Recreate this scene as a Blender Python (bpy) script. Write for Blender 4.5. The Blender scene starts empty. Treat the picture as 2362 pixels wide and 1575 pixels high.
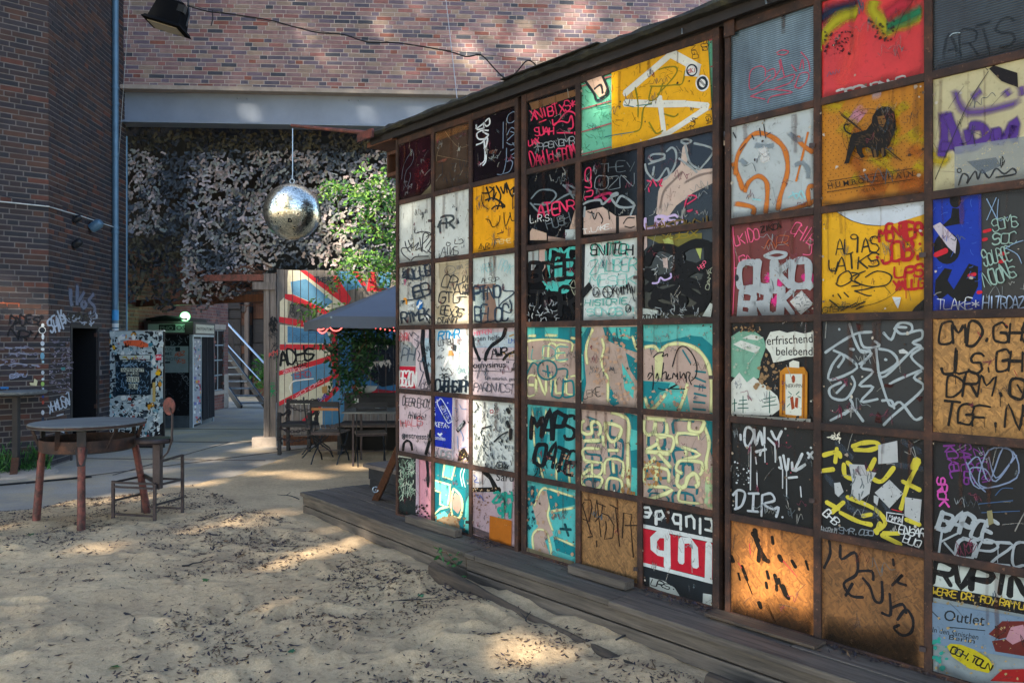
import bpy, math, random
import numpy as np
from mathutils import Vector, Matrix, noise
from mathutils.geometry import tessellate_polygon
random.seed(7); rng = np.random.default_rng(7)
R = math.radians
scene = bpy.context.scene
# ------------------------------------------------------------------ camera, sky, sun, exposure
FPX, CX, CY, CAMH = 1841.0, 1181.0, 787.5, 1.65       # focal length and centre in photograph pixels
cam_d = bpy.data.cameras.new('camera'); cam = bpy.data.objects.new('camera', cam_d)
scene.collection.objects.link(cam); scene.camera = cam
cam.location = (0, 0, CAMH); cam.rotation_euler = (R(90), 0, 0)
cam_d.sensor_width = 36; cam_d.lens = 36*FPX/2362; cam_d.clip_end = 400; cam_d.clip_start = 0.05
SUN = Vector((-0.42, -0.74, 0.56)).normalized()
sun_el = math.asin(SUN.z); sun_az = math.atan2(SUN.x, SUN.y)
world = bpy.data.worlds.new('World'); scene.world = world; world.use_nodes = True
wn = world.node_tree; wn.nodes.clear()
sky = wn.nodes.new('ShaderNodeTexSky'); sky.sky_type = 'NISHITA'; sky.sun_disc = False
sky.sun_elevation = sun_el; sky.sun_rotation = sun_az; sky.air_density = 1.0; sky.dust_density = 1.0; sky.ozone_density = 1.5
bg = wn.nodes.new('ShaderNodeBackground'); bg.inputs['Strength'].default_value = 0.15
wo = wn.nodes.new('ShaderNodeOutputWorld')
wn.links.new(sky.outputs[0], bg.inputs[0]); wn.links.new(bg.outputs[0], wo.inputs[0])
sd = bpy.data.lights.new('sun', 'SUN'); sd.energy = 3.1; sd.angle = R(0.6); sd.color = (1.0, 0.86, 0.68)
sun = bpy.data.objects.new('sun', sd); scene.collection.objects.link(sun)
sun.rotation_euler = SUN.to_track_quat('Z', 'Y').to_euler(); sun.location = (-4, -6, 12)
vs = scene.view_settings; vs.view_transform = 'Standard'; vs.look = 'None'; vs.gamma = 1; vs.exposure = 1.9
vs.use_curve_mapping = False

# ------------------------------------------------------------------ helpers
COL = scene.collection
def lin(h, g=1.0):
    h = h.lstrip('#'); c = [int(h[i:i+2], 16)/255 for i in (0, 2, 4)]
    c = [(v/12.92 if v <= .04045 else ((v+.055)/1.055)**2.4) for v in c]
    return tuple(min(v*g, .86) for v in c)
class MB:
    def __init__(s): s.v = []; s.f = []
    def add(s, vs_, fs):
        o = len(s.v); s.v += [tuple(v) for v in vs_]; s.f += [tuple(i+o for i in f) for f in fs]; return s
    def box(s, c, size, M=None):
        x, y, z = (a/2 for a in size)
        P = [Vector((i*x, j*y, k*z)) for i in (-1, 1) for j in (-1, 1) for k in (-1, 1)]
        c = Vector(c)
        P = [c + (M @ p if M is not None else p) for p in P]
        return s.add(P, [(0,1,3,2),(4,6,7,5),(0,4,5,1),(2,3,7,6),(0,2,6,4),(1,5,7,3)])
    def bar(s, a, b, w, h=None, up=(0,0,1)):
        a = Vector(a); b = Vector(b); h = h or w
        d = (b-a); L = d.length
        if L < 1e-6: return s
        d.normalize(); u = Vector(up)
        if abs(d.dot(u)) > .98: u = Vector((0, 1, 0))
        x = d.cross(u).normalized(); z = x.cross(d)
        M = Matrix((x, d, z)).transposed()
        return s.box((a+b)/2, (w, L, h), M)
    def tube(s, pts, r, n=8, cap=True):
        pts = [Vector(p) for p in pts]; rr = r if isinstance(r, (list, tuple)) else [r]*len(pts)
        o = len(s.v); prev = None
        for i, p in enumerate(pts):
            t = (pts[min(i+1, len(pts)-1)] - pts[max(i-1, 0)]).normalized()
            if prev is None:
                u = Vector((0, 0, 1)) if abs(t.z) < .9 else Vector((1, 0, 0))
                x = t.cross(u).normalized()
            else: x = (prev - t*prev.dot(t)).normalized()
            prev = x; y = t.cross(x)
            for k in range(n):
                a = 2*math.pi*k/n; s.v.append(tuple(p + rr[i]*(math.cos(a)*x+math.sin(a)*y)))
        for i in range(len(pts)-1):
            for k in range(n):
                a = o+i*n+k; b = o+i*n+(k+1) % n; s.f.append((a, b, b+n, a+n))
        if cap:
            s.f.append(tuple(o+k for k in range(n))[::-1]); s.f.append(tuple(o+(len(pts)-1)*n+k for k in range(n)))
        return s
    def lathe(s, prof, c=(0,0,0), n=32, M=None):
        o = len(s.v); c = Vector(c)
        for r, z in prof:
            for k in range(n):
                a = 2*math.pi*k/n; p = Vector((r*math.cos(a), r*math.sin(a), z))
                s.v.append(tuple(c + (M @ p if M is not None else p)))
        for i in range(len(prof)-1):
            for k in range(n):
                a = o+i*n+k; b = o+i*n+(k+1) % n; s.f.append((a, b, b+n, a+n))
        s.f.append(tuple(o+k for k in range(n))[::-1]); s.f.append(tuple(o+(len(prof)-1)*n+k for k in range(n)))
        return s
def smooth_by_angle(me, ang=40):
    for p in me.polygons: p.use_smooth = True
    try: me.set_sharp_from_angle(angle=R(ang))
    except Exception: pass
def link(name, me, mat, parent=None, kind=None, color=None, label=None):
    o = bpy.data.objects.new(name, me); COL.objects.link(o)
    if mat is not None and len(me.materials) == 0: me.materials.append(mat)
    if parent is not None: o.parent = parent; o.matrix_parent_inverse = parent.matrix_basis.inverted()
    if kind: o['kind'] = kind
    if color: o.color = (*color, 1)
    if label: o['label'] = label
    return o
def obj(name, mb, mat, parent=None, kind=None, color=None, smooth=0, label=None, bevel=0):
    me = bpy.data.meshes.new(name); me.from_pydata(mb.v, [], mb.f); me.update()
    if smooth: smooth_by_angle(me, smooth)
    o = link(name, me, mat, parent, kind, color, label)
    if bevel:
        m = o.modifiers.new('bevel', 'BEVEL'); m.width = bevel; m.segments = 2; m.limit_method = 'ANGLE'
    return o
def thing(name, label, cat, group=None):
    o = bpy.data.objects.new(name, None); COL.objects.link(o); o.empty_display_size = .2
    o['label'] = label; o['category'] = cat
    if group: o['group'] = group
    return o
def tag(o, label, cat, group=None):
    o['label'] = label; o['category'] = cat
    if group: o['group'] = group
    return o
def at(px, py, d): return Vector(((px-CX)/FPX*d, d, CAMH+(CY-py)/FPX*d))
def gd(py): return CAMH*FPX/(py-CY)
def ground(px, py): d = gd(py); return Vector(((px-CX)/FPX*d, d, 0))
def in_view(p, m=30):
    if p[1] < .3: return False
    x = CX+p[0]/p[1]*FPX; y = CY-(p[2]-CAMH)/p[1]*FPX
    return -m < x < 2362+m and -m < y < 1575+m

# ------------------------------------------------------------------ materials
class NT:
    def __init__(s, name):
        s.m = bpy.data.materials.new(name); s.m.use_nodes = True; s.t = s.m.node_tree; s.t.nodes.clear()
        s.out = s.n('ShaderNodeOutputMaterial'); s.b = s.n('ShaderNodeBsdfPrincipled')
        s.l(s.b.outputs[0], s.out.inputs['Surface'])
    def n(s, t, **k):
        n = s.t.nodes.new(t)
        for a, v in k.items(): setattr(n, a, v)
        return n
    def l(s, a, b): s.t.links.new(a, b)
    def val(s, sock, v):
        if hasattr(v, 'links') or isinstance(v, bpy.types.NodeSocket): s.l(v, sock)
        elif isinstance(v, (tuple, list)) and len(v) == 3 and sock.type == 'RGBA': sock.default_value = (*v, 1)
        else: sock.default_value = v
    def coord(s, which='Object', scale=(1,1,1), rot=(0,0,0)):
        c = s.n('ShaderNodeTexCoord'); m = s.n('ShaderNodeMapping')
        m.inputs['Scale'].default_value = scale; m.inputs['Rotation'].default_value = rot
        s.l(c.outputs[which], m.inputs[0]); return m.outputs[0]
    def pos(s, scale=(1,1,1)):
        c = s.n('ShaderNodeNewGeometry'); m = s.n('ShaderNodeMapping'); m.inputs['Scale'].default_value = scale
        s.l(c.outputs['Position'], m.inputs[0]); return m.outputs[0]
    def noise(s, vec, scale=5, detail=4, rough=.6, out='Fac'):
        n = s.n('ShaderNodeTexNoise'); s.l(vec, n.inputs['Vector'])
        n.inputs['Scale'].default_value = scale; n.inputs['Detail'].default_value = detail; n.inputs['Roughness'].default_value = rough
        return n.outputs[out]
    def ramp(s, f, stops):
        r = s.n('ShaderNodeValToRGB'); s.l(f, r.inputs[0]); e = r.color_ramp.elements
        while len(e) < len(stops): e.new(.5)
        for i, (p, c) in enumerate(stops):
            e[i].position = p; e[i].color = (*c, 1) if len(c) == 3 else c
        return r.outputs[0]
    def mix(s, f, a, b, mode='MIX'):
        m = s.n('ShaderNodeMix', data_type='RGBA', blend_type=mode); s.val(m.inputs[0], f); s.val(m.inputs[6], a); s.val(m.inputs[7], b)
        return m.outputs[2]
    def math(s, op, a, b=0.0, clamp=False):
        m = s.n('ShaderNodeMath', operation=op, use_clamp=clamp); s.val(m.inputs[0], a); s.val(m.inputs[1], b); return m.outputs[0]
    def bump(s, h, strength=.3, dist=.01):
        b = s.n('ShaderNodeBump'); b.inputs['Strength'].default_value = strength; b.inputs['Distance'].default_value = dist
        s.l(h, b.inputs['Height']); s.l(b.outputs[0], s.b.inputs['Normal'])
    def base(s, c): s.val(s.b.inputs['Base Color'], c)
    def rough(s, r): s.val(s.b.inputs['Roughness'], r)
def rnd(nt):
    g = nt.n('ShaderNodeNewGeometry'); o = nt.n('ShaderNodeObjectInfo')
    a = nt.math('ADD', g.outputs['Random Per Island'], o.outputs['Random'])
    return nt.math('FRACT', a)
def simple(name, col, rough=.6, metal=0, var=.25, scale=8, bump=.15):
    nt = NT(name); n = nt.noise(nt.pos(), scale, 6, .65)
    d = tuple(c*(1-var) for c in col); h = tuple(min(c*(1+var), 1) for c in col)
    nt.base(nt.ramp(n, [(.3, d), (.7, h)])); nt.rough(rough); nt.b.inputs['Metallic'].default_value = metal
    if bump: nt.bump(nt.noise(nt.pos(), scale*6, 4), bump, .004)
    return nt.m
def brick_mat(name, stops, bright=1.0):
    nt = NT(name); r = rnd(nt)
    c = nt.ramp(r, [(p, tuple(v*bright for v in lin(h))) for p, h in stops])
    nt.t.nodes[-1].color_ramp.interpolation = 'CONSTANT'
    n = nt.noise(nt.pos(), 9, 6, .7)
    c = nt.mix(.55, c, nt.ramp(n, [(.25, (.25,.25,.27)), (.75, (1.25,1.2,1.15))]), 'MULTIPLY')
    n2 = nt.noise(nt.pos(), 1.1, 5, .6)
    c = nt.mix(.8, c, nt.ramp(n2, [(.3, (.55,.57,.64)), (.7, (1.18,1.1,1.05))]), 'MULTIPLY')
    nt.base(c); nt.rough(.8); nt.bump(nt.noise(nt.pos(), 60, 4), .35, .004)
    return nt.m
M = {}
M['brick_back'] = brick_mat('brick_back', [(0,'#8a6e70'),(.16,'#9a827e'),(.3,'#706675'),(.42,'#9a8a7c'),(.54,'#8c7679'),(.66,'#5c5a68'),(.74,'#966a66'),(.82,'#80767f'),(.90,'#454b56'),(.95,'#8c5a4e')])
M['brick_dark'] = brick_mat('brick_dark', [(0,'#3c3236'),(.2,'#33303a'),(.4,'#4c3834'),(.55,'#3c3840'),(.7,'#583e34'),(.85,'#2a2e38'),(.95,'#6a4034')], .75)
M['brick_red'] = brick_mat('brick_red', [(0,'#744640'),(.3,'#7e5046'),(.6,'#5c3e3e'),(.8,'#84584c')])
M['mortar_pale'] = simple('mortar_pale', lin('#b4aca6'), .9, 0, .2, 6)
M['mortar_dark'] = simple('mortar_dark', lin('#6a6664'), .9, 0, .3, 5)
def wood(name, a, b, axis=2, scale=1.0, rough=.75, turn=0):
    nt = NT(name); sc = [22, 22, 22]; sc[axis] = 1.2
    v = nt.coord('Object', (1, 1, 1), (0, 0, turn)); mp = nt.n('ShaderNodeMapping'); nt.l(v, mp.inputs[0]); mp.inputs['Scale'].default_value = tuple(q*scale for q in sc); v = mp.outputs[0]; n = nt.noise(v, 1.5, 7, .7)
    n2 = nt.noise(nt.pos(), 1.7, 4, .6); r = rnd(nt)
    c = nt.ramp(n, [(.28, a), (.72, b)])
    c = nt.mix(.7, c, nt.ramp(n2, [(.3, (.5,.5,.52)), (.7, (1.1,1.08,1.05))]), 'MULTIPLY')
    c = nt.mix(.5, c, nt.ramp(r, [(0, (.7,.7,.7)), (1, (1.15,1.12,1.1))]), 'MULTIPLY')
    nt.base(c); nt.rough(rough); nt.bump(n, .5, .006); return nt.m
TURN = math.atan2(.755, .656)
M['deck_wood'] = wood('deck_wood', lin('#383430'), lin('#7c746a'), 0, 1.3, .75, TURN)
M['fence_wood'] = wood('fence_wood', lin('#55504c'), lin('#8f8780'), 2)
M['grey_wood'] = wood('grey_wood', lin('#4a433e'), lin('#8a8078'), 2)
M['brown_wood'] = wood('brown_wood', lin('#3a2418'), lin('#6e452c'), 2)
M['dark_wood'] = wood('dark_wood', lin('#1a1c20'), lin('#34363a'), 0)
M['log_wood'] = wood('log_wood', lin('#242222'), lin('#6a5c4c'), 0, 1.3, .8, TURN)
M['step_wood'] = wood('step_wood', lin('#4a433e'), lin('#8a8078'), 0, 1, .75, TURN)
M['table_wood'] = wood('table_wood', lin('#4c5254'), lin('#8a9090'), 0)
# rusty steel
nt = NT('rust_steel'); n = nt.noise(nt.pos(), 7, 7, .7); n2 = nt.noise(nt.pos(), 45, 5, .7)
c = nt.ramp(n, [(.3, lin('#1d1718')), (.5, lin('#3a2a24')), (.68, lin('#5b3a2a')), (.8, lin('#6d4a36'))])
c = nt.mix(nt.ramp(n2, [(.62, (0,0,0)), (.7, (1,1,1))]), c, lin('#7a5a48')); nt.base(c); nt.rough(.75)
nt.b.inputs['Metallic'].default_value = .15; nt.bump(n2, .5, .003); M['rust'] = nt.m
nt = NT('rust_dark'); n = nt.noise(nt.pos(), 9, 6, .7)
nt.base(nt.ramp(n, [(.3, lin('#15171b')), (.62, lin('#262325')), (.78, lin('#4a3026'))])); nt.rough(.7)
nt.bump(nt.noise(nt.pos(), 60, 3), .4, .003); M['rust_dark'] = nt.m
nt = NT('rust_red'); n = nt.noise(nt.pos(), 16, 7, .7)
nt.base(nt.ramp(n, [(.3, lin('#241a1c')), (.42, lin('#4c2e2a')), (.62, lin('#7a4038')), (.8, lin('#a06458'))])); nt.rough(.6)
nt.bump(n, .4, .004); M['rust_red'] = nt.m
M['black_metal'] = simple('black_metal', lin('#1c2026'), .45, .3, .3, 12)
M['iron'] = simple('iron', lin('#3a3336'), .5, .5, .4, 14)
M['zinc'] = simple('zinc', lin('#4f6f86'), .45, .3, .15, 5)
M['beam_paint'] = simple('beam_paint', lin('#7a8798'), .5, .1, .12, 2)
M['concrete'] = simple('concrete', lin('#9a8f84'), .9, 0, .2, 7)
M['galv'] = simple('galv', lin('#a9b8c4'), .35, .7, .15, 10)
M['plastic_black'] = simple('plastic_black', lin('#101216'), .6, 0, .2, 20, 0)
M['fabric_grey'] = simple('fabric_grey', lin('#5c6674'), .85, 0, .06, 4)
M['curtain'] = simple('curtain', lin('#20242e'), .8, 0, .2, 6)
M['white_paint'] = simple('white_paint', lin('#b9c0c0'), .6, 0, .1, 10)
M['plastic_black'].node_tree.nodes['Principled BSDF'].inputs['Specular IOR Level'].default_value = .2
# object-colour board with grime
nt = NT('painted_board'); oi = nt.n('ShaderNodeObjectInfo'); v = nt.pos()
g = nt.ramp(nt.noise(v, 3.2, 7, .7), [(.3, (.55,.55,.53)), (.6, (1,1,1))])
c = nt.mix(.6, oi.outputs['Color'], g, 'MULTIPLY')
g2 = nt.ramp(nt.noise(v, 34, 6, .75), [(.33, (.4,.36,.33)), (.43, (1,1,1))]); c = nt.mix(.6, c, g2, 'MULTIPLY')
nt.base(c); nt.rough(nt.math('ADD', .32, nt.math('MULTIPLY', oi.outputs['Random'], .25))); nt.b.inputs['Specular IOR Level'].default_value = .3; nt.bump(nt.noise(v, 40, 4), .12, .003); M['board'] = nt.m
nt = NT('glass_pane'); oi = nt.n('ShaderNodeObjectInfo')
g = nt.ramp(nt.noise(nt.pos(), 5, 6, .7), [(.35, (.7,.7,.7)), (.7, (1.5,1.5,1.5))])
nt.base(nt.mix(.8, oi.outputs['Color'], g, 'MULTIPLY')); nt.rough(.1); nt.b.inputs['Specular IOR Level'].default_value = .2
nt.bump(nt.noise(nt.pos(), 4, 2), .05, .01); M['glass'] = nt.m
# OSB: stretched chips
nt = NT('osb_board'); oi = nt.n('ShaderNodeObjectInfo'); v = nt.coord('Object')
def chips(rot, sc):
    m = nt.n('ShaderNodeMapping'); nt.l(v, m.inputs[0]); m.inputs['Rotation'].default_value = (0, rot, 0); m2 = nt.n('ShaderNodeMapping'); nt.l(m.outputs[0], m2.inputs[0]); m2.inputs['Scale'].default_value = sc; m = m2
    w = nt.n('ShaderNodeTexVoronoi'); w.inputs['Scale'].default_value = 1; nt.l(m.outputs[0], w.inputs['Vector']); return w
a = chips(.75, (16, 9, 95)); b = chips(-.8, (15, 9, 105)); cc = chips(1.45, (17, 9, 90))
sel = nt.noise(v, 34, 3, .6); mk = nt.ramp(sel, [(.47, (0,0,0)), (.49, (1,1,1))]); mk2 = nt.ramp(nt.noise(v, 27, 3, .6), [(.53, (0,0,0)), (.57, (1,1,1))])
ca = nt.mix(mk, a.outputs['Color'], b.outputs['Color']); ca = nt.mix(mk2, ca, cc.outputs['Color'])
bw = nt.n('ShaderNodeRGBToBW'); nt.l(ca, bw.inputs[0])
c = nt.mix(.85, oi.outputs['Color'], nt.ramp(bw.outputs[0], [(.1, (.5,.46,.42)), (.5, (.95,.92,.88)), (.9, (1.45,1.38,1.25))]), 'MULTIPLY')
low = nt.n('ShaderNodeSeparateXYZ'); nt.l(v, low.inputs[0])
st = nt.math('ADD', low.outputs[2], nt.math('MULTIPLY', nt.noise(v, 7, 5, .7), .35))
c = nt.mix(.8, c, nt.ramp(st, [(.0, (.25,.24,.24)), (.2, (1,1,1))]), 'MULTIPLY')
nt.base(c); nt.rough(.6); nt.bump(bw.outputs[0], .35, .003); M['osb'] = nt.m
# corrugated plastic
nt = NT('corrugated_plastic'); oi = nt.n('ShaderNodeObjectInfo'); sx = nt.n('ShaderNodeSeparateXYZ'); nt.l(nt.coord('Object'), sx.inputs[0])
ph = nt.math('SINE', nt.math('MULTIPLY', sx.outputs[2], 2*math.pi/.0105))
g = nt.ramp(nt.noise(nt.coord('Object', (1.5,1,.5)), 3, 4, .6), [(.35, (.5,.55,.6)), (.7, (1.7,1.75,1.8))])
c = nt.mix(1, oi.outputs['Color'], g, 'MULTIPLY'); c = nt.mix(.8, c, nt.ramp(nt.math('ADD', nt.math('MULTIPLY', ph, .5), .5), [(.3, (.35,.38,.42)), (.8, (1.5,1.5,1.5))]), 'MULTIPLY')
nt.base(c); nt.rough(.3); nt.bump(ph, .4, .002); M['corr'] = nt.m
# paint by colour attribute, alpha gives spray edges
nt = NT('paint'); at_ = nt.n('ShaderNodeAttribute', attribute_name='Col'); tr = nt.n('ShaderNodeBsdfTransparent'); mx = nt.n('ShaderNodeMixShader')
nz = nt.ramp(nt.noise(nt.pos(), 55, 5, .75), [(.3, (.3,.3,.3)), (.4, (1,1,1))])
nt.base(nt.mix(.35, at_.outputs['Color'], nt.ramp(nt.noise(nt.pos(), 12, 5, .7), [(.3, (.6,.6,.6)), (.7, (1.15,1.15,1.15))]), 'MULTIPLY')); nt.rough(.5); nt.b.inputs['Specular IOR Level'].default_value = .18
al = nt.math('MULTIPLY', at_.outputs['Alpha'], nz); nt.l(al, mx.inputs[0]); nt.l(tr.outputs[0], mx.inputs[1]); nt.l(nt.b.outputs[0], mx.inputs[2])
nt.l(mx.outputs[0], nt.out.inputs['Surface']); M['paint'] = nt.m
def vcol(name, rough=.6, trans=0.0, amt=1.0):
    nt = NT(name); a = nt.n('ShaderNodeAttribute', attribute_name='Col')
    nt.base(a.outputs['Color']); nt.rough(rough)
    if trans:
        t = nt.n('ShaderNodeBsdfTranslucent'); nt.l(a.outputs['Color'], t.inputs[0]); m = nt.n('ShaderNodeMixShader'); m.inputs[0].default_value = trans
        nt.l(nt.b.outputs[0], m.inputs[1]); nt.l(t.outputs[0], m.inputs[2]); nt.l(m.outputs[0], nt.out.inputs['Surface'])
    return nt.m
M['leaf'] = vcol('leaf', .5, .4); M['scrap'] = vcol('scrap', .8, .12); M['litter'] = vcol('litter', .8)
# sand
nt = NT('sand'); v = nt.pos()
c = nt.ramp(nt.noise(v, 1.6, 6, .65), [(.3, lin('#b49c7c')), (.7, lin('#dac098'))])
c = nt.mix(.5, c, nt.ramp(nt.noise(v, 26, 6, .75), [(.36, (.5,.46,.42)), (.52, (1,1,1))]), 'MULTIPLY')
c = nt.mix(.6, c, nt.ramp(nt.noise(v, 160, 3, .7), [(.3, (.72,.7,.68)), (.6, (1.08,1.08,1.08))]), 'MULTIPLY')
nt.base(c); nt.rough(.95); h = nt.math('ADD', nt.noise(v, 22, 6, .7), nt.math('MULTIPLY', nt.noise(v, 220, 3, .7), .25)); nt.bump(h, .55, .03); M['sand'] = nt.m
nt = NT('path_concrete'); v = nt.pos()
c = nt.ramp(nt.noise(v, .9, 6, .6), [(.3, lin('#8c8880')), (.7, lin('#b0a89c'))])
c = nt.mix(nt.ramp(nt.noise(v, 1.3, 7, .7), [(.46, (0,0,0)), (.62, (.9,.9,.9))]), c, lin('#b4a488'))
c = nt.mix(.6, c, nt.ramp(nt.noise(v, 60, 4, .7), [(.3, (.6,.6,.62)), (.55, (1,1,1))]), 'MULTIPLY')
nt.base(c); nt.rough(.85); nt.bump(nt.noise(v, 50, 5), .3, .006); M['path'] = nt.m
# ------------------------------------------------------------------ upright surfaces
class Surf:
    def __init__(s, p0, u, off=0.0):
        s.p0 = Vector((p0[0], p0[1])); s.u = Vector((u[0], u[1])).normalized()
        n = Vector((s.u.y, -s.u.x))
        if n.dot(-s.p0) < 0: n = -n
        s.n = n
    def hit(s, px, py):
        rx = (px-CX)/FPX; a, b = s.u; # rx*t = x0+a q ; t = y0+b q
        q = (s.p0.x - rx*s.p0.y)/(rx*b - a); t = s.p0.y+b*q
        return q, CAMH+(CY-py)/FPX*t
    def kx(s, q):
        X = s.p0.x+s.u.x*q; Y = s.p0.y+s.u.y*q; return min(Y/max(abs(s.u.x*Y-X*s.u.y), .05), 4)
    def depth(s, q): return s.p0.y+s.u.y*q
    def pt(s, q, z, off=0): return Vector((s.p0.x+s.u.x*q+s.n.x*off, s.p0.y+s.u.y*q+s.n.y*off, z))
    def rot(s): return Matrix(((s.u.x, s.n.x*-1, 0), (s.u.y, s.n.y*-1, 0), (0, 0, 1)))   # local x=u, y=into wall, z=up
    def box(s, mb, q0, q1, z0, z1, o0, o1):
        c = s.pt((q0+q1)/2, (z0+z1)/2, (o0+o1)/2); return mb.box(c, (abs(q1-q0), abs(o1-o0), abs(z1-z0)), s.rot())
TH = math.atan2(0.755, 0.656)
SC = Surf((-0.9166, 6.49), (0.656, -0.755))         # the panel screen
WB = Surf((-6.05, 10.4), (-0.0958, 1.0))            # left building, side going back
WA = Surf((-6.05, 10.4), (-1.124, -1.0))            # left building, face towards the yard
BK = Surf((-6.37, 12.9), (1.0, 0.063))              # big brick wall over the passage
FN = Surf((-3.72, 12.62), (1.0, 0.26))              # mural fence
AN = Surf((-7.07, 14.0), (0.0, 1.0))                # annex wall in the passage

# ------------------------------------------------------------------ ground
def vnoise(x, y, seed, f):
    r = np.random.default_rng(seed); n = 256; g = r.random((n, n))
    X = x*f; Y = y*f; xi = np.floor(X).astype(int); yi = np.floor(Y).astype(int); fx = X-xi; fy = Y-yi
    fx = fx*fx*(3-2*fx); fy = fy*fy*(3-2*fy)
    a = g[xi % n, yi % n]; b = g[(xi+1) % n, yi % n]; c = g[xi % n, (yi+1) % n]; d = g[(xi+1) % n, (yi+1) % n]
    return a*(1-fx)*(1-fy)+b*fx*(1-fy)+c*(1-fx)*fy+d*fx*fy
def edge_y(x):          # border between sand (near) and paving (far)
    return np.interp(x, [-9, -4.9, -3.97, -3.3, -2.9, 6], [6.6, 7.75, 8.7, 10.2, 14.0, 14.5])
_r = random.Random(99)
DENTS = [(_r.uniform(-4.5, 3), _r.uniform(1.5, 7.5), _r.uniform(.10, .16), _r.uniform(.05, .08), _r.gauss(1.2, .8), _r.uniform(.014, .034)) for _ in range(230)]
def sand_h(x, y):
    x = np.asarray(x, float); y = np.asarray(y, float)
    h = (vnoise(x+40, y+40, 1, 1.1)-.5)*.05 + (vnoise(x+40, y+40, 2, 3.1)-.5)*.035 + (vnoise(x+40, y+40, 3, 7)-.5)*.022 + (vnoise(x+40, y+40, 4, 17)-.5)*.009
    fade = np.clip((9.5-y)/3, .25, 1)
    h = h*fade + .044
    if x.ndim: 
        for dx_, dy_, ra, rb, th, dp in DENTS:
            near = (np.abs(x-dx_) < .5) & (np.abs(y-dy_) < .5)
            if not near.any(): continue
            X_ = x[near]-dx_; Y_ = y[near]-dy_; u_ = (X_*math.cos(th)+Y_*math.sin(th))/ra; v_ = (-X_*math.sin(th)+Y_*math.cos(th))/rb; r_ = u_*u_+v_*v_
            h[near] += -dp*np.exp(-r_*1.3)+dp*.55*np.exp(-(np.sqrt(r_)-1.55)**2*5)
    e = edge_y(x) + (vnoise(x+40, y+40, 5, 1.3)-.5)*.9 + (vnoise(x+40, y+40, 6, 5)-.5)*.3
    m = np.clip((e-y)/.5, 0, 1)
    return np.maximum(h, .013)*m + (-.03)*(1-m)
def grid(name, xs, ys, hf, mat, kind='structure'):
    X, Y = np.meshgrid(xs, ys, indexing='ij'); Z = hf(X, Y); nx, ny = X.shape
    co = np.stack([X, Y, Z], -1).reshape(-1, 3); me = bpy.data.meshes.new(name)
    idx = np.arange(nx*ny).reshape(nx, ny)
    q = np.stack([idx[:-1, :-1], idx[1:, :-1], idx[1:, 1:], idx[:-1, 1:]], -1).reshape(-1, 4)
    me.vertices.add(len(co)); me.vertices.foreach_set('co', co.ravel())
    me.loops.add(q.size); me.loops.foreach_set('vertex_index', q.ravel())
    me.polygons.add(len(q)); me.polygons.foreach_set('loop_start', np.arange(len(q))*4); me.polygons.foreach_set('loop_total', np.full(len(q), 4))
    me.update(); me.polygons.foreach_set('use_smooth', np.ones(len(q), bool)); me.update()
    return link(name, me, mat, None, kind)
grid('sand_ground', np.linspace(-9.5, 4.5, 520), np.concatenate([np.linspace(-2, 1.5, 20), np.linspace(1.52, 6, 260), np.linspace(6.02, 14.6, 260)]), sand_h, M['sand'])
mb = MB(); mb.add([(-60, -30, -.035), (60, -30, -.035), (60, 80, -.035), (-60, 80, -.035)], [(0, 1, 2, 3)])
obj('ground', mb, M['sand'], kind='structure')
def path_h(x, y): return .004 + (vnoise(x+40, y+40, 9, .8)-.5)*.012
grid('paved_path', np.linspace(-12, -2.2, 60), np.linspace(5.5, 22, 90), path_h, M['path'])
# paving joints and drain channel
mb = MB(); mb.bar((-6.9, 8.35, .016), (-5.1, 9.68, .014), .07, .008); obj('drain_channel', mb, M['black_metal'], kind='structure')
mb = MB()
for a, b in (((-5.6, 9.2), (-2.9, 12.6)), ((-6.1, 11.2), (-3.4, 11.0)), ((-6.3, 13.1), (-3.0, 12.9)), ((-4.9, 9.8), (-4.6, 13.0)), ((-7, 15.0), (-3, 14.8))):
    mb.bar((*a, .0135), (*b, .0135), .010, .006)
obj('paving_joint', mb, M['iron'], kind='structure')

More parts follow.
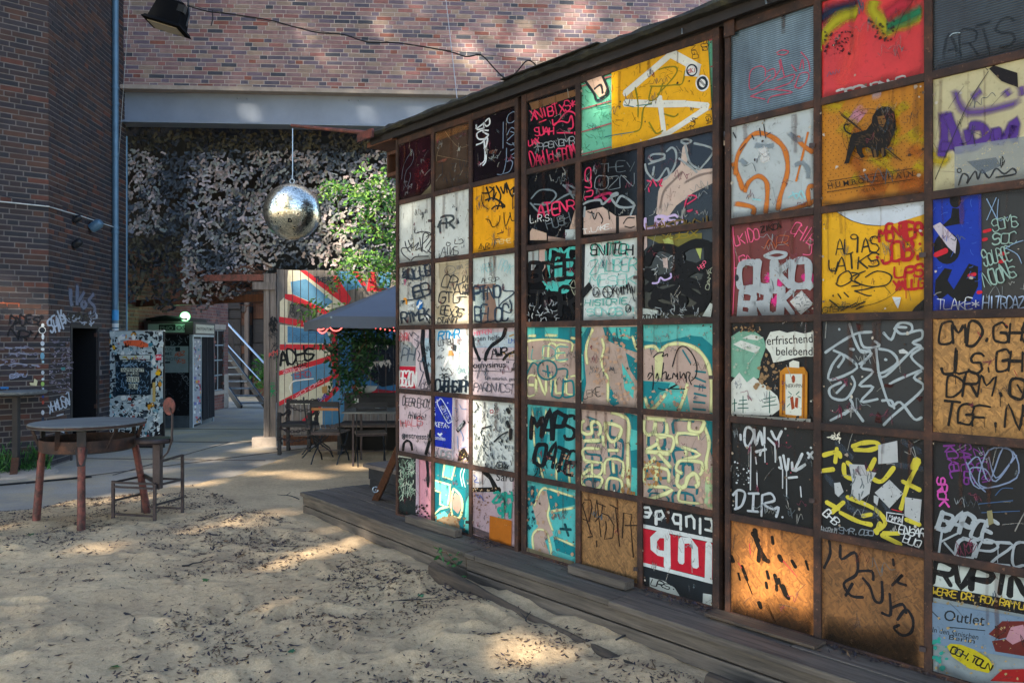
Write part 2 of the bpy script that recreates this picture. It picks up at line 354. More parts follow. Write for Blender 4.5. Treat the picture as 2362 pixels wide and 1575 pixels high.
# ------------------------------------------------------------------ brick walls
def courses(S, q0, q1, z0, z1, ch, L, joint, rgn, hole=None):
    """yields (q, z, half-brick?) for a bond of two stretchers and a header"""
    k = 0; z = z0; out = []
    while z < z1:
        q = q0 - [0, .31, .62, .15, .47][k % 5]*L*2.5; i = k
        while q < q1:
            w = L/2 if (i % 3 == 2 or rgn.random() < .08) else L
            a, b = max(q, q0), min(q+w, q1)
            if b-a > .03:
                if not (hole and hole((a+b)/2, z+ch/2)): out.append((a, b, z, abs(b-a-w) > 1e-6, w < L))
            q += w; i += 1
        z += ch; k += 1
    return out
def build_bricks(S, parent, spec, ch, L, joint, mat, limit, seed, depth=.03, visible_only=True):
    rgn = random.Random(seed); hmesh = {}
    def mesh(w):
        if w not in hmesh:
            m_ = MB().box((0, 0, 0), (w-joint, depth, ch-joint)); me = bpy.data.meshes.new('brick'); me.from_pydata(m_.v, [], m_.f); me.update(); me.materials.append(mat); hmesh[w] = me
        return hmesh[w]
    cells = []
    for q0, q1, z0, z1, hole in spec: cells += courses(S, q0, q1, z0, z1, ch, L, joint, rgn, hole)
    whole = []; rest = []
    for c in cells:
        a, b, z, cut, half = c; p = S.pt((a+b)/2, z+ch/2)
        if not cut and in_view(p, -6): whole.append((p.y, c))
        else: rest.append(c)
    whole.sort(key=lambda t: t[0]); sing = [c for _, c in whole[:limit]]; rest += [c for _, c in whole[limit:]]
    Rm = S.rot().to_4x4()
    for a, b, z, cut, half in sing:
        o = bpy.data.objects.new('brick', mesh(L/2 if half else L)); COL.objects.link(o); o.parent = parent
        o.matrix_world = Matrix.Translation(S.pt((a+b)/2, z+ch/2, rgn.uniform(-.002, .003))) @ Rm
    mb = MB(); R3 = S.rot()
    for a, b, z, cut, half in rest:
        mb.box(S.pt((a+b)/2, z+ch/2, rgn.uniform(-.002, .003)), (b-a-joint, depth, ch-joint), R3)
    obj('bricks', mb, mat, parent, kind='stuff')
def wall(name, S, q0, q1, z0, z1, thick, mat, parent, holes=(), back=-.0095):
    mb = MB(); hs = sorted(holes); qq = q0
    for a, b, za, zb in hs:
        if a > qq: S.box(mb, qq, a, z0, z1, -back-thick, -back)
        if za > z0: S.box(mb, a, b, z0, za, -back-thick, -back)
        if zb < z1: S.box(mb, a, b, zb, z1, -back-thick, -back)
        qq = b
    if qq < q1: S.box(mb, qq, q1, z0, z1, -back-thick, -back)
    return obj(name, mb, mat, parent)

# left building
lb = thing('brick_building', 'dark brick building at the left with tagged lower walls and a doorway', 'building')
DZ = 1.84; dq0 = WB.hit(164, 900)[0]; dq1 = WB.hit(222, 900)[0]
wa = wall('wall', WA, 0.0, 9, 0, 15, .35, M['mortar_dark'], lb)
wb = wall('wall', WB, 0.0, 2.62, 0, 15, .35, M['mortar_dark'], lb, [(dq0, dq1, 0, DZ)])
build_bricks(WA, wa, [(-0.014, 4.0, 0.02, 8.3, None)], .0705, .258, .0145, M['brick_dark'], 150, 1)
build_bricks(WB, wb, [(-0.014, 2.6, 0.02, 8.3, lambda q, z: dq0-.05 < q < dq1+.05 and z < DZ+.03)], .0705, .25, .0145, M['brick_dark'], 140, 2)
mb = MB()                                              # doorway frame and dark room behind
WB.box(mb, dq0-.05, dq0, 0, DZ+.05, -.3, .02); WB.box(mb, dq1, dq1+.06, 0, DZ+.05, -.3, .02); WB.box(mb, dq0, dq1, DZ, DZ+.05, -.3, .018)
obj('door_shade_sheet', WB.box(MB(), dq1-.02, dq1-.002, 0, DZ, -.36, .004), M['plastic_black'], lb)  # black sheet over the reveal, added to keep the doorway dark
obj('door_frame', mb, M['rust_dark'], lb)
mb = MB(); WB.box(mb, dq0-.6, dq1+.6, -.02, 2.4, -1.9, -1.8); WB.box(mb, dq0-.6, dq0-.5, 0, 2.4, -1.8, -.36); WB.box(mb, dq1+.5, dq1+.6, 0, 2.4, -1.8, -.36); WB.box(mb, dq0-.5, dq1+.5, 2.3, 2.4, -1.8, -.36)
obj('room', mb, M['plastic_black'], lb)
# far parts closing the building behind
mb = MB(); mb.box((-10.9, 12.6, 7.5), (1.2, 4, 15)); obj('rear_wall', mb, M['mortar_dark'], lb)

# back building: steel beam and brick wall above a passage
bb = thing('brick_building', 'large multicoloured brick building carried on a long steel beam over the yard passage', 'building')
ZB0, ZB1 = 5.17, 5.74
qe = 9.55
wk = wall('wall', BK, -.2, qe, ZB1+.02, 15, .3, M['mortar_pale'], bb)
build_bricks(BK, wk, [(0.0, qe, ZB1+.03, 8.2, None)], .0685, .252, .0125, M['brick_back'], 290, 3)
E = Surf(BK.pt(qe, 0)[:2], (.93, 1.0))
we = wall('wall', E, 0.008, 1.62, 4.0, 15, .3, M['mortar_pale'], bb)
build_bricks(E, we, [(0.01, 1.6, 5.2, 8.2, None)], .0685, .252, .011, M['brick_back'], 0, 4)
mb = MB()
BK.box(mb, -.2, qe, ZB0+.03, ZB1-.05, -.06, -.03)                       # web
BK.box(mb, -.2, qe, ZB0, ZB0+.03, -.2, .11)                              # lower flange
obj('steel_beam', mb, M['beam_paint'], bb)
mb = MB(); BK.box(mb, -.2, qe, ZB1-.05, ZB1+.015, -.2, .16); obj('beam_ledge', mb, M['concrete'], bb)
for q in (1.9, 2.05, 3.7, 3.85, 5.3, 5.45):
    mb = MB(); mb.lathe([(.018, 0), (.018, .012), (.008, .02)], BK.pt(q, ZB1-.12, -.028), 8, Matrix.Rotation(R(90), 3, 'X')); obj('rivet', mb, M['beam_paint'], bb)
mb = MB()
mb.box((-3, 15.9, 5.45), (20, 4.2, .5)); mb.box((-3, 17.8, 4.1), (20, .3, 3.0))
obj('passage_ceiling', mb, M['dark_wood'], bb)
# window sliver beyond the brick corner
gl = thing('window_wall', 'pale glazed facade sliver beyond the sunlit brick corner', 'window')
G2 = Surf(E.pt(1.6, 0)[:2], (1, .25)); mb = MB(); G2.box(mb, 0.05, 2.2, 4.5, 8.2, -.1, -.04); obj('glass', mb, simple('pale_glass', lin('#9fb8cc'), .15, .4, .1, 1, 0), gl)
mb = MB()
for q in (.05, .55, 1.05): G2.box(mb, q, q+.05, 4.5, 8.2, -.04, 0)
obj('window_frame', mb, M['white_paint'], gl)

# annex wall inside the passage with barred window
an = thing('brick_annex', 'small red brick annex with a barred window beside the steel stairs', 'building')
wq = [AN.hit(494, 800)[0], AN.hit(515, 800)[0]]
wz = (.48, 1.92)
aw = wall('wall', AN, -.3, 5.85, 0, 3.4, .3, M['mortar_dark'], an, [(wq[0], wq[1], *wz)])
build_bricks(AN, aw, [(-.2, 5.84, .02, 3.3, lambda q, z: wq[0]-.02 < q < wq[1]+.02 and wz[0] < z < wz[1]+.02)], .072, .25, .012, M['brick_red'], 60, 5)
obj('lintel', AN.box(MB(), wq[0]-.1, wq[1]+.1, wz[1]+.02, wz[1]+.14, -.1, .03), M['concrete'], an); obj('sill', AN.box(MB(), wq[0]-.1, wq[1]+.1, wz[0]-.1, wz[0]-.01, -.1, .05), M['concrete'], an)
w_ = obj('window', AN.box(MB(), wq[0], wq[1], wz[0], wz[1], -.2, -.16), M['glass'], an, color=lin('#11161a'))
for i in range(9):
    q = wq[0]+(i+.5)*(wq[1]-wq[0])/9; obj('bar', MB().tube([AN.pt(q, wz[0], -.03), AN.pt(q, wz[1], -.03)], .012, 6), M['white_paint'] if i in (4,) else M['iron'], w_)
for k in range(5):
    z = wz[0]+k*(wz[1]-wz[0])/4; obj('crossbar', MB().bar(AN.pt(wq[0], z, -.01), AN.pt(wq[1], z, -.01), .02, .03), M['galv'], w_)
mb = MB(); AN.box(mb, 5.55, 5.85, .02, 0.85, .004, .02); obj('plinth', mb, M['concrete'], an)

# ------------------------------------------------------------------ downpipes
def downpipe(p, z0, z1, r, mat, label, bands):
    t = thing('downpipe', label, 'drainpipe'); obj('pipe', MB().tube([(p[0], p[1], z0), (p[0], p[1], z1)], r, 16), mat, t, smooth=40)
    for z in bands: obj('pipe_clamp', MB().tube([(p[0], p[1], z-.02), (p[0], p[1], z+.02)], r*1.16, 16), mat, t, smooth=40)
    return t
dp = at(266, 500, 12.45)
t = downpipe(dp, 1.0, 8.6, .048, M['zinc'], 'blue-grey zinc downpipe running up the corner of the dark brick building', [1.6, 3.35, 3.42, 4.55, 5.35, 5.6, 7.1])
mb = MB(); mb.tube([(dp.x, dp.y, 1.98), (dp.x, dp.y, 2.14)], .0505, 16); obj('sticker', mb, simple('blue_sticker', lin('#2a86c0'), .5, 0, .1, 5, 0), t, label='blue sticker round the pipe')
for z, h in ((1.9, .06), (1.82, .05), (1.72, .09), (1.62, .05)):
    obj('sticker', MB().tube([(dp.x, dp.y, z-h/2), (dp.x, dp.y, z+h/2)], .0503, 16), M['white_paint'], t)
d2 = at(291, 500, 13.05)
downpipe(d2, .5, 5.0, .025, M['zinc'], 'thin dark conduit pipe beside the camouflage net', [2.2, 3.4])

# ------------------------------------------------------------------ camouflage net
def leafmesh(name, cents, frames, sizes, shape, cols, mat, parent=None, kind=None):
    """many copies of one small polygon as a single mesh. shape: (k,3) array; frames (n,3,3)"""
    n = len(cents); k = len(shape)
    co = cents[:, None, :] + np.einsum('nij,kj->nki', frames, shape)*sizes[:, None, None]
    me = bpy.data.meshes.new(name); me.vertices.add(n*k); me.vertices.foreach_set('co', co.reshape(-1, 3).ravel())
    F = SHAPEF[k]; nf = len(F); lens = [len(f) for f in F]
    li = np.concatenate([np.array(f) for f in F]); idx = (np.arange(n)[:, None]*k + li[None, :]).ravel()
    me.loops.add(len(idx)); me.loops.foreach_set('vertex_index', idx.astype(np.int32))
    tot = np.tile(lens, n); st_ = np.concatenate([[0], np.cumsum(tot)[:-1]])
    me.polygons.add(n*nf); me.polygons.foreach_set('loop_start', st_.astype(np.int32)); me.polygons.foreach_set('loop_total', tot.astype(np.int32)); me.update()
    a = me.color_attributes.new('Col', 'FLOAT_COLOR', 'POINT'); cc = np.ones((n, k, 4)); cc[:, :, :3] = cols[:, None, :]; a.data.foreach_set('color', cc.ravel())
    return link(name, me, mat, parent, kind)
SHAPEF = {4: [(0, 1, 2, 3)], 6: [(0, 1, 2, 3), (0, 3, 4, 5)], 8: [(0, 1, 2, 3), (3, 4, 7, 0), (4, 5, 6, 7)], 5: [(0, 1, 2), (0, 2, 3), (0, 3, 4)]}
def frames_random(n, normal=None, spread=1.0):
    r = rng.normal(size=(n, 3)); 
    if normal is not None: r = np.asarray(normal)[None, :]+r*spread
    z = r/np.linalg.norm(r, axis=1, keepdims=True); a = rng.normal(size=(n, 3)); x = np.cross(a, z); x /= np.linalg.norm(x, axis=1, keepdims=True); y = np.cross(z, x)
    return np.stack([x, y, z], -1)
NET = Surf(BK.pt(0, 0, -.35)[:2], BK.u)
net = thing('camouflage_net', 'camouflage net of grey and pinkish cloth scraps hanging under the steel beam', 'camouflage net')
lowx = [285, 330, 400, 460, 520, 560, 600, 650, 760, 918]; lowy = [690, 705, 715, 720, 695, 670, 640, 615, 640, 660]
pts = []; tries = 0
while len(pts) < 5000 and tries < 60000:
    tries += 1; px = random.uniform(280, 960); py = random.uniform(288, 720)
    ly = np.interp(px, lowx, lowy) + 26*noise.noise(Vector((px*.03, py*.03, 0)))
    if py > ly: continue
    if py > ly-50 and random.random() < .45: continue
    if (px-427)**2+(py-725)**2 < 900: continue
    if noise.noise(Vector((px*.018, py*.02, 3))) < -.55: continue
    q, z = NET.hit(px, py); off = .16*noise.noise(Vector((q*1.3, z*1.3, 1)))+random.uniform(-.05, .05)
    pts.append((px, py, NET.pt(q, z, off)))
cols = []
for px, py, p in pts:
    m = noise.noise(Vector((px*.011, py*.013, 7)))+random.uniform(-.35, .35)
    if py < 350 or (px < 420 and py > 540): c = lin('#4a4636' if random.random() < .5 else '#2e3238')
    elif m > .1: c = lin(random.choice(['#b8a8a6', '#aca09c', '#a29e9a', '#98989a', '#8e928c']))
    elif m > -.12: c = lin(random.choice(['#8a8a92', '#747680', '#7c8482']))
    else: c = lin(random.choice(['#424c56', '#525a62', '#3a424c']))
    cols.append(c)
bow = np.array([(-.9, -.45, 0), (-.15, -.22, .1), (.5, -.55, 0), (.95, -.1, .05), (.7, .42, 0), (.05, .2, -.1), (-.5, .55, 0), (-1, .15, .05)])
P_ = np.array([tuple(p) for _, _, p in pts]); Cc = np.array(cols); nn = len(P_)
fr = frames_random(nn, (0, -1, .12), .42)
# make the long axis lean the same way, as in a pulled net
for i in range(nn):
    a = random.gauss(.9, .8); z = fr[i][:, 2]; x = np.array([math.cos(a), 0, math.sin(a)]); x = x-z*x.dot(z); x /= np.linalg.norm(x); y = np.cross(z, x); fr[i] = np.stack([x, y, z], -1)
sz = rng.uniform(.040, .066, nn)
order = rng.permutation(nn)
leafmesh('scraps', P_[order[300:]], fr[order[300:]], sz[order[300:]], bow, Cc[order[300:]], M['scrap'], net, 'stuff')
scm = {}
nt = NT('scrap_single'); oi = nt.n('ShaderNodeObjectInfo'); nt.base(oi.outputs['Color']); nt.rough(.85); M['scrap1'] = nt.m
me = bpy.data.meshes.new('scrap'); me.from_pydata([tuple(v) for v in bow], [], SHAPEF[8]); me.update(); me.materials.append(M['scrap1'])
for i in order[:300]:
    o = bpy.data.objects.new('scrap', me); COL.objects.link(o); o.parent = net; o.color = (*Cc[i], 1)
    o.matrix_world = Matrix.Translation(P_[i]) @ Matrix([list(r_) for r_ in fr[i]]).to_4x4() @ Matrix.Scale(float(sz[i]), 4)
mb = MB(); random.seed(5)                                  # net cords
for i in range(46):
    q0 = -.1+i*.13; pp = []
    for k in range(9):
        z = 5.15-k*.32; pp.append(NET.pt(q0+.06*math.sin(k*1.7+i), z, -.04))
    mb.tube(pp, .004, 3, False)
obj('cords', mb, M['plastic_black'], net, kind='stuff')
# loose hanging wires and dead vines below the net
dv = thing('hanging_vines', 'tangle of dead vines and wires below the net above the stairs', 'vines')
mb = MB(); random.seed(9)
for i in range(90):
    px = random.uniform(470, 645); py = random.uniform(605, 690); d = random.uniform(12.9, 13.6); p = at(px, py, d); pp = [p]
    for k in range(6): p = p+Vector((random.uniform(-.16, .16), random.uniform(-.05, .05), random.uniform(-.09, .03))); pp.append(p)
    mb.tube(pp, random.uniform(.004, .011), 3, False)
obj('stems', mb, M['brown_wood'], dv, kind='stuff')
# ------------------------------------------------------------------ drawing on surfaces
FONT = dict(A='002640 1232', B='0006 063645443303 3342413000', C='4536160501103041', D='00062644422000', E='46060040 0333', F='460600 0333', G='453616050110304143 4323',
 H='0006 4046 0343', I='2026', J='4641301001', K='0006 4603 1340', L='060040', M='0006234640', N='00064046', O='163645413010010516', P='00063645443303', Q='163645413010010516 2240',
 R='00063645443303 2340', S='453616050413334241301001', T='0646 2620', U='060110304146', V='062046', W='0610233046', X='0046 0640', Y='0623 4620', Z='06460040')
FONT.update({'0': FONT['O'], '1': '152620', '2': '05163645440040', '3': '064623334241301001', '4': '30360242', '5': '4606033342 41301001', '6': '3616050110304142331302', '=': '0242 0444', '.': '2021', '!': '2622 2120',
 '"': '0605 1615', '/': '1036', '-': '1333', '*': '2125 0442 0244', ':': '2122 2425', '?': '051636453322 2120', '+': '2125 0343', '@': '163645413010010516 2432'})
def num(s): return [tuple(float(v) for v in p.split(',')) for p in s.split()]
def catmull(P, k=4):
    if len(P) < 3: return P
    out = []
    closed = (abs(P[0][0]-P[-1][0])+abs(P[0][1]-P[-1][1])) < 1e-6
    n = len(P)
    for i in range(n-1):
        p0 = P[i-1] if i > 0 else (P[-2] if closed else P[0]); p1 = P[i]; p2 = P[i+1]; p3 = P[i+2] if i+2 < n else (P[1] if closed else P[-1])
        for j in range(k):
            t = j/k; out.append(tuple(.5*((2*p1[c])+(-p0[c]+p2[c])*t+(2*p0[c]-5*p1[c]+4*p2[c]-p3[c])*t*t+(-p0[c]+3*p1[c]-3*p2[c]+p3[c])*t**3) for c in (0, 1)))
    out.append(P[-1]); return out
_tc = {}
def text_polys(s):
    if s in _tc: return _tc[s]
    cu = bpy.data.curves.new('t', 'FONT'); cu.body = s; cu.resolution_u = 3; cu.offset = .008
    ob = bpy.data.objects.new('t', cu); COL.objects.link(ob); bpy.context.view_layer.update()
    me = bpy.data.meshes.new_from_object(ob.evaluated_get(bpy.context.evaluated_depsgraph_get()))
    V = [tuple(v.co[:2]) for v in me.vertices]; F = [tuple(p.vertices) for p in me.polygons]
    bpy.data.objects.remove(ob); bpy.data.curves.remove(cu); bpy.data.meshes.remove(me)
    x0 = min(v[0] for v in V); x1 = max(v[0] for v in V)
    _tc[s] = ([((x-x0)/(x1-x0), y/.7) for x, y in V], F); return _tc[s]
class Canvas:
    """collects painted marks on an upright surface, in metres (q, z)"""
    def __init__(s, S, rects=None, base=.0015, step=.00012):
        s.S = S; s.rects = rects; s.L = {}; s.cnt = {}; s.base = base; s.step = step
    def which(s, pts):
        if not s.rects: return 0
        cx = sum(p[0] for p in pts)/len(pts); cz = sum(p[1] for p in pts)/len(pts)
        return min(range(len(s.rects)), key=lambda i: max(s.rects[i][0]-cx, cx-s.rects[i][1], 0)+max(s.rects[i][2]-cz, cz-s.rects[i][3], 0))
    def clamp(s, i, p):
        if not s.rects: return p
        a, b, c, d = s.rects[i]; e = .006; return (min(max(p[0], a-e), b+e), min(max(p[1], c-e), d+e))
    def put(s, i, V, F, C):
        mb, cl = s.L.setdefault(i, (MB(), [])); k = s.cnt.get(i, 0); s.cnt[i] = k+1; off = s.base+min(k, 60)*s.step+max(k-60, 0)*s.step*.12
        mb.add([s.S.pt(*s.clamp(i, v), off) for v in V], F); cl += C
    def ribbon(s, P, w, col, a=1.0, soft=False, key=None):
        i = s.which(P) if key is None else key
        KX = s.S.kx(P[0][0])
        if soft and len(P) == 2: P = [(P[0][0]+(P[1][0]-P[0][0])*t/6, P[0][1]+(P[1][1]-P[0][1])*t/6) for t in range(7)]
        n = len(P); offs = ((-.5, 0), (-.05, 1), (.05, 1), (.5, 0)) if soft == 2 else ((-.5, 0), (-.22, 1), (.22, 1), (.5, 0)) if soft else ((-.5, 1), (.5, 1))
        V = []; C = []; F = []; m = len(offs); W = w*(2.0 if soft == 2 else 1.35 if soft else 1)
        if n < 2 or all(abs(p[0]-P[0][0])+abs(p[1]-P[0][1]) < 1e-5 for p in P): P = [P[0], (P[0][0]+w*.3, P[0][1]+w*.1)]; n = 2
        if not soft:                                   # short tapered caps
            d = (P[0][0]-P[1][0], P[0][1]-P[1][1]); l = math.hypot(*d) or 1; c0 = (P[0][0]+d[0]/l*w*.35, P[0][1]+d[1]/l*w*.35)
            d = (P[-1][0]-P[-2][0], P[-1][1]-P[-2][1]); l = math.hypot(*d) or 1; c1 = (P[-1][0]+d[0]/l*w*.35, P[-1][1]+d[1]/l*w*.35)
            P = [c0]+list(P)+[c1]; n += 2
        for k, p in enumerate(P):
            p0 = P[max(k-1, 0)]; p1 = P[min(k+1, n-1)]; t = (p1[0]-p0[0], p1[1]-p0[1]); l = math.hypot(*t) or 1; nx, nz = -t[1]/l, t[0]/l
            ww = W*(.45 if (not soft and k in (0, n-1)) else 1)*(1+.12*math.sin(k*1.3+P[0][0]*50))
            end = soft and k in (0, n-1)
            for o, al in offs: V.append((p[0]+nx*o*ww*KX, p[1]+nz*o*ww)); C.append((*col, 0 if end else al*a))
        for k in range(n-1):
            for j in range(m-1): q = k*m+j; F.append((q, q+1, q+m+1, q+m))
        s.put(i, V, F, C)
    def poly(s, P, col, a=1.0, key=None):
        i = s.which(P) if key is None else key; P = [s.clamp(i, p) for p in P]
        T = tessellate_polygon([[Vector((p[0], p[1], 0)) for p in P]]); s.put(i, P, [tuple(t) for t in T], [(*col, a)]*len(P))
    def finish(s, parents, name='graffiti'):
        for i, (mb, cl) in s.L.items():
            me = bpy.data.meshes.new(name); me.from_pydata(mb.v, [], mb.f); me.update()
            at2 = me.color_attributes.new('Col', 'FLOAT_COLOR', 'POINT'); at2.data.foreach_set('color', np.array(cl, dtype=float).ravel())
            o = link(name, me, M['paint'], parents[i] if isinstance(parents, (list, dict)) else parents, None if isinstance(parents, dict) or name == 'mural_paint' else 'stuff')
class Pen:
    """draws on a canvas in the pixel frame of an enlarged crop of the survey photo, unprojected onto the real surface"""
    def __init__(s, cv, ox, oy, sc, gain=1.12): s.cv = cv; s.o = (ox, oy); s.k = sc; s.gn = gain
    def m(s, p): return s.cv.S.hit(s.o[0]+p[0]/s.k, s.o[1]+p[1]/s.k)
    def w(s, w, q): return 1.12*w/s.k*s.cv.S.depth(q)/FPX
    def g(s, col, w, d, a=1.0, soft=False, sharp=False):
        for st in d.split(';'):
            P = num(st); 
            if not sharp: P = catmull(P)
            Q = [s.m(p) for p in P]; s.cv.ribbon(Q, s.w(w, Q[0][0]), lin(col, s.gn), a, soft)
    def f(s, col, d, a=1.0):
        for st in d.split(';'): s.cv.poly([s.m(p) for p in num(st)], lin(col, s.gn), a)
    def t(s, col, txt, x0, y0, x1, y1, h, w, a=1.0, jit=.15, soft=False, slant=.12):
        n = len(txt); dx, dy = (x1-x0)/n, (y1-y0)/n; L = math.hypot(x1-x0, y1-y0) or 1; ux, uy = (y1-y0)/L, -(x1-x0)/L
        rg = random.Random(txt+str(int(x0)))
        key = s.cv.which([s.m(((x0+x1)/2+ux*h/2, (y0+y1)/2+uy*h/2))])
        for i, ch in enumerate(txt):
            if ch not in FONT: continue
            hh = h*(1+rg.uniform(-jit, jit)); by = rg.uniform(-jit, jit)*h*.5; sl = slant+rg.uniform(-jit, jit)
            for st in FONT[ch].split():
                P = []
                for k in range(0, len(st)-1, 2):
                    gx = int(st[k])/4*.95+rg.uniform(-jit, jit)*.4; gy = int(st[k+1])/6+rg.uniform(-jit, jit)*.4
                    v = gy*hh+by; u = i+gx+sl*gy
                    P.append((x0+u*dx+ux*v, y0+u*dy+uy*v))
                Q = [s.m(p) for p in catmull(P, 3)]; s.cv.ribbon(Q, s.w(w*rg.uniform(.75, 1.3), Q[0][0]), lin(col, s.gn), a, soft, key)
            if w > 11 and jit > .1 and rg.random() < .3: q_ = Q[len(Q)//2]; s.cv.ribbon([q_, (q_[0]+.001, q_[1]-rg.uniform(.02, .07))], s.w(w*.3, q_[0]), lin(col, s.gn), a, False, key)
    def W(s, col, txt, x0, y0, x1, y1, h, a=1.0, mirror=False):
        V, F = text_polys(txt); L = math.hypot(x1-x0, y1-y0); ux, uy = (y1-y0)/L, -(x1-x0)/L
        Q = [s.m((x0+u*(x1-x0)+ux*v*h, y0+u*(y1-y0)+uy*v*h)) for u, v in V]
        key = s.cv.which([s.m(((x0+x1)/2+ux*h/2, (y0+y1)/2+uy*h/2))]); s.cv.put(key, Q, F, [(*lin(col, s.gn), a)]*len(Q))
    def circ(s, col, x, y, r, w, ry=None, soft=False, a=1.0):
        ry = ry or r; P = [(x+r*math.cos(i*math.pi/10), y+ry*math.sin(i*math.pi/10)) for i in range(21)]
        Q = [s.m(p) for p in P]; s.cv.ribbon(Q, s.w(w, Q[0][0]), lin(col, s.gn), a, soft)
    def disc(s, col, x, y, r, ry=None, a=1.0):
        ry = ry or r; s.cv.poly([s.m((x+r*math.cos(i*math.pi/10), y+ry*math.sin(i*math.pi/10))) for i in range(20)], lin(col, s.gn), a)
    def rnd(s, col, n, x0, y0, x1, y1, ln, w, seed=0, a=1.0, ang=None, soft=False):
        rg = random.Random(seed*77+int(x0))
        for i in range(n):
            x, y = rg.uniform(x0, x1), rg.uniform(y0, y1); t = rg.uniform(0, 6.28) if ang is None else rg.gauss(ang, .35); l = ln*rg.uniform(.3, 1); b = rg.uniform(-.5, .5)
            P = [(x, y), (x+math.cos(t)*l*.5+math.sin(t)*l*b*.4, y+math.sin(t)*l*.5-math.cos(t)*l*b*.4), (x+math.cos(t)*l, y+math.sin(t)*l)]
            Q = [s.m(p) for p in catmull(P, 3)]; s.cv.ribbon(Q, s.w(w*rg.uniform(.6, 1.3), Q[0][0]), lin(col, s.gn), a, soft)
    def spat(s, col, n, x0, y0, x1, y1, r, seed=0, el=1.0, a=1.0):
        rg = random.Random(seed*31+int(x1))
        for i in range(n):
            x, y = rg.uniform(x0, x1), rg.uniform(y0, y1); q = r*rg.random()**1.6+r*.15; m_ = rg.randint(5, 7); t0 = rg.random()*6
            s.cv.poly([s.m((x+q*rg.uniform(.5, 1.2)*math.cos(t0+6.283*k/m_), y+q*el*rg.uniform(.5, 1.2)*math.sin(t0+6.283*k/m_))) for k in range(m_)], lin(col, s.gn), a)

# ------------------------------------------------------------------ the panel screen
scr = thing('panel_screen', 'tall rusty steel framed screen filled with graffiti covered boards and panes', 'screen wall')
ZR = [3.262, 2.775, 2.267, 1.762, 1.250, .745, .238]                  # bar heights
BAYS = [((-.03, 1.475), [(0.0, .463), (.500, .933), (.968, 1.440)]), ((1.510, 3.062), [(1.556, 2.012), (2.055, 2.508), (2.545, 3.022)]), ((3.098, 4.64), [(3.128, 3.585), (3.622, 4.085), (4.118, 4.60)]),
        ((4.70, 6.25), [(4.74, 5.2), (5.24, 5.7), (5.74, 6.2)])]
rects = []; pinfo = {}
for b, (ext, colsb) in enumerate(BAYS):
    for c, (qa, qb) in enumerate(colsb):
        for r in range(6):
            if b == 1 and r == 0 and c == 2: continue
            q1 = colsb[2][1] if (b == 1 and r == 0 and c == 1) else qb
            pinfo[(b, c, r)] = len(rects); rects.append((qa, q1, ZR[r+1]+.018, ZR[r]-.018))
K = dict(  # (kind, colour, label)
 p000=('glass', '#241018', 'dark red-tinted pane with a broken corner'), p001=('glass', '#41362e', 'brownish pane with faded tags'), p002=('glass', '#120c14', 'black pane with white and blue-grey tags'),
 p010=('board', '#c6cfcd', None), p011=('board', '#c4cecd', None), p012=('board', '#e2a106', 'yellow panel with black scribbles'),
 p020=('board', '#b4bab6', None), p021=('board', '#bcb6a2', None), p022=('board', '#bac8c6', None), p030=('board', '#c3b4bc', None), p031=('board', '#bec8cc', None), p032=('board', '#c0b0b8', None),
 p040=('board', '#c6b3bc', None), p041=('board', '#c9b6c0', None), p042=('board', '#bcc4c2', 'grey-white panel covered in black smears'), p050=('board', '#d093a2', 'pink panel with a dark scribbled half'), p051=('board', '#15737e', 'turquoise mural panel'), p052=('board', '#a8929a', None),
 p100=('glass', '#15171c', 'black pane with pink writing'), p101=('board', '#62b498', 'wide mint and yellow board with white strokes'), p110=('glass', '#101318', None), p111=('glass', '#101318', None), p112=('glass', '#0e1116', 'black pane with grey loops over a pale cloth'),
 p120=('glass', '#0e1115', 'black and turquoise scrawled pane'), p121=('board', '#bfcccc', 'white panel with turquoise handwriting'), p122=('glass', '#15181a', 'pane blacked out by thick scribbles'),
 p130=('board', '#a8948a', None), p131=('board', '#a8958a', None), p132=('board', '#50aeaa', None), p140=('board', '#48a6a8', None), p141=('board', '#a8948a', None), p142=('board', '#a8948a', None),
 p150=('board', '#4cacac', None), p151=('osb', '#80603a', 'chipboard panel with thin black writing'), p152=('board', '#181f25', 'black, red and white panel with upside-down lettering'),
 p200=('corr', '#566a74', 'corrugated plastic panel with a pink tag'), p201=('board', '#c02c2c', 'red poster panel with a rainbow smear'), p202=('corr', '#222f36', 'dark corrugated plastic panel'),
 p210=('board', '#a4b0b4', None), p211=('board', '#ae7214', 'orange poster panel with a lion'), p212=('board', '#b2ad88', 'cream panel with purple spray'),
 p220=('board', '#6a2a28', 'red-brown panel with silver tag'), p221=('board', '#d6a30a', 'yellow panel with red and black tags'), p222=('board', '#13161a', None),
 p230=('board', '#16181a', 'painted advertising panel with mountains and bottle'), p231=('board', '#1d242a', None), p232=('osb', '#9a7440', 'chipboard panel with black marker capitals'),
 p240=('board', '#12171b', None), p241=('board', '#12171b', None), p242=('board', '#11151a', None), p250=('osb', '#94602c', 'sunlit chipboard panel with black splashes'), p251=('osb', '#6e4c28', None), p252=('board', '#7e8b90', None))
panels = {}; rg = random.Random(3)
Rm = SC.rot().to_4x4()
for (b, c, r), i in pinfo.items():
    kind, col, lab = K.get('p%d%d%d' % (b, r, c) if False else 'p%d%d%d' % (b, r, c), ('board', rg.choice(['#2a3036', '#8c9490', '#7d5226']), None))
    qa, qb, za, zb = rects[i]
    me = bpy.data.meshes.new('panel'); m_ = MB().box((0, .006, (zb-za)/2), (qb-qa+.02, .012, zb-za+.02)); me.from_pydata(m_.v, [], m_.f); me.update()
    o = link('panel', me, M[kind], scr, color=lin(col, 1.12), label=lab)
    o.matrix_world = Matrix.Translation(SC.pt((qa+qb)/2, za, 0)) @ Rm; panels[i] = o
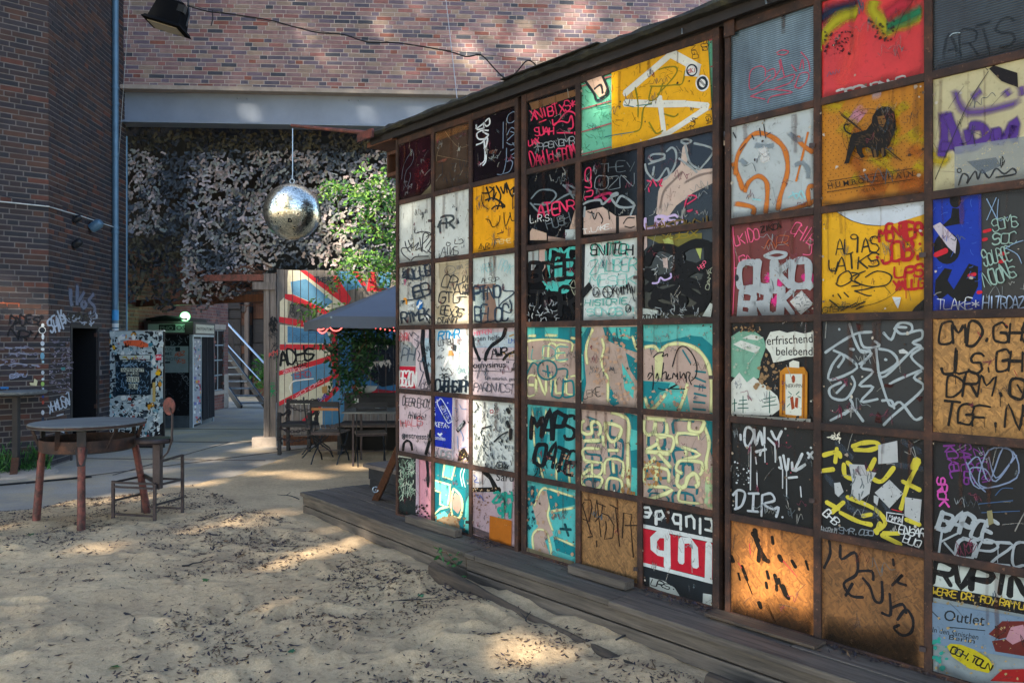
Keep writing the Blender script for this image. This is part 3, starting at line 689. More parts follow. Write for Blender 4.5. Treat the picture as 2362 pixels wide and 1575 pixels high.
# frame
for b, (ext, colsb) in enumerate(BAYS):
    xs = [ext[0]]+[v for cq in colsb for v in cq]+[ext[1]]
    vb = [(ext[0], colsb[0][0]), (colsb[0][1], colsb[1][0]), (colsb[1][1], colsb[2][0]), (colsb[2][1], ext[1])]
    for k, (a, bq) in enumerate(vb):
        top = ZR[1]+.0 if (b == 1 and k == 2) else ZR[0]+.03
        obj('frame_bar', SC.box(MB(), a, bq, ZR[6]-.025, top, -.03, .017 if k in (0, 3) else .014), M['rust'], scr, bevel=.003)
    for r, z in enumerate(ZR):
        h = .018 if 0 < r < 6 else .03
        obj('frame_bar', SC.box(MB(), ext[0]+.004, ext[1]-.004, z-.018, z+h if r < 6 else z+.018, -.028, .011+.0004*r), M['rust'], scr, bevel=.003)
    for k in range(5):                                  # small latches and hinges
        cq = colsb[k % 3]; z = ZR[1+k]-.2-.05*k
        obj('latch', MB().bar(SC.pt(cq[1]+.01, z, .018), SC.pt(cq[1]-.012, z, .03), .012, .02), M['iron'], scr)
for q in (-.03, 1.4925, 3.08, 4.67, 6.28):
    w = .02 if q < 0 else .026
    if q < 0: continue
    obj('post', SC.box(MB(), q-.0165, q+.0165, .2, 3.34, -.14, -.035), M['rust_dark'], scr, bevel=.004)
    for z in (.9, 2.1, 3.0): obj('bolt', MB().lathe([(.011, 0), (.011, .012)], SC.pt(q, z, -.03), 6, SC.rot() @ Matrix.Rotation(R(90), 3, 'X')), M['iron'], scr)
obj('bracket', SC.box(MB(), 3.10, 3.16, 3.22, 3.32, .018, .026), M['rust'], scr)
for q in (3.36, 2.86): obj('bolt', MB().tube([SC.pt(q, 3.33, .06), SC.pt(q+.03, 3.285, .1)], .004, 6), M['galv'], scr)
# head beam, roof slab, fascia
obj('head_beam', SC.box(MB(), -.1, 6.4, 3.295, 3.385, -.12, .004), M['rust_dark'], scr, bevel=.004)
mb = MB(); random.seed(12)
N = 90; prof = [(-2.2, 3.47), (.10, 3.395), (.115, 3.37), (.10, 3.35), (-2.2, 3.42)]
o0 = 0
for i in range(N+1):
    q = -.38+i*6.9/N
    for j, (o_, z) in enumerate(prof):
        jit = random.uniform(-.004, .005) if j in (1, 2, 3) else 0
        mb.v.append(tuple(SC.pt(q, z+jit, o_+jit)))
for i in range(N):
    for j in range(5): a = i*5+j; b_ = i*5+(j+1) % 5; mb.f.append((a, b_, b_+5, a+5))
mb.f.append((0, 1, 2, 3, 4)); mb.f.append(tuple(N*5+k for k in (4, 3, 2, 1, 0)))
nt = NT('roof_felt'); n = nt.noise(nt.pos(), 11, 7, .7); nt.base(nt.ramp(n, [(.35, lin('#15181a')), (.55, lin('#2a2d2b')), (.72, lin('#4a4a34'))])); nt.rough(.85); nt.bump(n, .6, .01); M['felt'] = nt.m
roof = obj('roof', mb, M['felt'], scr)
obj('roof_edge', SC.box(MB(), -.36, 6.4, 3.30, 3.352, .03, .055), M['rust_dark'], scr)
obj('roof_edge', SC.box(MB(), 1.42, 2.3, 3.398, 3.404, .02, .125), M['felt'], scr, label='loose roofing strip')
obj('fascia', SC.box(MB(), -.44, -.2, 3.33, 3.40, .115, .135), M['rust_red'], scr, label='rust-red fascia end piece')
mb = MB(); SC.box(mb, -.42, -.03, 3.29, 3.33, -.6, .05); SC.box(mb, -.22, -.03, 3.02, 3.05, -.5, -.02); SC.box(mb, -.22, -.2, 3.05, 3.2, -.5, -.02); SC.box(mb, -.22, -.03, 3.2, 3.225, -.5, -.02)
obj('soffit_box', mb, M['brown_wood'], scr)
# interior backing
mb = MB(); SC.box(mb, -.02, 6.4, .0, 3.3, -2.3, -2.2); SC.box(mb, 6.35, 6.4, 0, 3.3, -2.2, -.15); obj('rear_wall', mb, M['dark_wood'], scr)

cv = Canvas(SC, rects)
A = Pen(cv, 900, 220, 3.919); B = Pen(cv, 900, 590, 4.481); C_ = Pen(cv, 900, 880, 3.825); D = Pen(cv, 1200, 60, 3.136)
E_ = Pen(cv, 1200, 520, 3.409); F_ = Pen(cv, 1200, 940, 3.136); G = Pen(cv, 1660, 0, 3.135); H = Pen(cv, 1660, 450, 2.85); I = Pen(cv, 1660, 950, 2.5085)
# --- bay 1, row 1
A.g('#4a5560', 4, '200,490 215,560 190,630 150,680 130,760 150,830 185,740 180,700;105,760 120,650 160,560 200,500'); A.f('#8a8468', '268,935 350,830 395,780 397,915'); A.f('#5a1620', '225,700 300,600 370,560 300,800 240,900', .35)  # the translucent dark red patch paints a reddish reflection on the pane
A.f('#8a6038', '415,345 745,245 745,290 415,420', .5); A.f('#7a4a3c', '430,600 520,560 500,600 440,610', .7)
A.g('#1c2228', 5, '440,640 470,600 470,720 440,720;550,620 600,620 560,660 600,690;630,570 640,680 670,580 680,650 720,560 720,620 700,640;480,780 500,740 520,800;540,700 570,830;590,740 640,710 610,760 650,770 600,790;670,700 720,700 680,730 720,750')
A.g('#8a7a60', 3, '480,430 430,520 420,600;500,330 620,470 740,440;740,590 710,660 705,750;430,545 740,600', .7)
A.g('#c8d4dc', 12, '860,240 895,210 900,260 870,280 845,250 850,300;775,300 800,290 840,260;780,270 790,310 840,300;890,320 830,320 785,350 800,395 850,395 890,360 870,350 840,330;780,450 830,430 880,385 870,460 850,480;850,400 860,520 855,590 810,630;870,540 865,600 840,635')
A.g('#6a7f96', 7, '1115,150 1070,180 1060,240 1100,250 1140,210 1140,160 1110,150;1025,245 1022,480;1060,360 1090,300 1120,300 1140,340 1090,330;1060,410 1140,340 1140,400;1055,430 1100,450 1140,420 1130,460 1110,430;1090,500 1140,480;1100,540 1140,520 1145,570 1100,560;1055,480 1050,600 1020,710 970,715;1020,710 1080,690 1110,620 1095,590 1060,600')
A.f('#6a4438', '900,500 980,490 960,530 900,525', .6)
# row 2
A.g('#26303c', 8, '222,1220 230,1248 290,1232 360,1245 390,1290 375,1370;135,1320 150,1380 185,1420;100,1400 115,1380 170,1375 210,1330;100,1400 120,1440 180,1490;165,1310 200,1380 260,1330 230,1400 270,1380;270,1290 290,1420 300,1260 340,1250 350,1280 290,1350;330,1280 360,1260 380,1290 320,1380;300,1400 340,1420 370,1360;340,1400 375,1430;190,1495 230,1460 350,1455')
A.g('#8d8a70', 4, '215,1290 215,1400 240,1390'); A.g('#1c2024', 8, '378,1150 385,1215')
A.g('#3a464e', 17, '470,1120 440,1170 430,1200;450,1130 455,1255;450,1110 500,1090 560,1090 575,1120 530,1150 440,1160;510,1100 510,1215;530,1150 590,1210;615,1130 618,1165', soft=True)
A.g('#26303c', 6, '545,1335 515,1330 510,1355 535,1360 550,1340;590,1300 585,1340 620,1340;620,1310 650,1300 660,1330 625,1345;445,1430 450,1470 490,1370 500,1450;480,1420 510,1420;520,1370 520,1440;545,1370 545,1440 570,1380 575,1440;610,1370 580,1370 580,1400 615,1410 610,1440 560,1445 490,1460')
A.g('#1a1c18', 13, '830,885 900,880 940,830;870,830 900,920 890,960;900,830 940,860 930,950 960,880;960,820 1000,900 990,960;1000,830 1030,890 1040,800 1060,880;1050,790 1080,860 1120,830;1080,870 1110,920 1120,830;860,950 940,930 1040,1000;920,1030 960,1000 1040,1010;970,1030 1000,960 1020,1020')
A.g('#1a1c18', 7, '865,1120 900,1130 920,1180 945,1190 985,1150 995,1090;1030,1060 1035,1140 1050,1180 1085,1090;1085,1060 1100,1130 1130,1130;1110,900 1110,1030;830,900 830,950 850,1000 890,1030;970,1255 1030,1235;1050,1190 1050,1210')
A.g('#2a2a20', 5, '805,1390 825,1340 825,1390;840,1360 860,1400 870,1340 900,1345 875,1370 905,1385 800,1410;955,1300 935,1380;955,1300 990,1295;940,1335 970,1335'); A.t('#e0d8a0', 'FEME', 960, 1345, 1100, 1330, 32, 4)
# row 3
B.spat('#5c666c', 60, 105, 90, 435, 330, 16, 1); B.spat('#2e363c', 30, 110, 90, 430, 170, 14, 2)
B.t('#2e3a48', '4CLUB', 140, 255, 440, 200, 95, 17); B.t('#2e3a48', 'JEB', 175, 465, 435, 385, 115, 17); B.t('#2e3a48', 'RTMBK', 130, 705, 435, 640, 105, 15)
B.f('#c8d0d0', '190,480 262,474 262,560 190,566'); B.t('#444c54', 'SIVIC', 195, 535, 258, 530, 30, 3); B.disc('#1d66a8', 313, 505, 34, 52); B.g('#d8e0e0', 12, '285,530 340,480;300,540 320,470'); B.g('#d8921a', 14, '150,450 172,445 178,500')
B.disc('#d0d6d4', 388, 655, 26, 42); B.disc('#2a3034', 390, 652, 10, 18); B.g('#c05080', 7, '150,260 172,250 160,290 165,300'); B.g('#2e363c', 10, '120,470 160,465 130,490;370,620 420,700')
B.f('#aba288', '505,85 835,45 830,330 640,420 640,470 780,600 640,700 480,650 470,560 520,500', .8)
B.t('#2a2e34', 'CRK', 520, 320, 740, 385, 150, 11); B.t('#2a2e34', 'GTG=', 500, 480, 790, 480, 115, 11); B.t('#2a2e34', '"BEX35"', 475, 610, 790, 640, 95, 9); B.t('#2a2e34', 'DTAN//', 495, 700, 710, 690, 60, 8)
B.t('#2a2e34', 'DIA', 750, 270, 850, 280, 62, 7); B.t('#2a2e34', 'HOT', 755, 340, 830, 345, 40, 6); B.t('#2a2e34', 'MAN', 755, 400, 832, 405, 42, 6)
B.g('#5a6068', 4, '570,150 600,110 660,110 680,150 640,185 590,180 570,150;700,100 700,140 720,100 720,140;735,130 745,90 760,130;780,100 820,80 825,120 790,130 800,200;660,190 720,180')
B.t('#86bcc2', 'IREB', 935, 180, 1070, 150, 80, 5); B.t('#86bcc2', 'PRAK', 1120, 130, 1250, 180, 90, 5); B.t('#30383e', 'ALSUP', 945, 285, 1130, 265, 45, 5)
B.f('#8c7264', '870,300 1090,285 1095,330 875,350;985,380 1070,370 1110,560 1090,680 950,700 985,550', .9); B.f('#9fb4b4', '875,350 990,340 980,560 940,700 880,690', .5)
B.t('#2c3e50', 'PTNO', 870, 470, 1150, 430, 125, 17); B.g('#2c3e50', 13, '1170,295 1180,360 1290,380 1130,520 1240,590 1260,520 1240,460;860,385 1000,360'); B.t('#2c3e50', 'BELOC', 885, 690, 1230, 670, 150, 15)
# row 4
B.f('#9fb8c6', '360,850 430,850 430,1210 360,1200'); B.f('#868e92', '98,880 215,890 270,960 265,1135 98,1140'); B.f('#b21e38', '98,1140 265,1145 262,1370 98,1355')
B.t('#d2d4d4', 'BSZON', 92, 1335, 268, 1345, 145, 17, jit=.02, slant=0); B.t('#c06068', 'PARK', 98, 880, 200, 880, 75, 8); B.t('#4b5866', 'PH', 120, 1080, 245, 1090, 120, 10)
B.g('#141a20', 36, '345,765 335,900 360,1100 405,1320', sharp=True); B.g('#141a20', 22, '415,765 420,900 430,1050'); B.g('#22384c', 7, '205,790 225,830 240,790 290,830;250,860 300,900 280,960;290,980 310,1020 290,1080 340,1090;310,1100 320,1180 350,1200;350,1200 300,1350')
B.t('#3a4650', 'IN', 370, 985, 420, 985, 50, 5); B.t('#3a4650', 'NN', 370, 1145, 430, 1145, 45, 5); B.t('#3a4048', 'CCA', 320, 1370, 420, 1380, 60, 6); B.f('#b4b8b4', '100,885 180,880 240,960 200,940 150,900', .8)
B.t('#1e82b8', 'RTMR', 500, 865, 720, 850, 75, 12); B.t('#2a3036', 'LOFIEU', 500, 930, 655, 910, 55, 6); B.f('#c09058', '610,980 640,975 668,1030 603,1032'); B.g('#eef0f0', 22, '600,1050 560,1140;620,1050 630,1110')
B.g('#2a3036', 6, '530,1150 545,1190 560,1160 580,1190 600,1160 630,1190 640,1230 560,1240 540,1210;530,950 560,965 535,985;530,1020 530,1060 560,1040'); B.t('#2a3036', '36', 505, 1290, 620, 1290, 68, 8)
B.t('#1c2a38', 'CWBHSTPM', 470, 1400, 830, 1405, 115, 19, jit=.06); B.f('#30383e', '650,910 692,922 685,985 650,975'); B.t('#9cc8cc', 'BONA', 720, 1000, 800, 1000, 50, 4); B.t('#5f8a90', 'SIVIC', 715, 1210, 795, 1205, 45, 4); B.circ('#9cc8cc', 760, 1180, 60, 4)
B.f('#a9bac2', '860,800 1290,780 1290,945 860,950'); B.g('#7f98b8', 5, '850,940 1290,945'); B.t('#d06a80', 'MAPREN', 870, 830, 1050, 800, 45, 6); B.W('#343c44', 'nnen helfen.', 862, 880, 1190, 865, 52)
B.g('#11181e', 34, '1195,755 1160,850 1050,930 1000,1010 985,1075'); B.g('#11181e', 26, '855,830 870,930 900,1010 930,1080'); B.g('#20221e', 26, '1170,1075 1220,1020 1290,990'); B.spat('#a8884c', 16, 1170, 980, 1290, 1070, 12, 3)
B.t('#11181e', 'AWR', 1055, 1055, 1215, 1030, 78, 10); B.g('#1d2328', 5, '850,1060 1270,1075 1280,1120 1265,1190 1200,1195 850,1185'); B.W('#1d2328', 'omysinus"', 862, 1160, 1235, 1150, 62); B.W('#3a4248', 'Saft natürlich, gen', 985, 1280, 1290, 1290, 36)
B.t('#39404a', 'PARDNICST', 865, 1400, 1290, 1415, 85, 6, jit=.2); B.g('#6a6670', 8, '905,1265 925,1180 960,1090'); B.t('#4a6ab0', 'UM', 1230, 900, 1290, 900, 40, 5); B.g('#a8884c', 12, '1240,830 1285,815')
# row 5
C_.t('#343840', 'DEERLEROY', 110, 210, 350, 225, 68, 6, jit=.2); C_.W('#3a3f46', 'müde?', 160, 322, 318, 338, 52); C_.t('#c04048', 'HAUS', 95, 395, 290, 385, 66, 4, jit=.2); C_.W('#3a3f46', 'gestresst?', 112, 492, 338, 512, 50)
C_.g('#14181c', 18, '117,605 125,545 155,520 185,540 197,600'); C_.g('#14181c', 22, '362,430 350,520 318,640', sharp=True); C_.g('#14181c', 5, '320,640 335,620 350,640')
C_.f('#1a2fa4', '385,120 550,140 542,595 378,565'); C_.g('#c4cee2', 8, '430,165 420,200 500,350 530,360 545,320 460,160 430,165'); C_.t('#c4cee2', 'BIN', 445, 220, 500, 320, 26, 4); C_.W('#d0d8e8', 'KETA', 392, 395, 500, 411, 46); C_.W('#d0d8e8', 'Familien', 384, 505, 486, 522, 36)
C_.f('#d0d8e8', '415,455 430,450 440,460 455,448 465,460 440,485'); C_.spat('#c4cee2', 26, 386, 130, 420, 300, 7, 5); C_.spat('#c4cee2', 16, 505, 160, 545, 420, 7, 6); C_.t('#8f969a', 'NDS', 405, 660, 540, 675, 60, 8)
C_.g('#5a86b8', 5, '570,230 600,240 590,270;620,200 640,240 680,240;600,480 605,590;620,420 650,480 650,520;630,585 685,570'); C_.f('#10141a', '588,420 660,335 676,362 604,450'); C_.t('#c8ccd0', 'SEP', 605, 430, 665, 362, 18, 4)
C_.f('#2a2420', '600,700 620,610 660,580 695,640 695,720 672,660 640,690'); C_.spat('#c8b070', 30, 610, 610, 695, 710, 7, 7); C_.g('#b0b0b8', 12, '570,150 560,700', .6)
for i_, (n_, c_, w_2) in enumerate(((70, '#9aa2a2', 9), (60, '#6a7274', 8), (45, '#2e3436', 8))): C_.rnd(c_, n_, 750, 175, 1085, 760, 55, w_2, i_+1, ang=1.4)
C_.g('#1d2224', 26, '1040,240 1060,275;1040,350 1060,400;1075,420 1070,500'); C_.g('#2a3032', 12, '820,410 900,390;925,530 990,470 1050,440'); C_.disc('#d4d6d2', 905, 262, 28, 36); C_.circ('#a03038', 905, 262, 14, 7); C_.circ('#1d2224', 975, 735, 28, 6); C_.g('#1d2224', 5, '955,715 975,735 1000,725;975,735 970,760'); C_.t('#1d2224', 'IX', 1005, 770, 1050, 775, 40, 6)
# row 6
C_.f('#232c2c', '78,635 228,650 228,1200 78,1170'); C_.rnd('#8fae98', 80, 82, 680, 215, 1000, 60, 5, 11, ang=1.5); C_.rnd('#c4cebc', 40, 90, 700, 215, 1000, 60, 4, 12); C_.f('#b8bcae', '80,640 195,650 195,676 80,662'); C_.f('#b8a8b4', '235,660 262,665 262,1180 235,1170', .8)
C_.f('#12161a', '318,680 330,800 325,860 332,920 348,935 352,860 350,800 342,690'); C_.spat('#3a2c2c', 40, 235, 1080, 350, 1190, 14, 8)
C_.f('#62c0b8', '475,722 578,740 545,860 465,835;380,865 535,910 520,1070 500,1105 440,1080 445,975 380,950;385,1180 480,1140 520,1180 500,1230 420,1220;670,1060 694,1000 694,1310 650,1300'); C_.f('#0c5560', '380,960 440,975 436,1085 380,1140')
C_.g('#ccd69c', 13, '482,725 465,835 545,862 575,745;380,865 535,910 515,1080;385,955 445,975 440,1080 505,1108;380,1165 440,1120 520,1100', sharp=True); C_.f('#a38d80', '575,975 615,1010 635,1100 600,1165 555,1120 550,1030'); C_.g('#ccd69c', 16, '560,940 620,1000 640,1100 615,1195 555,1180 538,1100 545,1000 565,940')
C_.f('#8f7c62', '540,1180 600,1200 620,1320 520,1260 400,1220 450,1200'); C_.g('#b8dcd8', 7, '640,760 622,820 640,920;660,770 645,840 665,930'); C_.spat('#8a6a4a', 50, 390, 1140, 690, 1310, 11, 9, 1.6)
C_.f('#b4b2b4', '720,770 1080,820 1080,985 720,970'); C_.g('#14171a', 38, '820,790 880,840 930,930 970,960'); C_.W('#2a2f34', 'Saru', 935, 872, 1090, 880, 70); C_.f('#1a1614', '720,932 970,928 978,972 720,972'); C_.spat('#b8a080', 30, 725, 935, 960, 970, 9, 10)
C_.g('#4a68b0', 6, '740,820 770,850 745,880 790,890;760,990 790,1030 800,1000 830,1050'); C_.t('#1f8f80', 'ZAH', 905, 1060, 1085, 1050, 85, 24); C_.t('#1f8f80', 'SPI', 960, 1205, 1085, 1205, 110, 26); C_.f('#a25e1c', '885,1180 1080,1225 1075,1450 880,1390'); C_.f('#2a2422', '720,1270 880,1330 880,1390 720,1330', .6); C_.spat('#7a5c50', 70, 725, 990, 880, 1330, 11, 11)
# --- bay 2 row 1, 2
D.f('#7a5a3a', '65,560 420,455 425,500 90,610', .8)
D.t('#d2305c', 'XNIBTXS*', 85, 690, 410, 595, 68, 8); D.g('#d2305c', 9, '235,680 250,720 320,640 360,620 400,640 415,700;250,710 300,690 350,700 370,650 385,700 380,740 350,745;270,775 380,775;140,700 190,680;395,770 400,785;405,765 412,780'); D.t('#d2305c', 'SUAH', 110, 800, 245, 780, 55, 8); D.t('#d2305c', 'UAX', 65, 870, 145, 850, 40, 7); D.t('#8a949c', 'PPGNGMB', 135, 900, 400, 855, 52, 5); D.t('#d2305c', 'DAKUSLEBOM', 90, 1025, 415, 950, 88, 7, jit=.2)
D.rnd('#3d9478', 60, 455, 400, 665, 920, 60, 4, 1, .6); D.f('#d4a00c', '667,335 1362,95 1400,715 670,895'); D.g('#a0525a', 9, '450,605 662,545;450,770 662,708;450,932 662,878;450,440 485,428;618,380 660,368;1375,110 1405,98;1385,300 1405,292', sharp=True)
D.rnd('#a87c10', 60, 680, 300, 1380, 800, 70, 4, 3, .5); D.spat('#4a4420', 26, 690, 200, 1380, 860, 9, 4)
D.f('#b39a8a', '490,400 600,360 635,440 620,500 580,520 540,470'); D.g('#1c2226', 14, '480,405 540,490 560,540 600,525 640,490 635,440 600,360;545,460 590,430 605,490')
D.g('#ccd0c8', 42, '765,492 1090,215;765,560 1010,568;1010,568 1200,566;1200,566 1360,582', sharp=True); D.g('#ccd0c8', 32, '1015,520 1050,790', sharp=True); D.f('#ccd0c8', '1065,205 1130,180 1320,285 1270,330 1210,300 1090,235;890,852 1020,790 1120,730 1365,568 1370,612 1080,800')
D.g('#7f7c18', 10, '1010,320 1060,305 1130,300 1140,340 1080,420 1000,500;1200,330 1180,420 1120,430 1020,440 950,440;960,440 940,540 1000,520 1040,420;840,450 860,560 860,660;830,770 880,740 900,600 960,560;940,700 990,780 1040,760;1050,640 1120,660 1150,640', .8); D.g('#2f6a6a', 6, '560,600 660,580;620,805 700,790 830,770;760,575 830,590;850,580 960,570'); D.t('#2a281c', 'ANGO', 1235, 120, 1258, 245, 42, 4); D.t('#2a281c', 'FOQ', 1305, 115, 1325, 185, 45, 4); D.t('#2a281c', 'IGA', 1350, 632, 1358, 715, 34, 4); D.t('#2a281c', 'ALK', 1290, 675, 1240, 760, -34, 4)
D.f('#c4c9c8', '1210,275 1316,282 1300,373 1198,365'); D.circ('#1c2834', 1250, 325, 36, 10, 40); D.t('#a03a40', 'SKI', 1225, 345, 1280, 335, 30, 4); D.disc('#d0d4d2', 1326, 418, 50, 60); D.circ('#16242e', 1326, 418, 32, 16, 40); D.g('#16242e', 12, '1305,395 1348,440'); D.g('#d0d4d2', 3, '1308,397 1345,438')
D.g('#6f7f88', 11, '80,1250 140,1190 230,1190 260,1230 200,1290 100,1290;230,1290 320,1230 410,1190 330,1150 390,1250;310,1150 400,1230;75,1280 150,1350 250,1320', .8); D.t('#c8305c', 'ATENR', 130, 1380, 395, 1335, 80, 9); D.t('#c4ccd0', 'L.R.S.', 75, 1425, 240, 1405, 46, 5); D.t('#56626a', 'HUSH', 200, 1470, 370, 1420, 70, 5); D.f('#b39c8c', '75,1490 90,1465 195,1500 195,1550 75,1550;360,1470 400,1330 415,1330 415,1470'); D.f('#aab8ba', '330,1475 415,1470 415,1545 330,1550'); D.f('#9a8478', '205,1520 330,1540 330,1560 205,1560')
D.t('#59656c', 'THEY', 580, 1065, 825, 1050, 62, 4); D.t('#77848c', 'OZN', 545, 1190, 820, 1165, 88, 5); D.g('#c8305c', 8, '475,1045 510,1030 510,1110 475,1120 475,1045;510,1110 515,1170 470,1165;480,1200 525,1190 520,1230 470,1240 475,1260'); D.g('#a01c50', 18, '540,1250 600,1220 660,1215 650,1270 600,1240')
D.f('#b5a095', '462,1340 600,1310 700,1380 840,1370 845,1490 460,1510'); D.g('#8b989e', 14, '460,1290 500,1270 580,1260 600,1290 660,1240 710,1220 690,1210 660,1240 720,1310 830,1300 740,1230 700,1280;470,1310 465,1380;800,1370 830,1300', .9); D.f('#101418', '695,1380 718,1380 718,1500 695,1500'); D.g('#1a1c20', 8, '490,1345 540,1360;520,1340 540,1400 560,1350;570,1350 600,1400 590,1430;640,1320 650,1400;750,1430 780,1390 830,1390;760,1450 800,1460 830,1450'); D.t('#d4d8d8', 'T.LAKE.', 460, 1502, 680, 1465, 32, 5)
D.f('#b8a79c', '985,1360 1000,1200 1040,1100 1110,1060 1160,1000 1175,880 1200,850 1215,900 1210,990 1260,1040 1405,1030 1408,1130 1250,1210 1130,1300 1060,1400 1040,1460 1020,1460 1020,1380'); D.g('#7a6c68', 16, '1010,1340 1040,1200 1120,1110 1180,1050;1180,1140 1300,1080 1400,1060', .6, soft=True)
D.g('#909ca0', 13, '930,960 960,930 1040,930 1035,960 960,980 940,960;905,1000 920,1060 990,1120 1060,1030 1080,1080;930,1000 1050,960;970,1020 960,1080;1060,910 1100,880 1130,920 1120,1010 1060,1100 1000,1120;1165,830 1200,820 1240,835 1200,855 1165,840;1195,870 1230,990 1300,1040;1260,850 1400,900 1300,1040;1150,960 1220,1010 1280,1060', .9)
D.g('#c8305c', 9, '920,1120 950,1130 940,1160;960,1110 990,1160;930,1170 935,1200;1000,1130 1030,1110 1010,1150 1030,1160;1190,1310 1220,1230 1280,1240 1210,1290;1210,1340 1250,1330 1220,1345;1275,1340 1285,1355'); D.t('#b8a8d0', 'LRS:', 915, 1462, 1215, 1430, 82, 17); D.t('#6e5a28', 'HAKOWNI', 920, 1480, 1395, 1412, 42, 8)
# row 3
E_.f('#98a4a6', '65,210 145,195 145,280 65,420'); E_.f('#b09890', '150,190 200,180 200,330 150,400'); E_.f('#46b0aa', '205,300 420,280 430,400 330,520 260,510 240,420;195,200 212,200 215,280 195,285'); E_.t('#46b0aa', 'DMO', 235, 272, 445, 262, 88, 17); E_.t('#46b0aa', 'YOS', 170, 525, 385, 510, 100, 20)
E_.t('#0a0d12', 'BOEB', 70, 425, 445, 415, 155, 27); E_.t('#0a0d12', 'TOR', 80, 705, 445, 690, 190, 28); E_.rnd('#a0a8ac', 26, 70, 600, 300, 740, 50, 5, 4); E_.g('#9aa08e', 5, '430,430 400,480 440,490 430,430;410,500 435,550 440,510')
E_.f('#20262c', '485,120 512,118 498,760 485,760'); E_.t('#3fa898', 'ENTER.', 560, 238, 915, 225, 85, 9); E_.t('#11151a', 'SNITCH', 550, 240, 890, 225, 82, 10); E_.t('#5fb4ac', 'ZAUBER', 550, 378, 920, 350, 92, 7); E_.t('#62b8b0', 'MESEK', 545, 482, 918, 460, 82, 6)
E_.f('#14171a', '478,520 548,443 574,490 500,577'); E_.circ('#14181c', 600, 525, 26, 5, 38); E_.t('#14181c', 'LA', 585, 545, 620, 545, 36, 5); E_.circ('#2a3034', 693, 525, 38, 8, 46); E_.g('#2a3034', 4, '655,525 730,525;693,490 693,570;670,495 720,560'); E_.t('#14181c', 'KNTMAN', 738, 545, 905, 530, 66, 6, jit=.2); E_.g('#14181c', 6, '885,480 895,560 908,595'); E_.t('#3c9c90', 'HISTORIE', 512, 635, 850, 620, 48, 6); E_.t('#6fc0b8', 'SONGS!!', 535, 712, 925, 705, 58, 6); E_.circ('#14181c', 857, 655, 22, 5, 30); E_.t('#14181c', 'LA', 842, 672, 875, 670, 30, 5)
E_.f('#6d6a30', '985,90 1430,60 1430,170 1200,200 1110,150'); E_.f('#a0ae62', '1120,110 1200,90 1215,200 1150,170;1380,180 1430,180 1418,268'); E_.t('#8a7a20', 'YGBX', 1100, 110, 1400, 90, 60, 8); E_.f('#b8a8a4', '980,90 1000,85 1000,170 975,200;1120,260 1160,255 1165,340 1130,330'); E_.rnd('#98a0a4', 30, 980, 160, 1240, 480, 60, 6, 5)
E_.g('#0a0d11', 60, '1000,300 1060,180 1200,190 1260,250 1200,400 1050,420 1000,360;1230,220 1350,150 1480,160 1500,300 1450,450 1300,450 1240,350;1000,500 1100,440 1300,440 1450,500 1460,600 1350,670 1150,650 1030,610;1250,300 1450,350;1260,400 1450,300;1280,500 1440,600;1060,520 1300,600;1050,560 1250,500;1480,180 1500,500')
E_.g('#b8a8d8', 12, '1045,455 1090,450 1110,410 1140,430 1190,410 1190,380'); E_.t('#e06080', 'HBP', 1420, 355, 1480, 310, 36, 4); E_.t('#98a08c', 'AMAO', 1520, 330, 1490, 510, -26, 4); E_.f('#a8b4b0', '1440,712 1500,610 1522,620 1506,720;970,650 1090,670 1080,742 970,742'); E_.t('#14181c', 'ZOO.NO', 975, 745, 1090, 735, 38, 7); E_.rnd('#8a9498', 24, 1080, 650, 1440, 720, 60, 5, 6)
TEAL, TURQ, CRM, BEI = '#14767f', '#50b2ac', '#ccd09a', '#a8948a'
E_.f(TEAL, '50,800 440,800 440,930 400,930 380,900 60,890'); E_.f(TURQ, '55,800 115,800 115,860 60,880;195,800 300,800 300,880 195,875'); E_.g(CRM, 18, '60,868 130,868;190,862 300,866;395,882 440,890', soft=True); E_.g(CRM, 16, '50,940 60,910 200,897 400,918 402,1000', soft=True)
E_.t(CRM, 'LIDE', 60, 1070, 380, 1060, 120, 17, soft=True); E_.t('#6ab4aa', 'LDE', 90, 1050, 380, 1045, 90, 8, .7); E_.t(CRM, 'ENIUO', 52, 1335, 440, 1325, 140, 17, soft=True); E_.t(TEAL, 'UO', 250, 1350, 430, 1350, 120, 11); E_.circ('#1c6a70', 215, 1135, 76, 13); E_.g('#1c6a70', 12, '55,1170 100,1080 140,1100;300,1130 370,1130 370,1200;180,1140 240,1160;215,1100 225,1190')
E_.f(TEAL, '470,800 560,800 520,940 500,1000 520,1240 490,1400 470,1400;650,800 925,795 925,1000 800,960 680,900;830,1000 925,1060 925,1230 860,1130;670,1150 700,1250 780,1400 720,1430 690,1350'); E_.f(TURQ, '470,800 530,800 480,880;690,800 740,880 860,900 870,800;800,1080 900,1250 890,1360 820,1280;470,1000 495,1020 500,1200 470,1240')
E_.g(CRM, 18, '580,800 530,920 520,1010 530,1100;640,880 660,960 640,1060 660,1150 690,1200 690,1400;880,860 925,990', soft=True); E_.g(TEAL, 10, '760,810 770,890 800,890 785,810;470,980 480,1100 475,1230'); E_.t('#2a2c2c', 'LEKE', 500, 1360, 640, 1330, 60, 4); E_.spat('#b09078', 150, 540, 820, 925, 1430, 17, 12)
E_.f(TEAL, '967,905 1100,920 1340,865 1430,875 1532,960 1532,1490 1500,1490 1490,1300 1440,1050 1300,930 1100,960 967,945'); E_.f(BEI, '967,960 1100,985 1200,930 1330,940 1450,1040 1500,1250 1490,1485 1340,1480 1310,1300 1200,1230 967,1220'); E_.f(TEAL, '967,1220 1180,1240 1160,1290 1100,1310 1010,1430 967,1350'); E_.f(TURQ, '1060,1400 1170,1310 1280,1310 1250,1480 1020,1470'); E_.f(CRM, '1060,1030 1130,1000 1110,1200 1060,1210', .8)
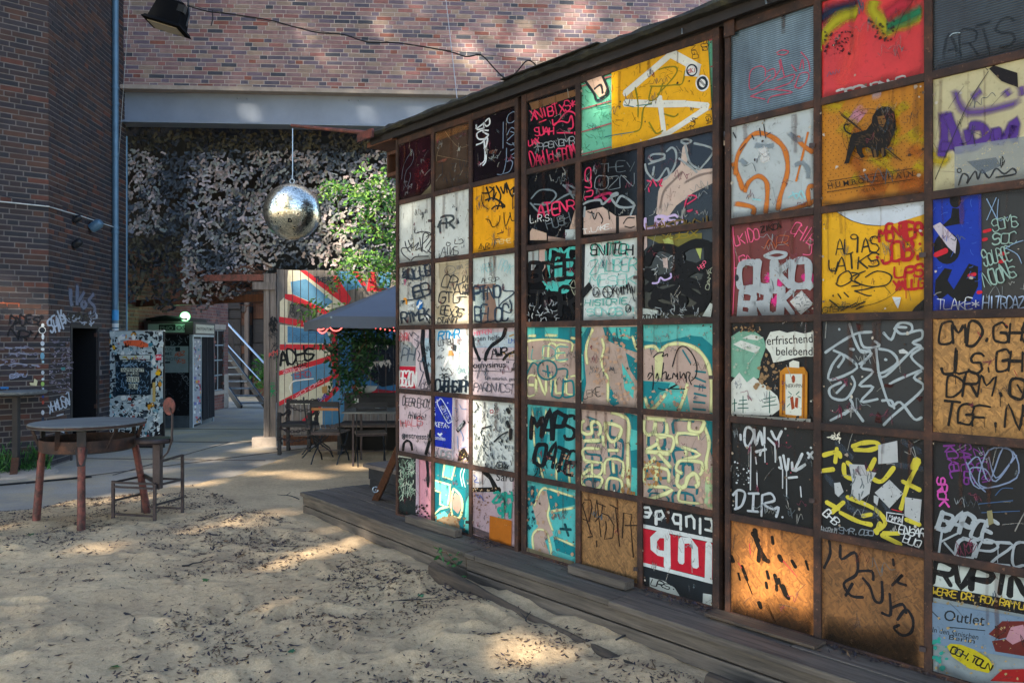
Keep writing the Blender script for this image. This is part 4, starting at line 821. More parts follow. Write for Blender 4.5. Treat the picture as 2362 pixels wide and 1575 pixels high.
E_.g(CRM, 24, '970,960 1050,950 1100,990 1160,940 1280,930 1400,980 1480,1100 1510,1300 1500,1480;980,1340 1030,1450 1160,1310;1320,1230 1290,1350 1240,1470', soft=True); E_.g('#1c6a74', 13, '1380,1145 1460,1155;1375,1195 1460,1230;1370,1260 1460,1275;1370,1320 1465,1340;1365,1385 1455,1395;1360,1440 1460,1450;1280,980 1340,1080')
E_.g('#15191e', 8, '1050,1035 1090,1000 1130,1000 1120,1030 1160,1010 1160,1030;1040,1100 1050,1200 1045,1290;1005,1190 1020,1160 1040,1170 1010,1210;1070,1200 1080,1160 1090,1210;1130,1080 1115,1210;1120,1170 1150,1150 1150,1210;1170,1170 1160,1210 1190,1200;1200,1200 1210,1160 1230,1190 1240,1160 1240,1210;1260,1150 1265,1200 1290,1160 1300,1200;1310,1230 1310,1160 1340,1160 1330,1200 1350,1250;1200,1110 1240,980 1290,950 1350,1000 1390,1090 1385,1180 1350,1220;1090,1280 1150,1290 1240,1250 1180,1280 1300,1285'); E_.spat('#b09078', 70, 1000, 1250, 1330, 1480, 14, 13); E_.spat('#7a8c80', 30, 970, 800, 1530, 900, 9, 14)
# rows 5, 6
F_.f(TEAL, '95,0 150,0 200,200 180,330 170,520 105,500 100,250;270,0 340,0 320,300 350,545 270,540'); F_.g(CRM, 13, '130,350 150,450 172,520;190,0 180,200;90,0 105,300;262,350 264,545;345,400 362,560', soft=True); F_.t('#0e161c', 'MAPS', 80, 215, 395, 230, 185, 27); F_.t('#0e161c', 'OATE', 95, 400, 390, 475, 155, 24); F_.spat('#a8866a', 40, 120, 330, 390, 520, 10, 15); F_.rnd('#0e161c', 10, 100, 380, 380, 440, 90, 5, 7, ang=1.57)
F_.f(TEAL, '750,30 858,60 858,640 812,640 790,200'); F_.f(TURQ, '790,150 858,170 858,300 800,310;810,430 858,440 850,640 800,620'); F_.g(CRM, 22, '650,30 740,60 785,110 778,300 785,600', soft=True)
F_.t('#1c6470', 'ABURDE', 470, 60, 470, 620, 110, 14, soft=True); F_.t('#1c6470', 'JEGG', 650, 90, 650, 620, 90, 15); F_.t(CRM, 'STURD', 455, 90, 455, 590, 125, 20, soft=True); F_.t(CRM, 'DIEC', 625, 100, 625, 640, 115, 20, soft=True); F_.spat('#a07848', 30, 740, 450, 830, 640, 12, 16, 1.5)
F_.f(TEAL, '1330,90 1402,100 1402,400 1370,300'); F_.f('#9cb48c', '1340,520 1402,400 1402,745 1330,730'); F_.g(CRM, 22, '1320,100 1368,250 1345,400 1360,560', soft=True); F_.t('#1c6470', 'PGCEKO', 930, 80, 930, 720, 130, 15); F_.t('#1c6470', 'LUGSTE', 1120, 90, 1120, 720, 150, 15); F_.t(CRM, 'BRKEN', 905, 70, 905, 690, 185, 23, soft=True); F_.t(CRM, 'PLACSJ', 1140, 80, 1140, 680, 165, 23, soft=True); F_.spat('#a07848', 50, 900, 380, 1030, 560, 13, 17, 1.6); F_.spat('#b89c88', 60, 1290, 450, 1400, 735, 14, 18, 1.6)
F_.f(BEI, '100,640 150,600 190,600 215,700 200,800 240,920 180,960 215,1060 100,1040 90,900 130,860 90,720'); F_.g(CRM, 14, '95,720 150,600 195,590 215,700 200,780 240,900;100,1040 90,930 130,880 190,900 220,1000 225,1070', soft=True); F_.f(TEAL, '190,590 400,640 400,700 220,740;240,930 400,1010 400,1080 260,1030;40,580 110,560 130,640 60,720'); F_.g(CRM, 15, '190,580 400,648;210,750 400,722;240,930 400,1000', soft=True); F_.g('#15444c', 16, '290,875 370,880;325,840 350,925')
F_.spat('#16404a', 30, 45, 560, 110, 900, 14, 19, 1.8); F_.spat('#a88c70', 60, 50, 580, 390, 1100, 12, 20, 1.5); F_.f('#8f8468', '35,1000 220,1060 398,1110 398,1140 35,1040', .8)
F_.g('#2a2018', 8, '465,680 450,700 510,900 525,930 490,935;465,665 510,665 520,720 500,820 455,805;540,790 555,665 585,930;545,820 590,770;560,690 620,715;600,700 590,760 640,780 680,850 670,940 610,950 625,870 620,820;650,700 710,730;690,720 720,1000;740,940 750,760 810,770 800,830 820,1080;760,850 850,850;555,960 555,1005', sharp=True)
F_.f('#bfc6c6', '880,838 1398,945 1398,975 880,866'); F_.f('#ad1a2c', '880,870 1398,980 1398,1240 880,1115'); F_.f('#bfc6c6', '880,1115 1398,1245 1398,1275 880,1140')
F_.g('#bfc6c6', 44, '1065,920 1065,1150;1062,920 1000,915 966,950 966,1020 1000,1048 1060,1060;1165,1112 1168,960;1168,958 1230,960 1264,1010 1266,1142', sharp=True); F_.g('#bfc6c6', 42, '1366,985 1362,1240', sharp=True)
F_.g('#bfc6c6', 18, '1340,880 1385,890 1395,850 1380,805 1340,800;1303,908 1303,800;1205,858 1203,790 1240,780 1260,810 1260,872;1163,880 1163,775;1160,775 1115,768 1105,800 1120,835 1163,838;1070,752 1076,758;985,842 985,752;985,752 1025,745 1040,780 1020,805 985,802;900,722 935,720 950,755 930,790 898,786;905,755 950,760', sharp=True)
F_.f('#a4aca8', '940,1225 1040,1250 1120,1300 1165,1380 1060,1340 940,1290;1325,1340 1388,1350 1388,1438 1322,1420'); F_.t('#14181c', 'LRS:', 945, 1275, 1130, 1325, 40, 7)
# --- bay 3
G.g('#a84860', 7, '330,555 330,500 290,480 230,510 215,580 225,650 300,610 370,545;345,520 395,500 400,560 350,590;400,560 440,500 430,440;420,580 540,540 510,600 400,640;440,430 470,560;520,470 560,520 540,500;590,380 640,440 655,520;580,500 600,430 610,500;545,640 580,540 640,530 640,580 580,640 540,620;225,700 360,650 530,670 380,700 350,745;225,700 330,720;415,385 450,365 500,375 470,400 420,395')
G.g('#16223e', 66, '722,150 820,80 1010,45', soft=2); G.g('#b82868', 34, '722,230 800,180 880,120', soft=2); G.g('#9c9a18', 60, '722,330 760,240 880,130 1010,95;1120,0 1110,80 1180,170 1220,220 1310,175 1476,110', soft=2); G.g('#1c6c4a', 60, '1200,195 1310,150 1476,70', soft=2); G.g('#a42838', 70, '1190,120 1300,40 1400,20', soft=2); G.g('#e8524c', 90, '860,640 960,400 1010,200', .5, soft=2)
G.spat('#2a1416', 90, 760, 230, 960, 400, 12, 21, a=.8); G.spat('#2a1416', 60, 1080, 150, 1290, 300, 14, 22, a=.8); G.g('#2a1c1c', 4, '1415,0 1330,120 1270,280'); G.g('#b8c040', 20, '724,260 740,380', .6, soft=True)
G.t('#cfd2d2', 'LANGNESE', 1345, 555, 850, 665, 62, 13, jit=.01, slant=0)
G.t('#0a1216', 'ARTS', 1620, 460, 2150, 330, 190, 16, .35, soft=True); G.g('#a0b4bc', 5, '1665,265 1690,245 1740,240')
G.g('#b86c26', 28, '95,1170 130,1260 175,1390;115,1280 130,1130 220,990 310,965 420,1020 480,1110 490,1250 440,1420 420,1530;180,1400 210,1320 280,1275 340,1320 345,1430 330,1560;560,980 600,1050 690,1110;100,1470 240,1500 240,1560;430,1540 600,1490 695,1450;695,1350 650,1350 640,1400 655,1500', soft=True); G.g('#b86c26', 14, '640,960 600,1130 555,1310')
G.g('#7c8c96', 30, '500,960 560,1010 610,1010;540,1200 600,1180 640,1230 640,1300;250,1050 330,1060 400,1050;150,1150 200,1200', .7, soft=True); G.g('#2c343c', 7, '290,930 300,990;320,900 335,1000;340,980 370,960;235,980 250,1010;100,960 120,1000;150,1090 190,1040'); G.g('#8cc4cc', 9, '240,1440 300,1450;500,1430 560,1400 600,1440;530,1390 560,1440 590,1380 620,1430'); G.g('#e0e6e6', 50, '310,1060 340,1180', .6, soft=True)
G.rnd('#b8a418', 16, 740, 700, 1450, 1300, 260, 60, 23, .6, .55, 2); G.rnd('#a0561c', 12, 760, 900, 1450, 1450, 260, 70, 24, .6, .55, 2); G.g('#c088a0', 70, '960,810 1040,860', .7, soft=2); G.g('#b8a8b0', 40, '1100,690 1180,670', .6, soft=2)
for iy in range(26):
    for ix in range(19):
        x_, y_ = 755+ix*38+(iy % 2)*19, 780+iy*26-ix*7.4
        if y_ < 650+(1480-x_)*.2 or y_ > 1470-(x_-740)*.12: continue
        G.cv.poly([G.m((x_+dx_, y_+dy_)) for dx_, dy_ in ((-3, -3), (3, -3), (3, 3), (-3, 3))], lin('#3a2410'))
G.circ('#231a10', 1088, 980, 190, 3); G.circ('#231a10', 1088, 980, 156, 3); G.g('#231a10', 4, '875,810 1030,940;880,825 1040,950;890,840 1050,960;1200,1060 1330,1170;1210,1075 1320,1165;1205,1090 1300,1160')
G.f('#15110d', '960,990 975,965 1000,965 1070,945 1110,895 1115,850 1145,800 1190,775 1240,780 1275,820 1285,880 1280,950 1260,1000 1240,1050 1210,1085 1215,1130 1195,1145 1165,1085 1160,1140 1120,1145 1105,1085 1080,1070 1040,1075 1045,1110 1060,1140 1035,1150 1005,1110 995,1060 965,1120 945,1185 910,1190 925,1150 940,1060'); G.g('#15110d', 10, '962,975 925,955 912,920 925,905 942,908')
G.f('#6b4a20', '1150,850 1200,840 1215,880 1195,925 1165,915'); G.g('#15110d', 6, '1160,868 1175,868;1190,866 1205,864;1178,880 1180,900;1165,910 1195,908'); G.g('#5a4222', 14, '1130,1090 1138,1138;1188,1080 1190,1130'); G.rnd('#54402a', 40, 1110, 790, 1270, 1060, 40, 3, 25, ang=1.4); G.rnd('#443420', 20, 970, 970, 1100, 1060, 40, 3, 26, ang=.4)
G.g('#1b1410', 4, '795,1315 1410,1222;790,1392 1410,1300', sharp=True); G.W('#1b1410', 'H U M B O L D T H A I N', 797, 1368, 1412, 1277, 40); G.W('#1b1410', 'C L U B', 1050, 1393, 1136, 1380, 22)
for x_ in range(13):                                    # little serifs under and over the capitals
    u_ = 797+x_*51.2; v_ = 1368-(u_-797)*.148; G.g('#1b1410', 3, '%f,%f %f,%f;%f,%f %f,%f' % (u_-2, v_, u_+16, v_-2, u_-2, v_-38, u_+16, v_-40))
G.g('#4a2f7c', 62, '1622,800 1625,1000 1600,1150;1585,1065 1740,1050;1720,1010 1750,1120;1790,915 1830,1110;1790,915 1900,920 1925,1000 1840,1050;2000,915 1990,1060;2000,915 2040,1020 2140,880 2120,1040;1640,810 1700,960 1745,1120', soft=True); G.g('#5a4084', 40, '1700,640 1800,815 2200,735;1820,720 1900,650;2060,650 2100,700;2180,620 2195,700', .8, soft=2)
G.f('#8f9ba4', '1700,1065 2260,980 2260,1330 1700,1365', .5); G.g('#2a2c2a', 5, '1915,480 1940,510;1945,520 1800,750 1680,1020 1560,1300'); G.f('#171418', '1950,500 1985,475 2155,530 2160,635 2040,590'); G.g('#23282e', 11, '1730,1340 1760,1260 1800,1280 1790,1330 1850,1240 1870,1300 1900,1230 1950,1290 2000,1220 2060,1260 2120,1220 2140,1260 2000,1285'); G.circ('#23282e', 1735, 1235, 15, 7); G.f('#5c6a78', '1790,1170 2000,1140 2040,1200 1900,1260', .6)
# row 3
H.g('#e0388c', 50, '310,540 400,640 340,720;540,560 600,530 620,600;300,520 420,590', .8, soft=True); H.t('#e05c86', 'LKIDO', 105, 335, 268, 290, 72, 6); H.t('#e05c86', 'JGA', 98, 480, 220, 440, 62, 6); H.t('#e05c86', 'CHIB', 460, 250, 610, 340, 85, 5, jit=.2); H.g('#e05c86', 5, '90,210 100,500 90,780;610,330 600,390 550,390'); H.t('#14100e', 'ZIKOA', 275, 248, 410, 215, 36, 7); H.t('#a4502c', 'AR', 300, 360, 460, 340, 70, 5)
H.t('#9ca6ac', 'OUKO', 135, 612, 590, 592, 165, 40, jit=.05); H.t('#9ca6ac', 'BROK', 135, 790, 490, 785, 160, 38, jit=.05); H.g('#9ca6ac', 18, '300,400 370,375 440,385 430,405 370,418 305,405')
for x_ in (160, 245, 268, 350, 418, 425, 435, 490): H.g('#9ca6ac', 6, '%d,600 %d,%d' % (x_, x_+1, 660+x_ % 37), sharp=True)
for x_ in (150, 250, 345, 420): H.g('#9ca6ac', 10, '%d,770 %d,795' % (x_, x_), sharp=True)
H.f('#a2acb0', '548,600 600,545 628,600 600,628'); H.f('#b4b8b8', '545,628 622,715 540,787 468,700'); H.rnd('#6a7074', 30, 495, 660, 590, 760, 26, 4, 27); H.disc('#2a2c34', 118, 545, 14, 22)
H.f('#b6c2cc', '762,108 860,165 960,195 1060,202 1160,185 1240,160 1362,122 1362,30 780,80'); H.g('#2c2c20', 4, '765,108 860,165 960,195 1060,202')
H.t('#24261c', 'ALIAS', 765, 395, 1050, 365, 100, 9); H.circ('#24261c', 885, 275, 22, 7, 16); H.t('#24261c', 'AIKS', 765, 500, 1050, 468, 92, 9); H.g('#24261c', 8, '720,430 725,490 760,500;760,520 780,440;770,590 790,530 850,500 870,560 800,600 765,580;870,510 920,520 890,560 930,590 870,600;960,540 1040,500 1130,530 1100,590 980,600 860,550 960,500;725,690 790,740;790,740 850,730;780,650 800,680;820,640 850,670;890,630 960,620 1020,605;890,630 970,660 1000,660;870,740 960,700;800,760 900,710;900,750 950,730'); H.t('#4a4a20', 'GTBR', 680, 775, 820, 760, 34, 4)
H.t('#a41c22', 'MENTER', 1055, 300, 1335, 262, 88, 19); H.t('#a41c22', 'JOB.', 1070, 445, 1345, 410, 105, 20); H.t('#a41c22', 'LPS', 1160, 545, 1345, 530, 78, 15); H.t('#a41c22', 'YALLG', 1150, 630, 1352, 612, 62, 16); H.g('#a41c22', 16, '1040,405 1045,415;1320,320 1325,325;1345,210 1348,215')
H.g('#5a4a14', 4, '1190,270 1250,330 1280,380;1200,600 1120,670 1000,720 850,740;1090,600 1130,650'); H.f('#c0c8cc', '1140,670 1198,672 1190,710 1178,747 1160,715'); H.f('#171a1c', '1265,772 1290,735 1362,675 1362,775')
H.f('#12329a', '1400,-10 1720,-10 1725,770 1400,770'); H.disc('#101214', 1550, 35, 38, 50); H.f('#101214', '1530,85 1575,90 1580,190 1450,215 1520,150'); H.disc('#101214', 1495, 350, 88, 105); H.f('#101214', '1420,560 1480,480 1530,490 1500,560 1540,620 1640,450 1700,470 1700,600 1650,700 1560,700 1500,650 1450,690 1415,640'); H.f('#b0acb8', '1400,205 1450,180 1560,290 1550,385 1500,340'); H.g('#b82030', 30, '1420,395 1490,365'); H.g('#b82030', 20, '1740,240 1780,230;1640,530 1680,520;1735,295 1755,290;1845,390 1870,385;1840,440 1870,432;1700,640 1720,638'); H.rnd('#3a62c0', 18, 1420, 20, 1700, 600, 50, 3, 28)
H.t('#c8d0dc', 'TLAKE*', 1430, 752, 1712, 745, 62, 5); H.t('#9cb4d4', 'HITRDAZ', 1732, 752, 2010, 745, 80, 7); H.t('#7a98b8', 'XL', 1765, 165, 1900, 150, 115, 5); H.t('#86a49c', 'SOMS', 1800, 240, 1970, 210, 80, 7); H.t('#86a49c', 'SOC', 1800, 330, 1960, 310, 70, 7); H.t('#86a49c', 'SOURCE', 1745, 470, 1930, 420, 85, 7, jit=.2); H.t('#86a49c', 'NOONS', 1745, 600, 1960, 540, 90, 7, jit=.2); H.g('#7a98b8', 5, '1885,350 1940,320 2000,300;1885,350 1960,390 1990,450')
# row 4
H.f('#6c9e8a', '76,930 130,895 230,895 290,940 305,1000 270,1100 260,1200 180,1230 76,1190'); H.f('#c2c8c2', '150,940 210,915 290,935 250,955;90,980 140,955 190,970 270,1000 240,1040 150,1010;76,1230 130,1165 180,1230 225,1195 300,1250 380,1320 405,1400 340,1450 76,1440')
H.g('#2c5c52', 6, '155,1320 155,1430;130,1350 180,1345;120,1400 190,1398;125,1375 185,1370;330,1290 330,1430;290,1340 370,1325;280,1390 380,1375;295,1365 365,1350;100,1340 100,1420;85,1370 115,1365'); H.spat('#8a7050', 60, 240, 1040, 420, 1300, 16, 29); H.spat('#8a7050', 40, 100, 860, 280, 900, 9, 30); H.spat('#96a898', 40, 80, 900, 280, 1180, 10, 31)
H.f('#c2c8c0', '310,960 340,900 400,890 450,905 500,895 560,910 634,895 634,1060 560,1060 500,1070 420,1090 360,1100 340,1040 310,1000'); H.W('#16181a', 'erfrischend', 318, 985, 620, 968, 56); H.W('#16181a', 'belebend', 378, 1052, 618, 1052, 54); H.f('#ae741e', '403,1160 440,1130 560,1130 584,1165 582,1490 400,1450'); H.f('#c4c8bc', '440,1175 550,1175 545,1450 440,1440;465,1100 490,1085 530,1095 530,1135 465,1130'); H.g('#7a4210', 8, '425,1180 420,1440;562,1180 560,1460'); H.W('#1c2024', 'NERVPIN', 443, 1264, 551, 1264, 24); H.f('#8c3c1e', '470,1330 490,1320 500,1400 480,1410;505,1330 525,1330 520,1400 500,1390'); H.g('#2a6458', 5, '460,1290 480,1310;530,1290 510,1310;455,1330 475,1320;540,1330 520,1320;450,1390 470,1370'); H.disc('#8c3c1e', 492, 1208, 12, 26)
H.f('#b8bcb4', '76,1440 604,1470 604,1492 76,1460'); H.spat('#16181a', 30, 80, 1440, 600, 1490, 12, 32)
SG = '#97a4aa'
H.g(SG, 15, '695,1035 790,970 900,910 1000,900;855,845 880,930 930,1030 990,1020;920,920 950,1000 1050,990 1020,960;750,1020 820,1060 780,1130;820,1050 905,1135 725,1215 740,1120 800,1040;920,1110 1000,1040 930,1020;1000,1040 930,1130 1010,1160 920,1250 1010,1260 930,1355 1040,1340;870,1190 890,1250 830,1340 740,1330 725,1270 800,1230;770,1300 830,1240;860,1340 870,1400 730,1480;870,1380 945,1485;860,1410 820,1440;1050,1010 1130,1030 1170,1100 1060,1170 1040,1100 1030,1010;1045,1160 1090,1190 1280,1010 1340,1010;1050,1180 1120,1380 1190,1360 1280,1470 1330,1460;1120,1240 1180,1210 1330,1150 1280,1200 1340,1270 1140,1450 1080,1510;1260,900 1330,890 1330,940 1270,970 1330,1000 1260,1060 1340,1140;1150,880 1190,840 1260,850 1260,900 1190,910 1160,870 1230,870;1080,905 1130,950 1160,880;1070,1350 1130,1350 1150,1400;788,880 790,884;860,1010 885,1015;1090,1080 1100,1082')
H.f('#3c1614', '900,840 930,850 920,900 905,880;1090,1240 1150,1245 1130,1265 1080,1260;1040,1420 1060,1440 1070,1500 1020,1490;1290,1330 1340,1320 1320,1360', .8); H.f('#b4bcbe', '1180,1020 1210,1010 1240,1030 1240,1042 1185,1040')
for tx, x0, y0, x1, y1, h_ in (('CMD.GHS', 1445, 985, 2080, 965, 135), ('JLS.GHT', 1460, 1165, 2080, 1165, 135), ('DRM.@', 1490, 1310, 2010, 1330, 140), ('TGF.NF', 1460, 1505, 2080, 1535, 140)): H.t('#1a1816', tx, x0, y0, x1, y1, h_, 15)
H.g('#a02838', 4, '1700,900 1720,930;1880,850 1900,860;1940,1150 1960,1190', .8)
# row 5
W8 = '#b4bcc0'
I.g(W8, 13, '150,100 145,170 165,200 200,130 175,90 150,100;200,100 210,190 235,110 250,190;260,90 260,180;280,150 320,190;300,110 330,160 360,110;210,230 270,215;240,220 235,250;350,260 360,320 345,320;370,250 390,340 400,270;420,290 430,340 480,240;440,340 500,300 460,330;400,380 450,375;510,235 545,270;540,230 515,265;122,130 124,160;382,95 384,97;530,205 532,207'); I.g(W8, 6, '183,200 180,450;210,260 215,300;262,190 265,290;322,190 325,290;345,150 345,200;367,330 367,440;390,340 390,485;470,430 475,490;218,350 220,430', sharp=True)
I.g('#a8b0b6', 12, '80,480 110,450 150,470 130,540 90,560;100,460 100,550;170,470 230,470;200,470 195,565;165,570 225,575;250,480 245,600;250,480 300,470 320,510 260,530 310,560 345,550 330,605;366,605 368,608'); I.spat(W8, 40, 75, 280, 180, 420, 6, 33); I.spat('#b84058', 16, 150, 90, 540, 560, 4, 34)
I.g('#39434e', 30, '620,370 690,460 760,560;1000,300 1180,330;760,560 900,600;680,180 760,260;940,480 1000,640;1060,170 1160,230', .7); Y8 = '#bcb23c'
I.g(Y8, 22, '770,200 820,180 900,175 920,200 860,220 780,215;600,250 680,230 700,260;590,340 660,330;670,290 680,210;720,300 730,370 800,390;740,290 840,360 900,270;1140,320 1090,420 1050,560;1060,400 1160,450;880,380 940,400 1010,320;620,520 690,560;650,580 720,520;700,580 800,630 880,650;830,600 880,590;740,490 900,560 960,640 900,690;930,640 910,700;940,710 1050,765;1040,700 950,700;1080,620 1160,650'); I.g(Y8, 46, '1145,280 1125,320')
I.f('#a4aaac', '750,300 840,305 850,340 910,350 880,400 870,470 810,515 765,470 770,400;920,190 1030,165 1035,290 920,300;985,390 1065,470 985,555 900,465;1075,490 1172,505 1160,640 1072,600;665,410 700,405 720,460 690,490 670,470;895,480 925,490 915,540 895,520'); I.rnd('#6a7478', 14, 760, 310, 880, 480, 60, 7, 35, .8, 1.5); I.spat('#44484c', 30, 900, 400, 1160, 620, 6, 36)
I.f('#c0c4c6', '970,575 1070,588 1062,655 968,628'); I.f('#101216', '975,582 1063,593 1057,646 974,621'); I.t('#c0c4c6', 'MAMA', 980, 620, 1055, 640, 28, 4); I.t('#c0c6c8', 'GHB', 598, 590, 670, 655, 42, 6); I.t('#c0c6c8', 'ENSAR', 1040, 700, 1190, 722, 42, 6); I.t('#c0c6c8', 'BUQ', 1060, 750, 1160, 780, 46, 5); I.t('#7a8690', 'SMR.030', 695, 700, 895, 712, 34, 5); I.t('#9aa0a4', 'HARRIUM', 590, 690, 680, 705, 30, 4); I.rnd('#d0d0c0', 24, 650, 130, 700, 160, 30, 4, 37); I.g('#c8303c', 4, '1000,560 1060,575')
I.t('#6e3280', 'KOXEL', 1300, 195, 1345, 385, 55, 8); I.t('#6e3280', 'SAPEUS', 1385, 190, 1420, 420, 60, 8, .8); I.t('#6e3280', 'ZIENI', 1470, 210, 1530, 430, 50, 7, .7); I.g('#7484a0', 7, '1440,300 1500,260 1560,400 1640,210 1700,260 1600,400 1540,330 1450,330 1500,440 1720,380 1700,230 1560,220 1500,400 1560,440;1560,260 1600,380 1680,300 1720,250;1430,290 1480,400 1540,460'); I.t('#b84a9c', 'SROK', 1262, 375, 1275, 545, 52, 10); I.t('#949ea4', 'BAPCE.', 1262, 660, 1640, 775, 105, 21); I.t('#949ea4', 'KOPZO', 1268, 810, 1790, 895, 120, 14); I.g('#3c5a80', 4, '1500,530 1700,510;1520,580 1740,570;1600,480 1640,440 1700,440'); I.f('#8a8560', '1550,570 1580,565 1590,640 1560,655', .8)
# row 6
I.g('#14120f', 24, '205,680 212,740 235,800 255,850 285,862;240,810 275,862;190,700 225,745;235,790 225,860', sharp=True)
for x_, y_, dx, dy, w_2 in ((65, 830, 15, 35, 12), (130, 890, 30, 80, 12), (305, 720, 5, 40, 10), (345, 830, 15, 30, 14), (420, 860, 20, 35, 13), (275, 920, 10, 40, 11), (320, 940, 15, 50, 12), (270, 985, 5, 30, 11), (365, 1005, 20, 50, 18), (380, 1050, 20, 25, 16), (330, 1000, 2, 30, 9), (500, 860, 15, 50, 8), (110, 930, 10, 40, 7), (230, 1100, 10, 30, 14), (345, 960, 10, 50, 7), (150, 950, 40, 100, 4)): I.g('#14120f', w_2*1.6, '%d,%d %d,%d' % (x_, y_, x_+dx, y_+dy))
I.g('#b03040', 4, '370,860 450,950;175,760 180,820;110,870 130,900')
I.g('#1c1c20', 15, '635,745 640,820 605,900;700,770 705,850 780,810 800,870 790,940 720,990 760,1060 830,1070;730,1060 770,990;800,920 880,920 890,970;830,960 870,1010 900,1090 940,1090 940,980;985,1050 990,1170 940,1160;1000,1130 1060,1110 1080,1160;1030,1200 1080,1140 1120,1200 1110,1270 1060,1290 1010,1250 1040,1230;1000,1000 1060,940 1030,980 1080,1000;1005,850 1008,885')
I.f('#aab4b0', '1225,865 1790,955 1790,1100 1225,1000'); I.t('#16181a', 'RVPIN', 1232, 985, 1790, 1080, 125, 30, jit=.02, slant=0); I.f('#16171a', '1225,1003 1790,1100 1790,1175 1225,1068'); I.t('#b49c30', 'WERKE DR. ROY RAMMLE', 1232, 1050, 1790, 1143, 38, 6, jit=.04, slant=0); I.spat('#8a7a58', 60, 1230, 1060, 1760, 1170, 9, 38)
I.f('#657a8e', '1225,1095 1790,1190 1790,1430 1225,1335'); I.W('#1c2226', 'Outlet', 1300, 1200, 1535, 1232, 62); I.g('#1c2226', 5, '1235,1150 1280,1195;1330,1240 1540,1260'); I.W('#262c30', 'In den Sänischen', 1235, 1268, 1500, 1312, 30); I.W('#262c30', 'Berlin', 1330, 1310, 1480, 1335, 28)
I.f('#aca01e', '1320,1350 1340,1335 1400,1340 1480,1370 1560,1420 1592,1470 1560,1505 1450,1480 1350,1410'); I.t('#1c1a10', 'OCH.TOLN', 1338, 1385, 1570, 1492, 38, 7, jit=.05); I.f('#5c2420', '1560,1280 1640,1205 1790,1205 1790,1270 1620,1310;1580,1320 1790,1290 1790,1410 1600,1380'); I.f('#a47a84', '1690,1240 1760,1225 1790,1300 1700,1340 1660,1310'); I.f('#8e1c1c', '1570,1550 1640,1485 1790,1480 1790,1560'); I.spat('#2a8a7c', 30, 1230, 1300, 1320, 1480, 14, 39); I.spat('#a08c60', 80, 1235, 1180, 1760, 1540, 9, 40)
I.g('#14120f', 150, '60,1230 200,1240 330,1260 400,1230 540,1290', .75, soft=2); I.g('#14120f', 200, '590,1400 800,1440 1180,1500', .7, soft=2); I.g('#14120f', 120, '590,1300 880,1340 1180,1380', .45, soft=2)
# wear on every board: pen scratches, runs of rust and dirt along the lower edges, torn corners
rg = random.Random(60); DIRT = lin('#241c16'); RUN = lin('#5a3420')
for (b, c, r), i in pinfo.items():
    if b == 3: continue
    kind = K['p%d%d%d' % (b, r, c)][0]; qa, qb, za, zb = rects[i]; w_ = qb-qa; h_ = zb-za; dark = kind != 'osb' and sum(lin(K['p%d%d%d' % (b, r, c)][1])) < .35
    def wavy(x, z, dx, dz, n=5, am=.01): return catmull([(x+dx*t/(n-1)+rg.uniform(-am, am), z+dz*t/(n-1)+rg.uniform(-am, am)) for t in range(n)], 3)
    if kind != 'corr':
        cols_ = ['#8c979c', '#59656c', '#a0a4a0', '#7a3a50'] if dark else ['#2a2e34', '#4a5058', '#6a6c6c', '#3c5c70', '#7a3c44']
        for _ in range(rg.randint(7, 15) if kind != 'osb' else 3):                 # small thin tags and scratches
            x, z = rg.uniform(qa+.03, qb-.08), rg.uniform(za+.03, zb-.05); s_ = rg.uniform(.012, .04); P = [(x, z)]; n_ = rg.randint(4, 10); tl = rg.uniform(-.4, .4)
            for k in range(n_): P.append((P[-1][0]+s_*rg.uniform(-.45, .95), z+(1 if k % 2 else -1)*s_*rg.uniform(-.2, 1.1)+tl*s_*k*.3))
            P = [(min(p[0], qb-.01), p[1]) for p in P]; cv.ribbon(catmull(P, 3), rg.uniform(.0016, .0035), lin(rg.choice(cols_)), rg.uniform(.45, .95), False, i)
        for _ in range(rg.randint(5, 12)):                 # scuffs
            x, z = rg.uniform(qa, qb), rg.uniform(za, zb); l = rg.uniform(.02, .12); t = rg.gauss(1.3, .8); cv.ribbon([(x, z), (x+l*math.cos(t)*.5, z+l*math.sin(t)*.5+.004), (x+l*math.cos(t), z+l*math.sin(t))], rg.uniform(.001, .005), lin('#b8bab4' if dark else '#55504a'), rg.uniform(.2, .5), False, i)
    for _ in range(rg.randint(2, 5)):                      # rust and dirt runs below the bar
        x = rg.uniform(qa+.02, qb-.02); cv.ribbon(wavy(x, zb, 0, -rg.uniform(.05, .3), 5, .003), rg.uniform(.006, .02), RUN, rg.uniform(.12, .4), True, i)
    cv.ribbon(wavy(qa, za+.004, w_, 0, 7, .008), rg.uniform(.02, .07), DIRT, rg.uniform(.15, .6), 2, i); cv.ribbon(wavy(qa, zb-.002, w_, 0, 7, .004), .02, DIRT, rg.uniform(.0, .35), 2, i)
    cv.ribbon(wavy(qa+.002, za, 0, h_, 7, .004), .018, DIRT, rg.uniform(.0, .35), 2, i); cv.ribbon(wavy(qb-.002, za, 0, h_, 7, .004), .018, DIRT, rg.uniform(.0, .35), 2, i)
    if kind == 'board':
        for _ in range(rg.randint(6, 16)):                 # chips and paste remains
            e_ = rg.random(); x, z = (rg.choice((qa+.01, qb-.01))+rg.uniform(-.01, .01), rg.uniform(za, zb)) if e_ < .4 else (rg.uniform(qa, qb), rg.uniform(za, zb)); q_ = rg.uniform(.002, .009)
            cv.poly([(x+q_*rg.uniform(.5, 1.3)*math.cos(k*1.05), z+q_*rg.uniform(.5, 1.3)*math.sin(k*1.05)) for k in range(6)], lin(rg.choice(['#6a5a4a', '#3a2c24', '#a09484', '#c0bcb0'])), .9, i)
cv.finish(panels)
